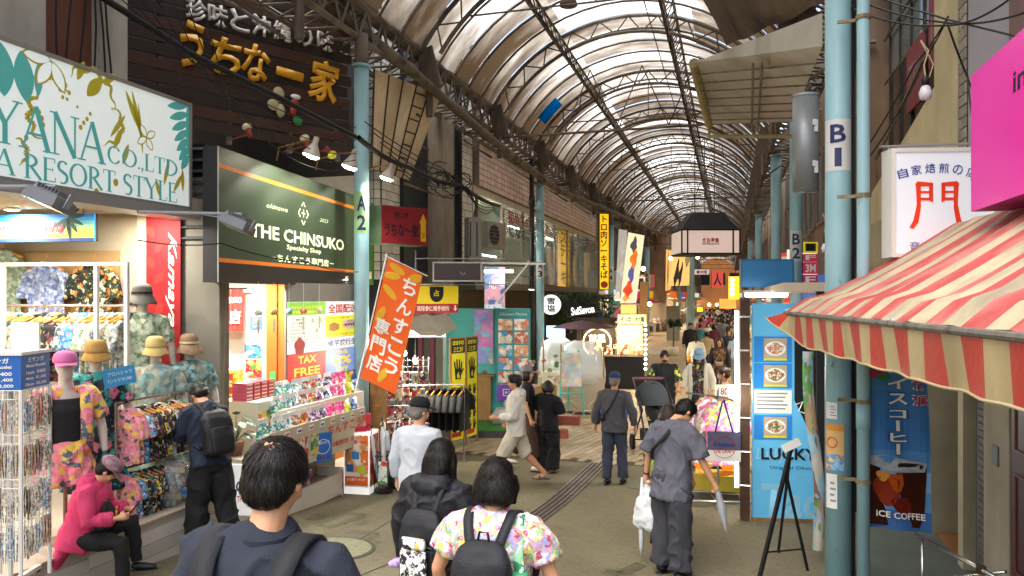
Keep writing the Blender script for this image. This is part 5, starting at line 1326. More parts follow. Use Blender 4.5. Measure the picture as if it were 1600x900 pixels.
for k in range(7):
 o_=thing('sweet_box','%s upright coloured packet from the near end on the low curb tray'%ORD[k],'packet',(-5.12-.05*(k%2),7.45+.13*k,.302),pi/2+random.uniform(-.2,.2),'packets on the low curb tray');g=MB();g.rings([[(x*s,y*s,z)for x,y in((-.05,-.02),(.05,-.02),(.05,.02),(-.05,.02))]for z,s in((0,1),(.16,1),(.19,.8))]);g.build('carton',PR('tray%d'%(k%3),[['c9302a','e8e0d0','2a4a8a'],['e8c43a','c9382a','e0dcd0'],['3a7ab0','e8e4dc','c8504a']][k%3],26,rand=1),o_)
bagcols=[('clear_green','green topped',['3f9a5a','c9d2cc','2f7f9a','dfe6e2','4a8f6a','68a8b0']),('clear_teal','teal',['3a8fa8','cfd8dc','2f6f98','5fb06a','e4e8ea']),('clear_brown','brown',['8a5a3c','d8d0c8','6a4030','b0604a','e2dcd6']),('clear_red','red',['c8452a','e09a4a','d8d4cc','b83a3a','4a8a4a']),('clear_purple','purple',['7a3a7a','d4cfd8','5a2a6a','9a4a8a','e4e0e6']),('clear_navy','dark blue',['2a4a7a','cfd4dc','1f3a6a','7a3a6a','e0e4e8']),('bag_pink','bright pink',['e0408a','e86aa4','d82f7a','f0b0c8']),('bag_yellow','yellow',['dfe02a','c8d820','e8e85a','8fb03a']),('bag_blue','blue',['2458a8','3470c0','1f4a94','c9d4e4'])]
order=[0,1,2,3,4,5,6,7,8]
def pouch(mat,topc):
 g=MB();rings=[]
 for z,rx,ry in((0,.075,.045),(.05,.085,.055),(.14,.08,.045),(.19,.07,.02),(.215,.07,.004),(.245,.072,.003)):
  rings.append([(rx*abs(cos(a))**.7*(1 if cos(a)>0 else-1)+.004*sin(a*5+z*60),ry*sin(a),z)for a in[2*pi*i/20 for i in range(20)]])
 g.rings(rings);return g.mesh('pouch_body',mat,True)
pms_=[pouch(PR(n_,c_,34,.25,rand=1,dist=.8),None)for n_,l_,c_ in bagcols]
g=MB();g.bx(-.074,.074,-.005,.005,.19,.262);headm=g.mesh('header_card',M('header_white','dedede',.4));g=MB();g.bx(-.05,.05,-.008,.004,.10,.17)
lblm=g.mesh('round_label',inkw)
row_n=['front','middle','back'];random.seed(9)
for j,(off,z,xa_,xb_)in enumerate(st):
 nb=11;z-=.1
 for i in range(nb):
  t=i/(nb-1);k=min(8,int(i*9/nb+.3));x=xa_+.07+t*(xb_-xa_-.14)
  for dep in(0,):
   o=thing('sweet_pouch','pouch of sweets, %s, %s from the left in the %s row'%(bagcols[k][1],ORD[i],row_n[j]),'packet',PB.w(x,z+.001,off+random.uniform(-.03,.02)),PB.rz+random.uniform(-.25,.25),'pouches of sweets on the stepped stand')
   o.scale=(1.12,1.12,1.02);link('pouch_body',pms_[k],o)
   if k<6:link('header_card',headm,o)
   else:text(['夏','塩','沖縄'][k-6],inkw if k!=7 else M('ink_green','3f7a2c'),o,0,.11,.07,.06,y=-.056,bold=.03)
PS=Pl((-5.45,7.6),(-5.4,9.5))
x0_,x1_,z0_,z1_=PS.rect(380,428,628,700)
ct=thing('display_counter','white display counter with coloured product cards left of the sweet pouches','counter',PS.w(x0_,.05),PS.rz);w=x1_-x0_
g=MB();g.bx(0,w,-.2,.35,0,z1_-.05);g.build('counter_body',whs,ct)
for k in range(4):g=MB();g.bx(.02+k*w/4,(k+.9)*w/4,-.21,-.2,(z1_-.05)*.45,(z1_-.05)*.92);g.build('product_card',PR('pc%d'%k,[['d8442c','e8b83a','d8d0b0'],['e8c43a','c9382a','5a8a3a'],['d8442c','e0dcd0','b82a2a'],['3a8a5a','e8c43a','d8d0b0']][k],20,.5),ct)
redb=M('box_red','b02438',.4,0,.1);pinkb=M('box_pink','b84468',.4,0,.1)
for i in range(4):
 for j in range(5):
  o=thing('sweet_box','%s red box from the bottom in stack %s of the red boxes'%(ORD[j],['one','two','three','four'][i]),'box',PS.w(x0_+.09+i*.14,z1_+.001+j*.042,.08),PS.rz,'stacked red sweet boxes');g=MB();g.bx(-.06,.06,-.1,.1,0,.038);g.build('carton',redb if i else pinkb,o);g=MB();g.bx(-.05,.05,-.102,-.1,.012,.026);g.build('label_strip',ivory,o)
p=at(368,628,d=8.3)
o=thing('potted_plant','leafy green potted plant behind the navy-jacketed man','plant',(p.x,p.y,.9))
g=MB();g.lathe([(.07,0),(.1,.16),(.09,.16)],n=14);g.build('pot',M('pot_terracotta','8a5a40'),o,True)
lm=M('leaf_green','2f5a30',.4,0,.2,8);random.seed(12)
for k in range(16):
 a=k*2.4;g=MB();r=random.uniform(.08,.2);tip=V((r*cos(a),r*sin(a),.2+random.uniform(.05,.28)))
 g.path([(0,0,.15),tip],.004,4);d=V((cos(a),sin(a),-.5)).normalized();s_=V((-sin(a),cos(a),0));L_=.14
 g.poly([tip,tip+d*L_*.35+s_*.05,tip+d*L_*.8+s_*.03,tip+d*L_,tip+d*L_*.8-s_*.03,tip+d*L_*.35-s_*.05]);g.build('leaf',lm,o)
g=MB();g.box((p.x,p.y,.45),(.5,.4,.9),.2);W_(g,'plant_plinth',ivory)
lx0,ly0=-4.95,6.98
o=thing('display_tray','low white curb tray on the asphalt in front of the sweets shop','display tray',(-4.95,7.1,0))
g=MB();g.bx(-.5,0,0,1.62,.02,.30);g.build('tray_base',M('tray_white','b0a690',.6,0,.1),o)
g=MB();g.bx(-.03,.02,-.02,1.64,ground(8)-.02,.36);g.build('tray_lip',whs,o);g=MB();g.bx(-.5,.02,1.62,1.65,.0,.42);g.build('tray_end',whs,o)
g=MB();g.bx(-.75,-.5,0,1.62,.0,.62);g.build('riser',whs,o)
Pd=Pl((-5.1,7.2),(-4.9,7.35))
a0=at(380,760,d=7.7)
o=thing('promo_board','white board with blue and red shop lettering partly hidden by the balding man','sign',at(360,700,d=7.55)*1,radians(10));o.location.z=.45
g=MB();g.bx(0,.38,0,.02,0,.52);g.build('board',M('p_white','e2e0da'),o);text('Orion',M('ink_royal','22378a'),o,.21,.3,.3,.12,bold=.04,shear=.2);text('THE DRAFT',inkr,o,.2,.17,.26,.06,bold=.02)
q=at(505,738,d=9.35)
o=thing('souvenir_poster','blue night-sky sweets poster standing on the display front','poster',at(491,724,d=9.0),PB.rz-.6+.05)
g=MB();g.bx(0,.235,0,.015,0,.36);g.build('sheet',M('night_blue','2a66ac',.4,0,.15,10),o);text('雪塩ちんすこう',inkw,o,.117,.24,.16,.04,bold=.02)
g=MB();n=24;g.rings([[(.117+r*cos(2*pi*i/n),y,.19+r*sin(2*pi*i/n))for i in range(n)]for r,y in((.085,-.003),(.092,-.003))],cap=False);g.build('ring_mark',inkw,o)
for k in range(4):g=MB();g.poly([(.04+.045*k+.018*cos(t),-.004,.06+.022*sin(t))for t in[2*pi*i/10 for i in range(10)]]);g.build('sweet_picture',PR('swp',['6a3a5a','8a4a3a','3a3a6a'],30),o)
bp=foot(556,9.85);o=thing('advert_box','white and orange advertising box with a top 3 poster beside the umbrella bins','display box',bp,radians(6))
g=MB();g.bx(-.17,.19,0,.34,0,.82);g.build('box_body',M('p_white','e2e0da'),o);g=MB();g.bx(-.155,.175,-.005,0,.1,.79);g.build('poster_sheet',PR('orange_poster',['e8782c','ecdcc4','f0e4d0','e0dcd0','e89a5a'],7,.5,dist=.3),o)
g=MB();g.bx(.19,.195,.02,.32,.1,.78);g.build('side_sheet',PR('side_poster',['b83224','d8642c','e0a04a','a82a24'],12,.5),o)
text('男の夏TOP3',inkr,o,.01,.70,.26,.05,bold=.03,y=-.009);g=MB();g.bx(-.15,.17,-.008,-.005,.12,.24);g.build('orange_band',M('band_orange','e0641c'),o);text('お土産ランキング',inkw,o,.01,.2,.26,.035,y=-.01,bold=.02)
for k,(x,z,c)in enumerate(((-.0,.52,'3a8ac0'),(-.08,.35,'2a66ac'),(.08,.33,'b8c82a'))):g=MB();g.bx(x-.05,x+.05,-.009,-.006,z-.05,z+.05);g.build('product_picture',M('prod'+c,c),o)
g=MB();g.box((.02,.1,.86),(.16,.12,.06),.4).box((.1,.2,.93),(.06,.06,.24),.2);g.build('red_packets',M('box_red','b02438'),o)
for i,(px,d,lb)in enumerate(((599,10.0,'left wire mesh bin full of clear umbrellas'),(622,10.3,'right wire mesh bin with dark umbrella handles beside the grey-shirted older man'))):
 p=foot(px,d);o=thing('umbrella_bin',lb,'bin',p,0,'umbrella bins')
 g=MB();g.lathe([(.12,.0),(.13,.02),(.13,.05)],n=20);g.build('base',black,o)
 g=MB();n=26
 for k in range(n):a=2*pi*k/n;g.tube((.12*cos(a),.12*sin(a),.04),(.15*cos(a+.35),.15*sin(a+.35),.52),.0025,n=3).tube((.12*cos(a),.12*sin(a),.04),(.15*cos(a-.35),.15*sin(a-.35),.52),.0025,n=3)
 g.build('wire_mesh',black,o);g=MB();g.path([(.15*cos(2*pi*k/20),.15*sin(2*pi*k/20),.52)for k in range(21)],.008,6);g.build('rim',black,o)
 g=MB();g.box((.06,-.14,.3),(.12,.006,.3),.3);g.build('price_notice',PR('notice',['5aa04a','e0e4da','c9302a','e8ece4'],12),o)
 random.seed(i)
 for k in range(6):
  a=k*1.05;u=thing('umbrella','%s umbrella standing in the %s mesh bin'%(['clear white-handled','clear','smoky','clear black-handled','pale','frosted'][k],['left','right'][i]),'umbrella',p+V((.07*cos(a),.07*sin(a),.06)),0,'umbrellas in the mesh bins')
  tp=V((.12*cos(a),.12*sin(a),.72+.04*(k%3)));g=MB();g.path([(0,0,0),tp*.3,tp*.9,tp],[.006,.022,.03,.012],8);g.build('folded_canopy',M('clear_plastic','c8ced2',.3,0,.15,9,.4,30)if(k+i)%3 else M('smoke_plastic','4a4c50',.3),u,True)
  g=MB();e=V((cos(a),sin(a),0));g.path([tp,tp+V((0,0,.06)),tp+V((0,0,.11))+e*.01,tp+V((0,0,.13))+e*.04,tp+V((0,0,.11))+e*.07,tp+V((0,0,.08))+e*.075],.007,6);g.build('handle',inkw if k%2 else black,u,True)
Pn=Pl((-4.9,9.4),(-3.9,9.7))
b0=at(606,403,d=9.75);b1=at(661,430,d=9.75);c0=at(563,590,d=9.75);c1=at(606,600,d=9.75)
o=thing('banner_flag','orange slanting banner with white hiragana and yellow biscuits tied to the blue pole','banner',c0)
rt=(b1-b0);wv=rt.length;dn=(c0-b0);hv=dn.length;rt.normalize();dn.normalize();nrm=rt.cross(dn);
nrm=nrm if nrm.y<0 else-nrm;base_r=o
Rm=Matrix((rt,-nrm,-dn)).transposed()
fl_=bpy.data.objects.new('flag',None)
def inflag(mb):mb.v=[tuple(Rm@V(v))for v in mb.v];return mb
g=MB();nx_,nz_=6,14
ffun=lambda x,z:.02*sin(z*5+x*4)+.015*sin(x*9)
for j in range(nz_+1):
 for i in range(nx_+1):x=wv*i/nx_;z=hv*j/nz_;g.v.append((x-.0,ffun(x,z),z))
for j in range(nz_):
 for i in range(nx_):b=j*(nx_+1)+i;g.face((b,b+1,b+nx_+2,b+nx_+1))
inflag(g).build('flag_cloth',M('banner_orange','d85a14',.7,0,.05,emit=.08),o,True)
def ft(s,x,z,w_,h_,mat=inkw,bold=.045,y=-.016):
 t=text(s,mat,o,x,z,w_,h_,bold=bold,y=0)
 for v in t.data.vertices:v.co=Rm@V((v.co.x,ffun(v.co.x,v.co.z)+y,v.co.z))
for i,c in enumerate('ちんすこう'):ft(c,wv*.72,hv*(.86-.165*i),wv*.40,hv*.135)
for i,c in enumerate('専門店'):ft(c,wv*.27,hv*(.46-.15*i),wv*.40,hv*.135)
byl=M('biscuit_yellow','e0a820',.6,0,.06)
for(x,z,a)in((.2,.88,.3),(.25,.75,-.5),(.15,.55,1.3),(.55,.1,1.2),(.85,.95,.4),(.3,.95,-.2)):
 g=MB();g.poly([(wv*x+.12*cos(t)*cos(a)-.05*sin(t)*sin(a),0,hv*z+.12*cos(t)*sin(a)+.05*sin(t)*cos(a))for t in[2*pi*i/14 for i in range(14)]])
 g.v=[(min(max(v[0],.01),wv-.01),ffun(v[0],v[2])-.008,min(max(v[2],.01),hv-.01))for v in g.v];inflag(g).build('biscuit',byl,o)
g=MB();g.tube((-.025,0,-.2),(-.025,0,hv+.05),.010).tube((-.05,0,hv+.015),(wv+.06,0,hv+.015),.007);inflag(g).build('banner_rod',inkw,o)
# further along the left side
hall=thing('green_fronted_bar','narrow shop with green wall behind the first blue pole','shop',(-6.4,11.5,0))
g=MB();g.bx(-9.5,-6.3,11.2,12.3,2.9,4.4);B_(g,'green_wall',M('green_wall','4f8a34',.7,0,.12,2),hall)
g=MB();g.bx(-9.5,-6.4,11.2,12.3,4.4,10);B_(g,'upper_wall',M('dark_wall','2f2b28'),hall)
g=MB();g.bx(-9.5,-9.0,11.2,14,0,3);B_(g,'back_wall',M('dark_wall','2f2b28'),hall)
PT=Pl((-6.35,11.4),(-5.6,12.1))
def camplane(px,d,tilt=0):
 p=at(px,HOR,d=d);a=PSI+tilt;return Pl((p.x,p.y),(p.x+cos(a),p.y+sin(a)))
P=camplane(596,12.3,.75)
o,w,h=sign(P,'shop_sign','red box sign with black outlined hiragana and yellow arrow, corner of the green wall','sign',596,668,320,380,M('sign_crimson','861e2a',.5,0,.08),M('casing_green','7fa07a'),.45,frm=M('frame_crimson','8a2030'))
text('居酒屋',ink,o,w*.42,h*.76,w*.3,h*.17,bold=.04);text('うちな～家',ink,o,w*.43,h*.38,w*.74,h*.36,bold=.06);g=MB();g.poly([(w*.84,-.006,h*.1),(w*.96,-.006,h*.1),(w*.96,-.006,h*.6),(w*.99,-.006,h*.6),(w*.9,-.006,h*.86),(w*.81,-.006,h*.6),(w*.84,-.006,h*.6)]);g.build('yellow_arrow',M('arrow_yellow','d8b020'),o);text('2F',ink,o,w*.9,h*.28,w*.07,h*.14,y=-.008)
P=camplane(648,13.6,.15)
o,w,h=sign(P,'fortune_sign','yellow and red palm reading sign with a black hand emblem','sign',648,716,447,489,M('sign_yellow','d8c020',.5,0,.06,emit=.12),grey,.1)
g=MB();g.bx(.0,w,-.007,-.004,0,h*.34);g.build('red_band',M('band_red','b82a2a'),o);text('琉球参仁相手相術',inkw,o,w*.42,h*.17,w*.74,h*.2,y=-.010,bold=.02);g=MB();g.poly([(w*.5+w*.16*cos(t),-.007,h*.72+h*.32*sin(t))for t in[pi+pi*i/12 for i in range(13)]]+[(w*.66,-.007,h*.98),(w*.34,-.007,h*.98)]);g.build('hand_emblem',ink,o);text('占',M('sign_yellow','d8c020'),o,w*.5,h*.74,w*.12,h*.24,y=-.010,bold=.04)
g=MB();g.poly([(w*.93,-.008,h*.06),(w*.97,-.008,h*.17),(w*.945,-.008,h*.17),(w*.945,-.008,h*.29),(w*.915,-.008,h*.29),(w*.915,-.008,h*.17),(w*.89,-.008,h*.17)]);g.build('white_arrow',inkw,o)
P=camplane(676,12.8,.08)
o,w,h=sign(P,'blank_sign','dark brown framed box sign on a bracket over the palm reading sign','sign',676,753,409,440,M('sign_brown','3a2a28',.25,0,.08),black,.18,frm=M('alu_edge','a8aaa4'),ft=.025)
g=MB();g.tube((-.3,.1,h+.06),(w+.4,.1,h+.06),.012).tube((-.3,.1,-.05),(w+.5,.1,-.05),.012).tube((-.3,.1,-.3),(-.3,.1,h+.2),.015).tube((.1,.1,-.05),(.1,.1,h+.06),.01).tube((w-.1,.1,-.05),(w-.1,.1,h+.06),.01);g.build('bracket_frame',M('alu','9a9a98'),o);g=MB();text('RA',M('faint','8a7f7c'),o,w*.62,h*.42,w*.12,h*.18)
tile_m=[M('tile_white_a','d0cbbe',.35,0,.08),M('tile_white_b','c4beb0',.35,0,.08),M('tile_white_c','d8d3c6',.35,0,.08)]
grout=M('grout_dark','3c3a36',.9)
tb=thing('tiled_building','building faced in square pale tiles with dark window strips','building',(-6.4,14,0))
def tiled(p0,p1,z0,z1,sx,sz,parent,mats,gap=.012,cap=140,grout_=grout):
 P=Pl(p0,p1);L_=(V((*p1,0))-V((*p0,0))).length;g=MB();g.bx(0,L_,.012,.2,z0,z1);onW(P,parent,g,'grout_wall',grout_)
 nx=max(1,int(L_/sx));nz=max(1,int((z1-z0)/sz));tms=[]
 for m in mats:g=MB();g.rings([[(-sx/2+gap/2,.012,-sz/2+gap/2),(sx/2-gap/2,.012,-sz/2+gap/2),(sx/2-gap/2,.012,sz/2-gap/2),(-sx/2+gap/2,.012,sz/2-gap/2)],[(-sx/2+gap/2+.004,0,-sz/2+gap/2+.004),(sx/2-gap/2-.004,0,-sz/2+gap/2+.004),(sx/2-gap/2-.004,0,sz/2-gap/2-.004),(-sx/2+gap/2+.004,0,sz/2-gap/2-.004)]]);tms.append(g.mesh('tile',m))
 k=0;big=MB()
 for j in range(nz):
  for i in range(nx):
   c=P.w((i+.5)*sx,z0+(j+.5)*sz,random.uniform(0,.002));r=random.randrange(len(mats))
   if k<cap:link('tile',tms[r],parent,c-parent.location,P.rz)
   else:
    big.m=r;b=len(big.v);e=P.t;u_=V((0,0,1));c2=c-parent.location;hx=sx/2-gap/2;hz=sz/2-gap/2
    for a,q in((-1,-1),(1,-1),(1,1),(-1,1)):big.v.append(tuple(c2+e*a*hx+u_*q*hz+P.n*.012))
    for a,q in((-1,-1),(1,-1),(1,1),(-1,1)):big.v.append(tuple(c2+e*a*(hx-.004)+u_*q*(hz-.004)))
    for f in((4,5,6,7),(0,1,5,4),(1,2,6,5),(2,3,7,6),(3,0,4,7)):big.face(tuple(b+q for q in f))
   k+=1
 if big.v:big.m=0;tag(big.build('tiles',mats,parent),kind='stuff')
random.seed(1)
tiled((-6.9,12.35),(-6.25,12.55),3.0,8.8,.13,.17,tb,tile_m);tiled((-6.25,12.55),(-6.25,13.4),3.0,8.8,.13,.17,tb,tile_m,cap=60)
g=MB();g.bx(-9.5,-6.4,12.6,16.8,0,9.5);B_(g,'inner_mass',M('dark_slate','34383c',.7,0,.15),tb)
g=MB();g.bx(-6.4,-6.2,13.4,14.6,3.2,8.8);B_(g,'dark_window_strip',M('slate_glass','2c3338',.3,0,.15),tb)
for z in(4.0,4.9,5.8,6.7,7.6):g=MB();g.bx(-6.2,-6.17,13.4,14.6,z,z+.05);B_(g,'window_bar',steel_l,tb)
g=MB();g.bx(-6.4,-5.85,14.6,15.25,0,8.6);B_(g,'concrete_column',M('column_brown','998e7c',.9,0,.25,2,.4,stain='6d6455'),tb)
g=MB();g.bx(-6.4,-6.1,15.25,16.2,3.2,8.8);B_(g,'dark_glazing',M('slate_glass','2c3338'),tb)
tiled((-6.0,16.2),(-5.98,16.9),3.2,8.8,.13,.17,tb,tile_m,cap=60)
lf=thing('grey_tiled_shop','shop front with grey wall tiles, plum coloured posts and bare bulbs','shop',(-6.3,13,0))
tiled((-6.6,12.7),(-5.9,12.9),.1,2.6,.17,.17,lf,[M('tile_grey_a','85837e',.4),M('tile_grey_b','7a7874',.4)],cap=80);g=MB()
for x,y in((-5.55,12.75),(-5.35,12.85)):g=MB();g.bx(x-.04,x+.04,y-.04,y+.04,0,2.7);B_(g,'plum_post',M('plum','5c2434',.5),lf)
P=camplane(628,12.2,.1)
o,w,h=sign(P,'shop_sign','white sign with red latin letters under a sagging canvas','sign',630,696,503,527,M('p_white','e2e0da'),grey,.06);text('ond',inkr,o,w*.62,h*.62,w*.5,h*.55,bold=.03);text('レンタルスペース',ink,o,w*.62,h*.2,w*.6,h*.18)
cv=M('canvas_dirty','8a8270',.9,0,.25,3,.3);p0,p1=at(628,492,d=12.0),at(702,492,d=12.4)
o=thing('canvas_awning','sagging dirty canvas awning over the white sign with red letters','awning',p0);g=MB()
for j in range(5):
 for i in range(9):t=i/8;q=p0.lerp(p1,t)-p0;g.v.append((q.x+.12*j*sin(PSI)*0+.1*j,q.y-.16*j,-.05*j-.06*sin(pi*t)*j/2+.02*sin(i*2.1)))
for j in range(4):
 for i in range(8):b=j*9+i;g.face((b,b+1,b+10,b+9))
g.build('canvas',cv,o,True);g=MB();g.tube((0,0,.01),p1-p0,.02);g.build('rail',steel_l,o)
for i,(px,py)in enumerate(((632,552),(649,564))):
 p=at(px,py,d=11.6);o=thing('hanging_bulb',['bare lit bulb hanging left under the canvas awning','bare lit bulb hanging right and lower under the canvas awning'][i],'bulb',p,0,'bare bulbs under the canvas awning')
 g=MB();g.ell((0,0,0),(.035,.035,.045),12,8);g.build('bulb',bulb_on,o,True);g=MB();g.tube((0,0,.04),(0,0,.5),.004).tube((0,0,.03),(0,0,.09),.018,n=8);g.build('cord',wirem,o)
 L=bpy.data.lights.new('light','POINT');L.energy=25;L.shadow_soft_size=.05;L.color=(1,.92,.75);l_=bpy.data.objects.new('light',L);COL.objects.link(l_);l_.parent=o;l_.location=(0,-.1,-.06)
p=foot(591,11.2);o=thing('wooden_board','plain plywood board standing right of the first blue pole','board',p,.1)
g=MB();g.bx(-.13,.13,0,.03,0,1.75);g.build('plywood',wood,o);g=MB();g.bx(-.1,.02,-.02,0,.95,1.03);g.build('block',wood,o)
random.seed(6)
p=at(695,600,d=11.9);o=thing('clothes_rack','rack of black garments left of the yellow hand screen','rack',(p.x-.2,p.y,0),.3)
g=MB();g.tube((-.5,0,1.25),(.5,0,1.25),.012).tube((-.5,0,0),(-.5,0,1.25),.012).tube((.5,0,0),(.5,0,1.25),.012);g.build('rails',chrome,o)
shirtms.append(shirt_mesh(30,cloth('rack_black','151619',.7),w=.46));SB=len(shirtms)-1
for i in range(9):hang(SB,(p.x-.62+i*.11,p.y-.02+i*.03,1.17),.3+1.2,'black garment, '+ORD[i]+' from the left beside the yellow hand screen','black garments on the rack',s=1.0)
p=at(637,610,d=11.4);o=thing('goods_rack','wire goods rack with small red and yellow packets behind the capped man','rack',(p.x,p.y,0),.35)
g=MB()
for i in range(9):g.tube((-.32+i*.08,0,.2),(-.32+i*.08,0,1.75),.004,n=4)
for j in range(16):g.tube((-.32,0,.2+j*.1),(.32,0,.2+j*.1),.004,n=4)
g.build('grid',chrome,o)
for j in range(5):
 for i in range(5):
  g=MB();g.bx(-.3+i*.12,-.21+i*.12,-.04,0,.3+j*.26,.48+j*.26);q=g.build('goods_packet',PR('gp%d'%((i+j)%3),[['b8302a','d8d0c0','2a2a2e'],['d8b030','c8c4b8','3a6a9a'],['2a2c30','c94a5a','e0dcd0']][(i+j)%3],18),o)
for i in range(4):
 g=MB();q=at(612+i*14,650+i*4,d=11.5);g=MB();g.box((0,0,.1),(.22,.3,.14),.3*i);b_=g.build('goods_bin',PR('gb',['8a3a3a','c8b8a0','b84a4a','5a4a42','d8c8b0'],14,rand=1),None,loc=(q.x,q.y,.55));tag(b_,'%s bin of red and cream souvenirs behind the capped man, from the left'%ORD[i],'bin','souvenir bins')
def hand_shape(g,cx,cz,s,y=-.006):
 g.poly([(cx+s*a,y,cz+s*b)for a,b in((-.2,-.5),(.2,-.5),(.26,-.1),(.24,.05),(-.24,.05),(-.26,-.1))])
 for a,t,l in((-.2,.18,.38),(-.07,.06,.5),(.07,-.06,.48),(.19,-.16,.36)):
  g.poly([(cx+s*(a-.055),y-.0003,cz+s*.0),(cx+s*(a+.055),y-.0003,cz+s*.0),(cx+s*(a+.045-t*.5),y-.0003,cz+s*(.05+l)),(cx+s*(a-.045-t*.5),y-.0003,cz+s*(.05+l))])
 g.poly([(cx+s*.2,y-.0006,cz-s*.3),(cx+s*.42,y-.0006,cz+s*.02),(cx+s*.36,y-.0006,cz+s*.08),(cx+s*.18,y-.0006,cz-s*.12)])
sy=M('screen_yellow','cfc81c',.5,0,.06,emit=.05);
pa,pb,pc=foot(703,12.9),foot(728,13.2),foot(746,13.6)
o=thing('folding_screen','tall folding yellow screen printed with black hands and palm reading heading','folding screen',pa)
for k,(a,b)in enumerate(((pa,pb-V((.0,0,0))),(pb,pc))):
 e=bpy.data.objects.new('screen_leaf',None);COL.objects.link(e);e.parent=o;e.location=(a.x-pa.x,a.y-pa.y,0);e.rotation_euler=(0,0,facing(a,b));w=(b-a).xy.length;h=1.93
 g=MB();g.bx(.02,w-.02,0,.02,.15,h);g.build('yellow_board',sy,e);g=MB();g.bx(.02,w-.02,-.003,0,h*.87,h);g.build('heading_band',ink,e)
 g=MB();g.bx(0,.03,-.01,.03,0,h+.02).bx(w-.03,w,-.01,.03,0,h+.02).bx(.03,w-.03,-.01,.03,h,h+.03);g.build('wood_frame',wood,e)
 text('琉球手相',sy,e,w/2,h*.965,w*.7,h*.045,y=-.006,bold=.03);text('三仁相',sy,e,w/2,h*.905,w*.6,h*.05,y=-.006,bold=.03)
 g=MB();hand_shape(g,w/2,h*.72,w*.85);tag(g.build('hands',ink,e),kind='stuff');text('6',sy,e,w/2,h*.67,w*.17,h*.06,y=-.01,bold=.04)
 g=MB();
 for j in range(4):
  for i in range(2):hand_shape(g,w*(.3+.4*i),h*(.52-.11*j),w*.42)
 tag(g.build('hands',ink,e),kind='stuff');g=MB();g.bx(w*.12,w*.7,-.006,-.001,.2,.28);g.build('red_label',M('band_red','b82a2a'),e)
tqm=M('booth_turquoise','4ab8b0',.5,0,.06)
bo=thing('turquoise_booth','turquoise souvenir booth with tie-dye curtain and picture menu board','booth',(-5.2,15,0))
P=camplane(745,15.2,-.05);x0,x1,z0,z1=P.rect(742,832,482,690)
g=MB();g.bx(x0-.6,x1-.1,.02,.12,0,z1);onW(P,bo,g,'wall',tqm);g=MB();g.bx(x0-.5,x1+.4,-1.3,0,.0,.14);onW(P,bo,g,'platform',M('platform_dark','3a3a3a',.8));g=MB();g.bx(x0-.45,x1+.35,-1.25,-.02,.14,.155);onW(P,bo,g,'artificial_turf',M('turf','3f7a2c',.95,0,.3,20,1,60))
ti=sign(P,'curtain','pink, blue and yellow tie-dye curtain at the turquoise booth','curtain',741,771,484,568,PR('tiedye',['8fb0e0','c89ae0','e88ac8','e8e08a','8ad0e0','a0a8e8','e0a0d8'],4,.7,dist=1.5),None,.01,off=-.06)
o,w,h=sign(P,'menu_board','teal framed board of activity photographs at the turquoise booth','board',776,829,482,622,M('teal_frame','3aa0a0',.5),tqm,.05,off=-.1)
pics=['c98a5a','3a90c8','b85a4a','58a8c8','d0a070','e08a6a','2f88b8','c9c4a0','4a98b0','a86a4a','68b0c8','c87a5a']
for j in range(6):
 for i in range(2):
  c=pics[(j*2+i*5)%12];c2=pics[(j*3+i*7+4)%12];g=MB();g.bx(w*(.06+.47*i),w*(.47+.47*i),-.008,-.003,h*(.76-.145*j),h*(.885-.145*j));g.build('photo',PR('act%d'%((j*2+i)%5),[c,c2,'e0d8c8',pics[(j+i)%12]],9,.5,rand=1,emit=.1),o)
text('Okinawa Marine',inkw,o,w/2,h*.94,w*.8,h*.035)
o,w,h=sign(P,'sign','purple sign with a white camera outline below the photo board','sign',777,806,600,625,M('purple','6a3a98',.5,emit=.1),tqm,.04,off=-.12);g=MB();frame(g,w*.32,w*.68,h*.3,h*.75,-.01,-.004,.02);g.build('camera_outline',inkw,o);g=MB();g.poly([(w*.5+.03*cos(t),-.008,h*.52+.03*sin(t))for t in[2*pi*i/12 for i in range(12)]]);g.build('lens_mark',inkw,o)
p=foot(757,15.1);p.z=.16
o=thing('wooden_stand','plain wooden stand with small ornament beside the yellow screen','stand',p,.2);g=MB();g.bx(-.14,.14,-.1,.1,0,.9);g.build('body',wood,o);g=MB();g.bx(-.18,.22,-.14,.14,.9,.93);g.build('top',wood,o);g=MB();g.ell((0,0,.97),(.05,.05,.045));g.build('ornament',M('ornament','8a6a50'),o,True)
p=foot(790,14.8);p.z=.16;o=thing('white_seat','low white padded seat on the artificial turf','seat',p,.2);g=MB();g.rings([[(x*s_*.6,y*s_,z)for x,y in((-.4,-.25),(.4,-.25),(.4,.25),(-.4,.25))]for z,s_ in((0,1),(.18,1),(.26,.85),(.28,.6))]);g.build('cushion',white,o,True);g=MB();g.ell((0,0,.36),(.04,.04,.08));g.build('finial',white,o,True)
gf=thing('glazed_building','long building with pinkish tiled upper wall and lit shop windows','building',(-6.0,24,0))
pk_m=[M('tile_pink_a','d2bcac',.5,0,.06),M('tile_pink_b','c9b2a2',.5,0,.06),M('tile_pink_c','dac6b6',.5,0,.06)]
tiled((-5.92,17.2),(-5.92,34),5.42,8.9,.30,.15,gf,pk_m,gap=.02,cap=80,grout_=M('grout_pink','8a7668',.9))
g=MB();g.bx(-9.5,-8.3,16.9,34,0,9);B_(g,'inner_wall',M('inner_olive','77715c',.8),gf);g=MB();g.bx(-9.5,-6.0,17,34,5.22,5.41);B_(g,'soffit',ivory,gf);g=MB();g.bx(-9.5,-5.95,17,34,2.85,3.05);B_(g,'floor_slab',M('slab','5c574c'),gf)
gl_=GL('window_glass','8a9a94',.35,.05)
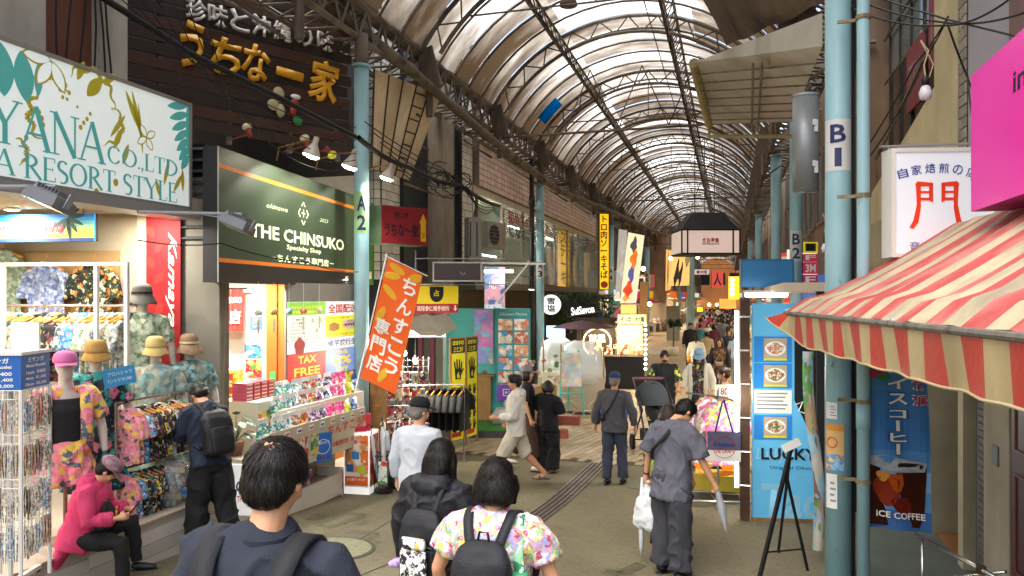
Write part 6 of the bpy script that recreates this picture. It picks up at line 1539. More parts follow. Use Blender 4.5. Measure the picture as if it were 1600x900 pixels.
for i in range(8):
 y=17.1+i*2.1;g=MB();g.bx(-5.98,-5.965,y+.04,y+2.06,3.08,5.2);B_(g,'window_pane',gl_,gf);g=MB();g.bx(-6.0,-5.93,y-.03,y+.03,3.05,5.21);B_(g,'mullion',steel_l,gf)
for i in range(6):
 y=18+i*2.6;o=thing('tube_light','lit tube light, %s from the near end in the upper glazed shop'%ORD[i],'tube light',(-7.0,y,3.9 if i%2 else 5.0),0,'tube lights in the glazed building');g=MB();g.bx(-.05,.05,0,1.3,.02,.05);g.build('batten',white,o);g=MB();g.tube((0,.03,0),(0,1.27,0),.02,n=8);g.build('tube',tube_on,o)
 if i%2==0:arealight('light',(0,.65,-.05),(.2,1.3),70,(0,-.6,0),(1,.97,.85),o)
PG=Pl((-5.93,10),(-5.93,30))
for lb,s_,px0,px1,pyt,pyb,m_ in(('red hiragana lettering on the upper glass left of pole A 3','初めての人と遊ぶ',793,856,337,357,inkr),('second line of lettering on the upper glass reading one','になる。 Happy one',795,862,360,380,ink)):
 x0,x1,z0,z1=PG.rect(px0,px1,pyt,pyb,820);o=thing('window_lettering',lb,'lettering',PG.w(x0,z0,-.01),PG.rz);text(s_,inkw,o,(x1-x0)/2,(z1-z0)/2,x1-x0+.1,z1-z0+.06,bold=.06,y=-.001);text(s_,m_,o,(x1-x0)/2,(z1-z0)/2,x1-x0,z1-z0,bold=.03,y=-.006)
o,w,h=sign(PG,'inner_banner','yellow vertical banner behind the upper glass','banner',888,903,350,452,M('inner_gold','d09a1c',.5,emit=.5),None,.05,off=.4)
text(list('ステーキ'),ink,o,w/2,h/2,w*.6,h*.8,vert=True,bold=.04)
def acunit(label,p,rz,w=.8,h=.55,d=.3):
 o=thing('air_conditioner',label,'air conditioner',p,rz,'air conditioner units');g=MB();g.bx(-w/2,w/2,0,d,0,h);g.build('casing',M('ac_beige','a09a8c',.5,0,.12,4,stain='7a7264'),o)
 g=MB();n=20;g.rings([[(-w*.12+r*cos(2*pi*i/n),-.004,h/2+r*sin(2*pi*i/n))for i in range(n)]for r in(.02,h*.4)],cap=False);g.build('fan_grille',M('ac_dark','3a3a38'),o)
 g=MB()
 for k in range(6):g.box((-w*.12,-.012,h*(.15+.14*k)),(h*.8,.008,.008))
 g.build('grille_bars',grey,o);return o
acunit('outdoor air conditioner unit above the dark bracket sign by the glazed windows',at(776,388,d=15.6),radians(78))
o=thing('downpipe','black vertical downpipe just left of pole A 3','pipe',foot(831,20.6));g=MB();g.tube((0,0,0),(0,0,6.6),.07,n=12);g.build('pipe',black,o,True);g=MB();g.tube((0,0,5.2),(0,0,5.5),.085,n=12);g.build('joint',black,o,True)
p=at(742,408,d=14.2);o=thing('utility_cabinet','tall grey cabinet unit fixed beside the concrete column','cabinet',p,.6);g=MB();g.bx(-.12,.12,0,.35,0,.85);g.build('body',M('cab_grey','8a8880',.5,0,.12),o);g=MB();g.bx(-.10,-.08,-.012,0,.1,.75).bx(.03,.05,-.012,0,.1,.75);g.build('door_seams',black,o);g=MB();g.path([(0,.1,.85),(.05,.1,1.1),(-.1,.1,1.4)],.012,6);g.build('conduit',wirem,o)
P=camplane(760,14.2,.05)
o,w,h=sign(P,'shop_sign','blue and pink shop window poster board ending in letters ND','sign',757,789,417,482,PR('win_poster',['6a8ab8','b08ab8','c8d0d8','4a6a98','d8a0b0'],5,.4,dist=1,emit=.15),grey,.1);text('ND',inkw,o,w*.4,h*.55,w*.35,h*.16,bold=.04)
p0=at(757,424,d=14.0);o=thing('tube_light','bright tube light under the metal canopy left of pole A 3','tube light',p0,PSI+.1);g=MB();g.tube((0,0,0),(.55,0,0),.022,n=8);g.build('tube',tube_on,o);g=MB();g.bx(-.03,.58,-.03,.03,.025,.05);g.build('batten',white,o);o=thing('metal_canopy','grey corrugated metal canopy left of pole A 3','canopy',at(745,412,d=13.8),PSI+.3)
for k in range(9):g=MB();g.bx(.14*k,.14*k+.125,-.3,1.1,.0+.01*(k%2),.03+.01*(k%2));g.build('panel',M('canopy_metal','7c7a74',.4,.4,.15),o)
g=MB();g.tube((.9,-.3,-.02),(.3,-.2,-.75),.016).tube((0,-.3,0),(1.25,-.3,0),.02);g.build('strut',inkw,o)
o=thing('round_sign','round white lit sign with brush characters right of pole A 3','sign',at(861,476,d=22),PSI)
g=MB();n=28;R_=.30;g.rings([[(r*cos(2*pi*i/n),y,r*sin(2*pi*i/n))for i in range(n)]for r,y in((R_,.06),(R_,0),(R_*.96,-.004))]);g.build('disc',M('disc_lit','dcdcd4',emit=.5),o);text('雪\n塩',ink,o,0,.0,.26,.42,y=-.012,bold=.03)
ivm=[M('ivy_a','2c4428',.6,0,.2),M('ivy_b','3d5a32',.6,0,.2),M('ivy_c','1f3420',.6,0,.2)]
def foliage(name,label,cat,loc,size,n,leaf,mats=ivm,seed=0,rz=0):
 random.seed(seed);o=thing(name,label,cat,loc,rz);g=MB()
 for k in range(n):
  c=V((random.uniform(-1,1)*size[0],random.uniform(-1,1)*size[1],random.uniform(-1,1)*size[2]));c*=(1+.25*noise.noise(c*3));a=V((random.gauss(0,1),random.gauss(0,1),random.gauss(0,1))).normalized();b=a.orthogonal().normalized();q=a.cross(b);s_=leaf*random.uniform(.6,1.3);g.m=random.randrange(len(mats))
  g.poly([c-b*s_,c+q*s_*.4,c+b*s_,c-q*s_*.4])
 g.m=0;tag(g.build('foliage',mats,o),kind='stuff');return o
foliage('ivy_panel','dark ivy covering the front above the white cursive shop sign','plant',at(905,478,d=25),(1.15,.15,.42),2600,.055,rz=PSI,seed=1)
foliage('ivy_panel','lower fringe of ivy hanging over the shop screen','plant',at(920,503,d=24.8),(1.1,.12,.14),1200,.05,rz=PSI,seed=2)
o=thing('cursive_sign','white rounded lettering sign on dark board amid the ivy','sign',at(911,484,d=24.2),PSI+.25);g=MB();g.bx(-.5,.42,.02,.06,-.2,.2);g.build('board',ink,o);text('SuiSavon',EM('sign_glow_white','f0f0ea',.8),o,-.02,-.01,.80,.26,bold=.015,y=-.02,roll=.12)
P=camplane(853,21.5);o,w,h=sign(P,'display_screen','bright blue television screen beside pole A 3','screen',853,884,508,528,EM('screen_blue','8ab8e8',1.6),black,.05,frm=black,ft=.02)
o=thing('round_neon_sign','black sign with glowing golden ring and gold characters','sign',at(933,535,d=22.3),PSI);g=MB();g.bx(-.62,.55,.02,.1,-.75,.75);g.build('board',M('board_brown','2e211a',.5),o)
g=MB();n=40;g.path([(.42*cos(2*pi*i/n),-.0,.42*sin(2*pi*i/n))for i in range(n+1)],.022,6);g.build('glow_ring',EM('gold_glow','ffcf7a',2.5),o,True);text('首里\n蛟',EM('gold_glow','ffcf7a',2.5),o,0,0,.5,.5,y=-.01,bold=.03)
def cart(label,px,d,rz,w=1.0,dp=.6,h=.85,body=ivory,cover=True,goods=8):
 p=foot(px,d);o=thing('market_cart',label,'cart',p,rz);g=MB();g.bx(-w/2,w/2,-dp/2,dp/2,.12,h);g.build('cabinet',body,o)
 for e in(-1,1):
  g=MB();g.path([(e*w*.3+.16*cos(2*pi*i/16),-dp/2-.02,.17+.16*sin(2*pi*i/16))for i in range(17)],.014,6);g.build('wheel',ivory,o,True);g=MB();g.tube((e*w*.48,-dp/2+.03,h),(e*w*.48,-dp/2+.03,h+.75),.02);g.build('post',wood,o)
 for k in range(goods):g=MB();x=-w/2+.08+(w-.16)*k/(goods-1);g.path([(x,-.05,h),(x,-.05,h+.12),(x,-.05,h+.2+.04*(k%3))],[.04,.05,.02],8);g.build('product',PR('cartgoods',['c8b090','d8d8d0','7ab8b0','b86a50','e0c8c0'],20,rand=1),o,True)
 if cover:
  g=MB();rings=[]
  for z,s_ in((h-.15,1.06),(h+.1,1.05),(h+.45,.95),(h+.7,.8),(h+.8,.4)):rings.append([(s_*w/2*(1 if cos(a)>0 else-1)*abs(cos(a))**.5+.02*sin(7*a+z*9),s_*dp/2*(1 if sin(a)>0 else-1)*abs(sin(a))**.5,z+.02*sin(5*a))for a in[2*pi*i/28 for i in range(28)]])
  g.rings(rings);g.build('clear_cover',GL('cover_film','f2f8f8',.42,.2),o,True)
 return o
cart('white cart under clear plastic cover left of the turquoise easel',872,18.2,PSI+.2,.9,.5);cart('whitewashed wooden cart with wheels under clear plastic right of the easel',910,16.9,PSI-.1,1.0,.6,body=M('whitewash','b8a890',.7,0,.15))
p=foot(893,16.2);o=thing('easel','turquoise painted easel with pastel poster','easel',p,PSI+.1);g=MB();g.tube((-.28,0,0),(-.16,.05,1.5),.02).tube((.28,0,0),(.16,.05,1.5),.02).tube((0,.5,0),(0,.06,1.45),.02).tube((-.25,-.02,.55),(.25,-.02,.55),.02);g.build('legs',tqm,o);g=MB();g.bx(-.22,.22,0,.02,.7,1.45);g.build('poster_board',PR('pastel',['e8d8c8','e8c0c8','d8e0c0','f0e8d8','c8d8e0'],6),o)
p=foot(880,15.4);o=thing('step_block','reddish brown wooden block step on the paving','block',p,.1,None);g=MB();g.bx(-.3,.35,-.12,.12,.012,.2);g.build('block',M('block_red','8a4a3a',.7,0,.2),o)
p=foot(876,13.9);o=thing('step_block','smaller reddish wooden block nearer the woman in black','block',p,.3);g=MB();g.bx(-.12,.14,-.1,.1,.012,.17);g.build('block',M('block_red','8a4a3a'),o)
p=foot(842,14.8);o=thing('flower_shelf','green stand full of small flowers and trinkets beside the booth','stand',p,.3);g=MB();g.bx(-.35,.35,-.15,.15,.0,.9);g.build('shelf_body',wood,o)
random.seed(5)
for k in range(26):g=MB();c=V((random.uniform(-.38,.38),random.uniform(-.2,.1),random.uniform(.75,1.55)));g.ell(c,(.05,.05,.04),7,5);g.build('trinket',PR('trinket%d'%(k%4),[['c84a5a','e8d8c8'],['d8b84a','6a8a4a'],['b87aa8','d8d8d0'],['4a7a4a','7a9a5a']][k%4],30),o,True)
p=foot(965,21.5);o=thing('food_stall','black stall with lit sign reading soba okinawa and goods on top','stall',p,PSI-.1)
g=MB();g.bx(-.9,.75,-.3,.5,.0,.95);g.build('counter',ink,o);g=MB();g.bx(.0,.75,.4,.45,.95,2.0);g.build('back_board',M('stall_tan','b08a5a',.6,emit=.2),o)
g=MB();g.bx(-.0,.8,-.3,-.22,1.9,2.15);g.build('lit_header',M('header_glow','e0dc8a',emit=.9),o);text('そば 沖縄',ink,o,.4,2.02,.7,.16,y=-.31,bold=.05)
for k in range(10):g=MB();g.ell((.78,-.3,.6+.14*k),(.035,.035,.035),8,6);g.build('bulb',bulb_on,o,True)
random.seed(3)
for k in range(22):g=MB();c=V((random.uniform(-.85,.7),random.uniform(-.2,.3),random.uniform(.98,1.3)));g.box(c,(.1,.1,.1+.1*random.random()),random.random());g.build('product',PR('stallgoods',['e0c890','d8783a','c9c4b0','8a5a3a','e8d8b0','b83a2a'],20,rand=1,emit=.1),o)
arealight('light',(.1,.0,1.85),(1.2,.5),50,(0,0,0),(1,.85,.6),o)
p=foot(910,19.4);o=thing('parasol','dark plum parasol edge over the clear covered carts','parasol',p);g=MB();g.tube((0,0,0),(0,0,2.0),.02);g.build('pole',black,o);g=MB();g.rings([[(r*cos(2*pi*i/8),r*sin(2*pi*i/8),z)for i in range(8)]for r,z in((.02,2.05),(.45,1.97),(.85,1.85))],cap=False);g.build('canopy',cloth('plum_cloth','3a2024'),o)
P=camplane(937,31.5,.1);o,w,h=sign(P,'vertical_sign','tall yellow vertical sign with black soba characters against pole A 4','sign',936,952,333,453,M('soba_yellow','e0a81c',.5,emit=.45),ink,.15,frm=ink,ft=.03)
text(list('トロ肉ソーキそば'),ink,o,w*.5,h*.56,w*.7,h*.82,vert=True,bold=.05);g=MB();g.poly([(w*.5+w*.36*cos(t),-.008,h*.07+h*.045*sin(t))for t in[2*pi*i/16 for i in range(16)]]);g.build('bowl_picture',M('bowl_red','b8442a'),o)
# right side
cafe=thing('cafe_building','beige concrete cafe building with outside stair on the near right','building',(1.9,7,0))
def C_(mb,nm,mat,**k):return B_(mb,nm,mat,cafe,**k)
for nm,q,m_ in(('door_jamb',(1.9,5,8.3,8.5,0,3.6),M('jamb','8f8872',.8,0,.2)),('concrete_pier',(1.93,4.5,6.1,6.65,0,3.6),M('pier','a49c8a',.9,0,.2,2,.3,stain='8a8272')),('recess_wall',(2.06,4.5,6.65,7.3,0,3.6),M('recess_grey','6f6d76',.8,0,.2)),('door_frame',(1.96,4.5,7.3,7.45,0,3.6),conc_l),('dark_doorway',(2.9,3.0,7.4,8.35,0,3.6),M('door_dark','101012',.8)),('wood_floor',(2.0,2.9,7.45,8.3,.25,.33),M('floor_orange','8a5a34',.5)),('side_wall',(1.94,4.5,4.6,6.1,0,3.6),M('maroon_wall','54302a',.4,0,.2,2)),('near_wall',(1.92,4.5,-1,4.6,0,3.6),conc_l),('lower_wall',(1.98,2.0,8.5,9.4,0,3.6),M('door_dark','101012')),('grey_tower',(2.0,5,6.1,7.3,3.6,10),M('tower_grey','a09da6',.9,0,.15,1,.2)),('brown_tower',(1.93,5,3.0,6.1,3.6,10),M('tower_brown','7a605a',.8,0,.15)),('beige_wall',(2.02,5,7.3,8.5,3.6,10),M('beige_stair','c6ba96',.9,0,.22,1.2,.3,stain='a39672')),('stair_back',(3.0,5,8.5,12.1,3.4,10),M('stair_dark','4a443e',.9,0,.2)),('upper_band',(2.05,5,8.5,12.1,7.6,10),M('soffit_grey','a8a498',.9,0,.15)),('wall_socket',(1.918,1.93,6.3,6.42,1.42,1.57),M('socket_grey','5a5c5e',.5)),('junction_box',(2.0,2.06,6.86,6.95,2.2,2.38),ivory),('lower_band',(1.9,2.2,8.5,12.1,2.9,3.7),conc_l)):
 g=MB();g.bx(*q);C_(g,nm,m_)
tiled((2.04,7.2),(2.04,6.75),.3,1.9,.05,.06,cafe,[M('tile_small_a','5f5a52',.5),M('tile_small_b','6d6455',.5)],gap=.008,cap=0)
tiled((2.0,7.62),(2.0,7.36),4.0,7.6,.06,.10,cafe,[M('tile_small_c','948e7e',.6),M('tile_small_d','847c6e',.6)],gap=.01,cap=0)
for z0,z1 in((.75,1.45),(1.6,2.6)):g=MB();frame(g,0,.6,z0,z1,0,.01,.02);g.v=[(1.935-v[1],6.0-v[0],v[2])for v in g.v];g.f=[tuple(reversed(q))for q in g.f];C_(g,'door_panel',M('maroon_light','6f3e36',.4))
g=MB();g.path([(2.05,6.9,2.2),(2.03,6.91,2.0),(2.05,6.93,1.2),(2.05,6.95,.9)],.008,5);C_(g,'conduit',grey)
g=MB();a=[(2.02,8.5,4.85),(2.02,12.1,4.2),(2.02,12.1,3.6),(2.02,8.5,3.6)];g.rings([[(x+.15,y,z)for x,y,z in a],[(x,y,z)for x,y,z in a]]);C_(g,'stair_parapet',M('beige_stair','c6ba96'))
for k in range(6):y=8.6+k*.65;g=MB();g.bx(2.24,2.29,y,y+.05,3.6,7.6);C_(g,'window_post',M('post_dark','26231f',.6))
for k in range(5):y=8.68+k*.65;g=MB();g.bx(2.26,2.265,y,y+.54,5.9,7.5);C_(g,'window_pane',GL('window_glass','8a9a94',.35,.05))
g=MB();g.tube((2.1,8.5,5.5),(2.1,12.1,4.75),.025);C_(g,'stair_rail',steel_l);g=MB();g.tube((2.22,8.5,6.5),(2.22,12.1,6.5),.02);C_(g,'cross_rail',steel_l);g=MB();g.tube((2.22,8.5,5.85),(2.22,12.1,5.85),.015);C_(g,'cross_rail',steel_l)
for k in range(2):
 o=thing('stair_sign',['faded maroon sign board with pale letters behind the stair rail, nearer one','faded maroon sign board behind the stair rail, farther one'][k],'sign',(2.2,9.5+k*1.1,5.3-k*.25),-pi/2);g=MB();g.bx(0,.85,0,.03,0,.8);g.build('board',M('maroon_sign','7a3038',.6,0,.15),o);text(['LIS','TIV'][k],M('faint','8a7f7c'),o,.42,.4,.6,.32)
PP=Pl((1.39,10),(1.39,0))
x0,x1,z0,z1=PP.rect(1518,1700,119,331,1518)
o=thing('shop_sign','bright magenta box sign with small black letters at the right edge','sign',PP.w(x0,z0),PP.rz);w=x1-x0;h=z1-z0
g=MB();g.bx(0,w,.004,.3,0,h);g.build('casing',M('magenta_side','a01878',.5),o);g=MB();g.bx(0,w,-.003,.004,0,h);g.build('face_panel',M('magenta','cf1a93',.25,0,.03,1,emit=.12),o);text('imoa',ink,o,(PP.hit(1584)[0]-x0)+.27,(PP.hit(1595,122)[1]-z0),.54,.11,bold=.02)
P=camplane(1392,5.6,-.06)
o,w,h=sign(P,'cafe_sign','white lit box sign with large red gate character and blue lettering','sign',1392,1560,232,402,M('white_lit','dfe3ea',.5,0,.02,emit=.08),white,.16,frm=white,ft=.03,ref=1392)
w_=(P.hit(1520)[0]-P.hit(1392)[0])
bl=M('ink_blueviolet','343a98',.5)
for i,c in enumerate('自家焙煎の店'):
 t=(i-2.5)/2.5;text(c,bl,o,w_*.56+t*w_*.42,h*.80-abs(t)**2*h*.045+.012,.075,.075,y=-.008,bold=.01,roll=-t*.25)
text('音楽と…',bl,o,w_*.5,h*.10,w_*.55,.07,y=-.008)
rg=M('gate_red','d8381c',.5,emit=.1)
for e in(-1,1):
 cx=w_*.56;z_=h*.48
 def Q(pts):g=MB();g.poly([(cx+e*a*w_,-.009,z_+b*h)for a,b in(pts if e>0 else pts[::-1])]);g.build('gate_stroke',rg,o)
 Q([(.05,.20),(.05,.17),(.26,.165),(.27,.19),(.24,.215)]);Q([(.05,.19),(.10,.18),(.10,.04),(.05,.02)]);Q([(.08,.125),(.08,.105),(.21,.105),(.21,.125)]);Q([(.08,.065),(.08,.04),(.21,.04),(.21,.065)]);Q([(.20,.18),(.26,.17),(.25,.0),(.29,-.14),(.34,-.21),(.29,-.22),(.23,-.16),(.20,-.03)])
g=MB();g.tube((-.05,.08,h+.03),(w*1.05,.08,h+.05),.01).tube((.02,.08,h),(.02,.08,h+.04),.008);g.build('bracket',grey,o)
aw=thing('striped_awning','weathered red and cream striped awning over the near right shop','awning',(1.7,4.3,3.2))
A0,A1=V((.43,6.3,2.575)),V((.93,2.2,2.585));T0,T1=V((1.62,6.3,3.24)),V((1.72,2.2,3.24))
red_a,cre_a=M('awning_red','b04a46',.65,0,.2,5,.4,30,stain='bd7a74'),M('awning_cream','b8ad8e',.65,0,.2,5,.4,30,stain='8f8670')
val_r,val_c=M('valance_red','b83224',.55,0,.15,6,.3,30,stain='a8443a'),M('valance_cream','b8a67a',.55,0,.15,6,.3,30,stain='a08f68')
NS=23;O_=V(aw.location)
def sag(t,s):return-.05*sin(pi*s)*(.6+.4*sin(t*23))+.006*sin(t*60)
def bul(t):return.025*max(0,1)*sin(t*40)*.3
for k in range(NS):
 t0,t1=k/NS,(k+1)/NS;g=MB();n=10
 for i in range(n+1):
  s=i/n
  for t in(t0,(t0+t1)/2,t1):
   p=A0.lerp(A1,t).lerp(T0.lerp(T1,t),s**.9);p.z+=sag(t,s)+(.03*sin(pi*min(1,s*6))if s<.17 else 0);g.v.append(tuple(p-O_))
 for i in range(n):
  for j in range(2):b=i*3+j;g.face((b,b+1,b+4,b+3))
 g.build('awning_stripe',red_a if k%2==0 else cre_a,aw,True)
 g=MB();n=5
 for i in range(n+1):
  s=i/n
  for t in(t0,(t0+t1)/2,t1):
   p=A0.lerp(A1,t);cu=max(0,1-t*9);hh=.215*(1-.75*cu)+.004*sin(t*NS*3.1)
   p.z+=-.03-hh*s;p+=V((-1,.12,0))*(.015*sin(t*38+1)*s+.12*cu*s*1.2-.02*s);p+=V((0,.25*cu*s,.02*cu));g.v.append(tuple(p-O_))
 for i in range(n):
  for j in range(2):b=i*3+j;g.face((b,b+3,b+4,b+1))
 g.build('valance_stripe',val_r if k%2==0 else val_c,aw,True)
g=MB();pts=[]
for i in range(60):
 t=i/59;p=A0.lerp(A1,t);cu=max(0,1-t*9);hh=.215*(1-.75*cu)+.004*sin(t*NS*3.1);p.z+=-.03-hh;p+=V((-1,.12,0))*(.015*sin(t*38+1)+.144*cu-.02)+V((0,.25*cu,.02*cu));pts.append(p-O_)
g.path(pts,.007,6);g.build('hem_cord',M('hem','b8aa86',.8),aw)
g=MB();g.path([A0-O_+V((0,.02,-.015)),A1-O_+V((0,0,-.015))],.017,8);g.build('front_bar',M('bar_grey','77736a',.7,.2,.3,15,stain='55504a'),aw)
g=MB();g.bx(-.06,.5,-2.5,.9,.03,.14);g.build('hood',M('hood_dark','3a2c28',.6,0,.3),aw)
g=MB();g.tube(A0-O_,T0-O_+V((0,0,-.25)),.014).tube(A0.lerp(A1,.6)-O_,T0.lerp(T1,.6)-O_+V((0,0,-.4)),.014);g.build('arm',grey,aw)
P=camplane(1358,5.75,-.03);x0,x1,z0,z1=P.rect(1358,1448,548,828)
o=thing('banner_flag','blue ice coffee banner with white katakana and a glass of iced coffee','banner',P.w(x0,z0),P.rz);w=x1-x0;h=z1-z0
ff=lambda x,z:.014*sin(x*22+z*3)*(1-z/h*.4)+.01*sin(z*6)
def waved(mb):mb.v=[(v[0]+.04*(1-v[2]/h)*v[0]/w,v[1]+ff(v[0],v[2]),v[2]+.05*(1-v[2]/h)*(.5-v[0]/w))for v in mb.v];return mb
def cbands(cols,z0_,z1_,x0_=0,x1_=w,y=0,nm='printed_band',n=12):
 for i,c in enumerate(cols):
  g=MB()
  za,zb=z0_+(z1_-z0_)*i/len(cols),z0_+(z1_-z0_)*(i+1)/len(cols)
  for j in range(n):a,b=x0_+(x1_-x0_)*j/n,x0_+(x1_-x0_)*(j+1)/n;g.poly([(a,y,za),(b,y,za),(b,y,zb),(a,y,zb)])
  waved(g).build(nm,M('bnd'+c,c,.6,0,.12,6),o)
cbands(['3a6aa8','5a94c8','7fb0d4','4f8cc4','3c7cbc','3a78ba','3f80c0','4a88c4','3a70b0'],0,h)
def shape(nm,pts,mat,y):
 g=MB();g.poly([(x*w,y,z*h)for x,z in pts]);
 waved(g).build(nm,mat,o)
def blob(cx,cz,rx,rz_,n=24,f=lambda a:1):return[(cx+rx*cos(2*pi*i/n)*f(2*pi*i/n),cz+rz_*sin(2*pi*i/n)*f(2*pi*i/n))for i in range(n)]
shape('glass',[(.0,.02),(.82,.02),(.90,.12),(.93,.36),(.02,.40),(.0,.2)],M('coffee','3a160e',.3,0,.4,9),-.006);shape('glass_foam',[(0,.36),(.0,.405),(.2,.42),(.5,.40),(.93,.385),(.9,.335),(.6,.31),(.3,.33)],M('foam','a8b0b8',.3,0,.3,14),-.009)
for(cx,cz,rx,rz_,c)in((.3,.22,.22,.08,'8a2a14'),(.45,.27,.14,.05,'b8551c'),(.55,.14,.2,.05,'6a1c12'),(.22,.30,.1,.03,'c98a3a'),(.66,.355,.2,.028,'2a2220'),(.6,.35,.1,.02,'9a8a80')):shape('coffee_highlight',blob(cx,cz,rx,rz_,f=lambda a:1+.15*sin(3*a)),M('cf'+c,c,.3),-.011-.001*len(c)*cx)
for cx,cz in((.10,.93),(.22,.955),(.06,.87),(.2,.89),(.3,.92)):shape('berry',blob(cx,cz,.075,.024),M('berry','c83a5a',.3,0,.3,20),-.006)
shape('berry_leaf',blob(.25,.85,.12,.02),M('leafpr','3a8a4a'),-.007)
def wtext(s,x,z,w_,h_,m,out,y=-.026):
 for mm,b,yy in((out,.09,y+.004),(m,.035,y)):
  if mm is None:continue
  t=finer(text(s,mm,o,x,z,w_*(1.16 if mm is out else 1),h_*(1.16 if mm is out else 1),bold=b,y=yy))
  for v in t.data.vertices:x_,z_=v.co.x,v.co.z;v.co=V((x_+.04*(1-z_/h)*x_/w,v.co.y+ff(x_,z_),z_+.05*(1-z_/h)*(.5-x_/w)))
ob_=M('outline_blue','1c3f80')
for i,c in enumerate('アイス'):wtext(c,w*.46,h*(.905-.086*i),w*.34,h*.062,inkw,ob_)
for i,c in enumerate('コ'):wtext(c,w*.45,h*.65,w*.3,h*.045,inkw,ob_)
for cz in(.585,.455):wtext('｜',w*.45,h*cz,w*.07,h*.06,inkw,ob_)
wtext('ヒ',w*.45,h*.52,w*.3,h*.05,inkw,ob_)
for i,c in enumerate('本格派'):wtext(c,w*.83,h*(.90-.085*i),w*.24,h*.055,M('crimson','c02a4a'),inkw)
wtext('ICE COFFEE',w*.5,h*.085,w*.78,h*.036,inkw,None)
g=MB();g.tube((-.02,.02,-.9),(-.02,.02,h+.15),.008);g.build('banner_rod',inkw,o)
for i,(px,py,d,lb)in enumerate(((1446,146,5.2,'unlit white bulb on a black socket hanging from wires at upper right'),(1290,388,6.4,'small unlit bulb hanging before pole B 1'))):
 o=thing('hanging_bulb',lb,'bulb',at(px,py,d=d));s_=1-.2*i;g=MB();g.lathe([(.002,-.05),(.035,-.04),(.045,-.0),(.032,.04),(.018,.06)],n=16);g.build('glass',M('bulb_milk','c8c6d0',.2),o,True);g=MB();g.lathe([(.024,.055),(.028,.10),(.02,.12)],n=12);g.build('socket',black,o,True);g=MB();g.path([(0,0,.12),(-.01,0,.2),(.02,0,.3),(-.03,.0,.38)],.005,5).path([(.02,0,.1),(.05,0,.2),(.02,0,.27),(-.03,0,.37)],.004,5);g.build('cord',M('cord_cream','b0a47c'),o)
 o.scale=(s_,)*3
p=at(1259,300,d=6.35);o=thing('service_box','tall rounded grey metal service box strapped beside pole B 1','box',p)
g=MB();g.rings([[(.108*cos(a),.09*sin(a),z)for a in[2*pi*i/24 for i in range(24)]]for z in(0,.83)]);g.build('casing',M('box_metal','7d8284',.4,.3,.08,2),o,True);g=MB();g.rings([[(.112*cos(a),.094*sin(a),z)for a in[2*pi*i/24 for i in range(24)]]for z in(.82,.84)]);g.build('lid',grey,o)
for z in(.2,.55):g=MB();g.box((.075,-.07,z),(.03,.03,.1)).box((.06,-.085,z+.03),(.03,.02,.05));g.build('hinge',M('hinge','a0a2a0',.4,.4),o)
g=MB();g.path([(.0,.02,.84),(.05,.05,.93),(.14,.12,.95)],.012,6).path([(.03,.0,.84),(.09,.03,.9),(.14,.1,.9)],.01,6);g.build('cable',wirem,o)
o=thing('hand_rail','bright steel handrail descending at the bottom right corner','hand rail',(1.35,5.6,ground(5.6)))
r0,r1=at(1432,836,d=5.5)-V(o.location),at(1580,915,d=4.6)-V(o.location);g=MB();g.tube(r0,r1,.016,n=10).tube(r0+V((.04,0,-.03)),(r0.x+.04,r0.y,0),.013,n=10).tube((r0.x+.02,r0.y-.15,r0.z-.28),(r1.x,r1.y+.1,r1.z+.05),.012);g.build('rail',M('rail_steel','c4c4c2',.2,.9,.05),o,True);g=MB();m_=r0.lerp(r1,.72);g.box(m_,(.05,.05,.05));g.build('joint_clamp',M('clamp_brown','4a3428'),o)
g=MB();g.bx(1.0,3,5.0,8.9,.0,.30);tag(g.build('pavement',M('step_greygreen','59605a',.7,0,.2,3,.3)),kind='structure')
def stickers():
 for nm,lb,py0,py1,c,txt in(('notice','no smoking beach notice with red prohibition circle on pole B 1',663,735,'d8b070',''),('sticker','small white face drawing notice on pole B 1 above the no smoking notice',629,655,'d8dad8','D-U'),('sticker','white printed notice on pole B 1 below the no smoking notice',741,795,'dcdedc','NO')):
  d=6.0;z1=at(1300,py0,d=d).z;z0=at(1300,py1,d=d).z;o=thing(nm,lb,'notice',(.86,6.6,z0));c0=atan2(-6.6,-.86);r=.1125
  a0,a1=(c0-.9,c0+.42)if txt=='' else(c0-.9,c0-.05)
  def arcsheet(x0,x1,z0_,z1_,rr,mat,nm_):
   g=MB();n=8
   for i in range(n):a,b=x0+(x1-x0)*i/n,x0+(x1-x0)*(i+1)/n;g.poly([(rr*cos(a),rr*sin(a),z0_),(rr*cos(b),rr*sin(b),z0_),(rr*cos(b),rr*sin(b),z1_),(rr*cos(a),rr*sin(a),z1_)])
   g.build(nm_,mat,o)
  h=z1-z0;arcsheet(a0,a1,0,h,r,M('stk'+c,c,.6),'sheet')
  if not txt:
   arcsheet(a0,a1,h*.86,h,r+.001,M('stk_orange','d8903a'),'heading');arcsheet(a0,a1,0,h*.35,r+.001,PR('stk_beach',['5a9ac8','e0c890','c87a4a','8ab8d8'],30),'beach_picture')
   g=MB();cm=(a0*.45+a1*.55)-.25
   for i in range(24):
    q=[2*pi*i/24,2*pi*(i+1)/24];P4=[((R_*cos(t)),R_*sin(t))for t,R_ in((q[0],.045),(q[1],.045),(q[1],.037),(q[0],.037))]
    g.poly([((r+.002)*cos(cm+x/r),(r+.002)*sin(cm+x/r),h*.6+z)for x,z in P4])
   g.poly([((r+.002)*cos(cm+x/r),(r+.002)*sin(cm+x/r),h*.6+z)for x,z in((-.032,.026),(-.026,.032),(.032,-.026),(.026,-.032))]);g.build('prohibition_ring',inkr,o)
  else:
   for k in range(4):arcsheet(a0+.35,a1-.1-.1*(k%2),h*(.2+.17*k),h*(.26+.17*k),r+.001,M('ink_grey','8a8a8a'),'print_line')
stickers()
o=thing('curled_poster','torn curling food poster strip hanging beside pole B 1','poster',at(1281,860,d=7.0));g=MB()
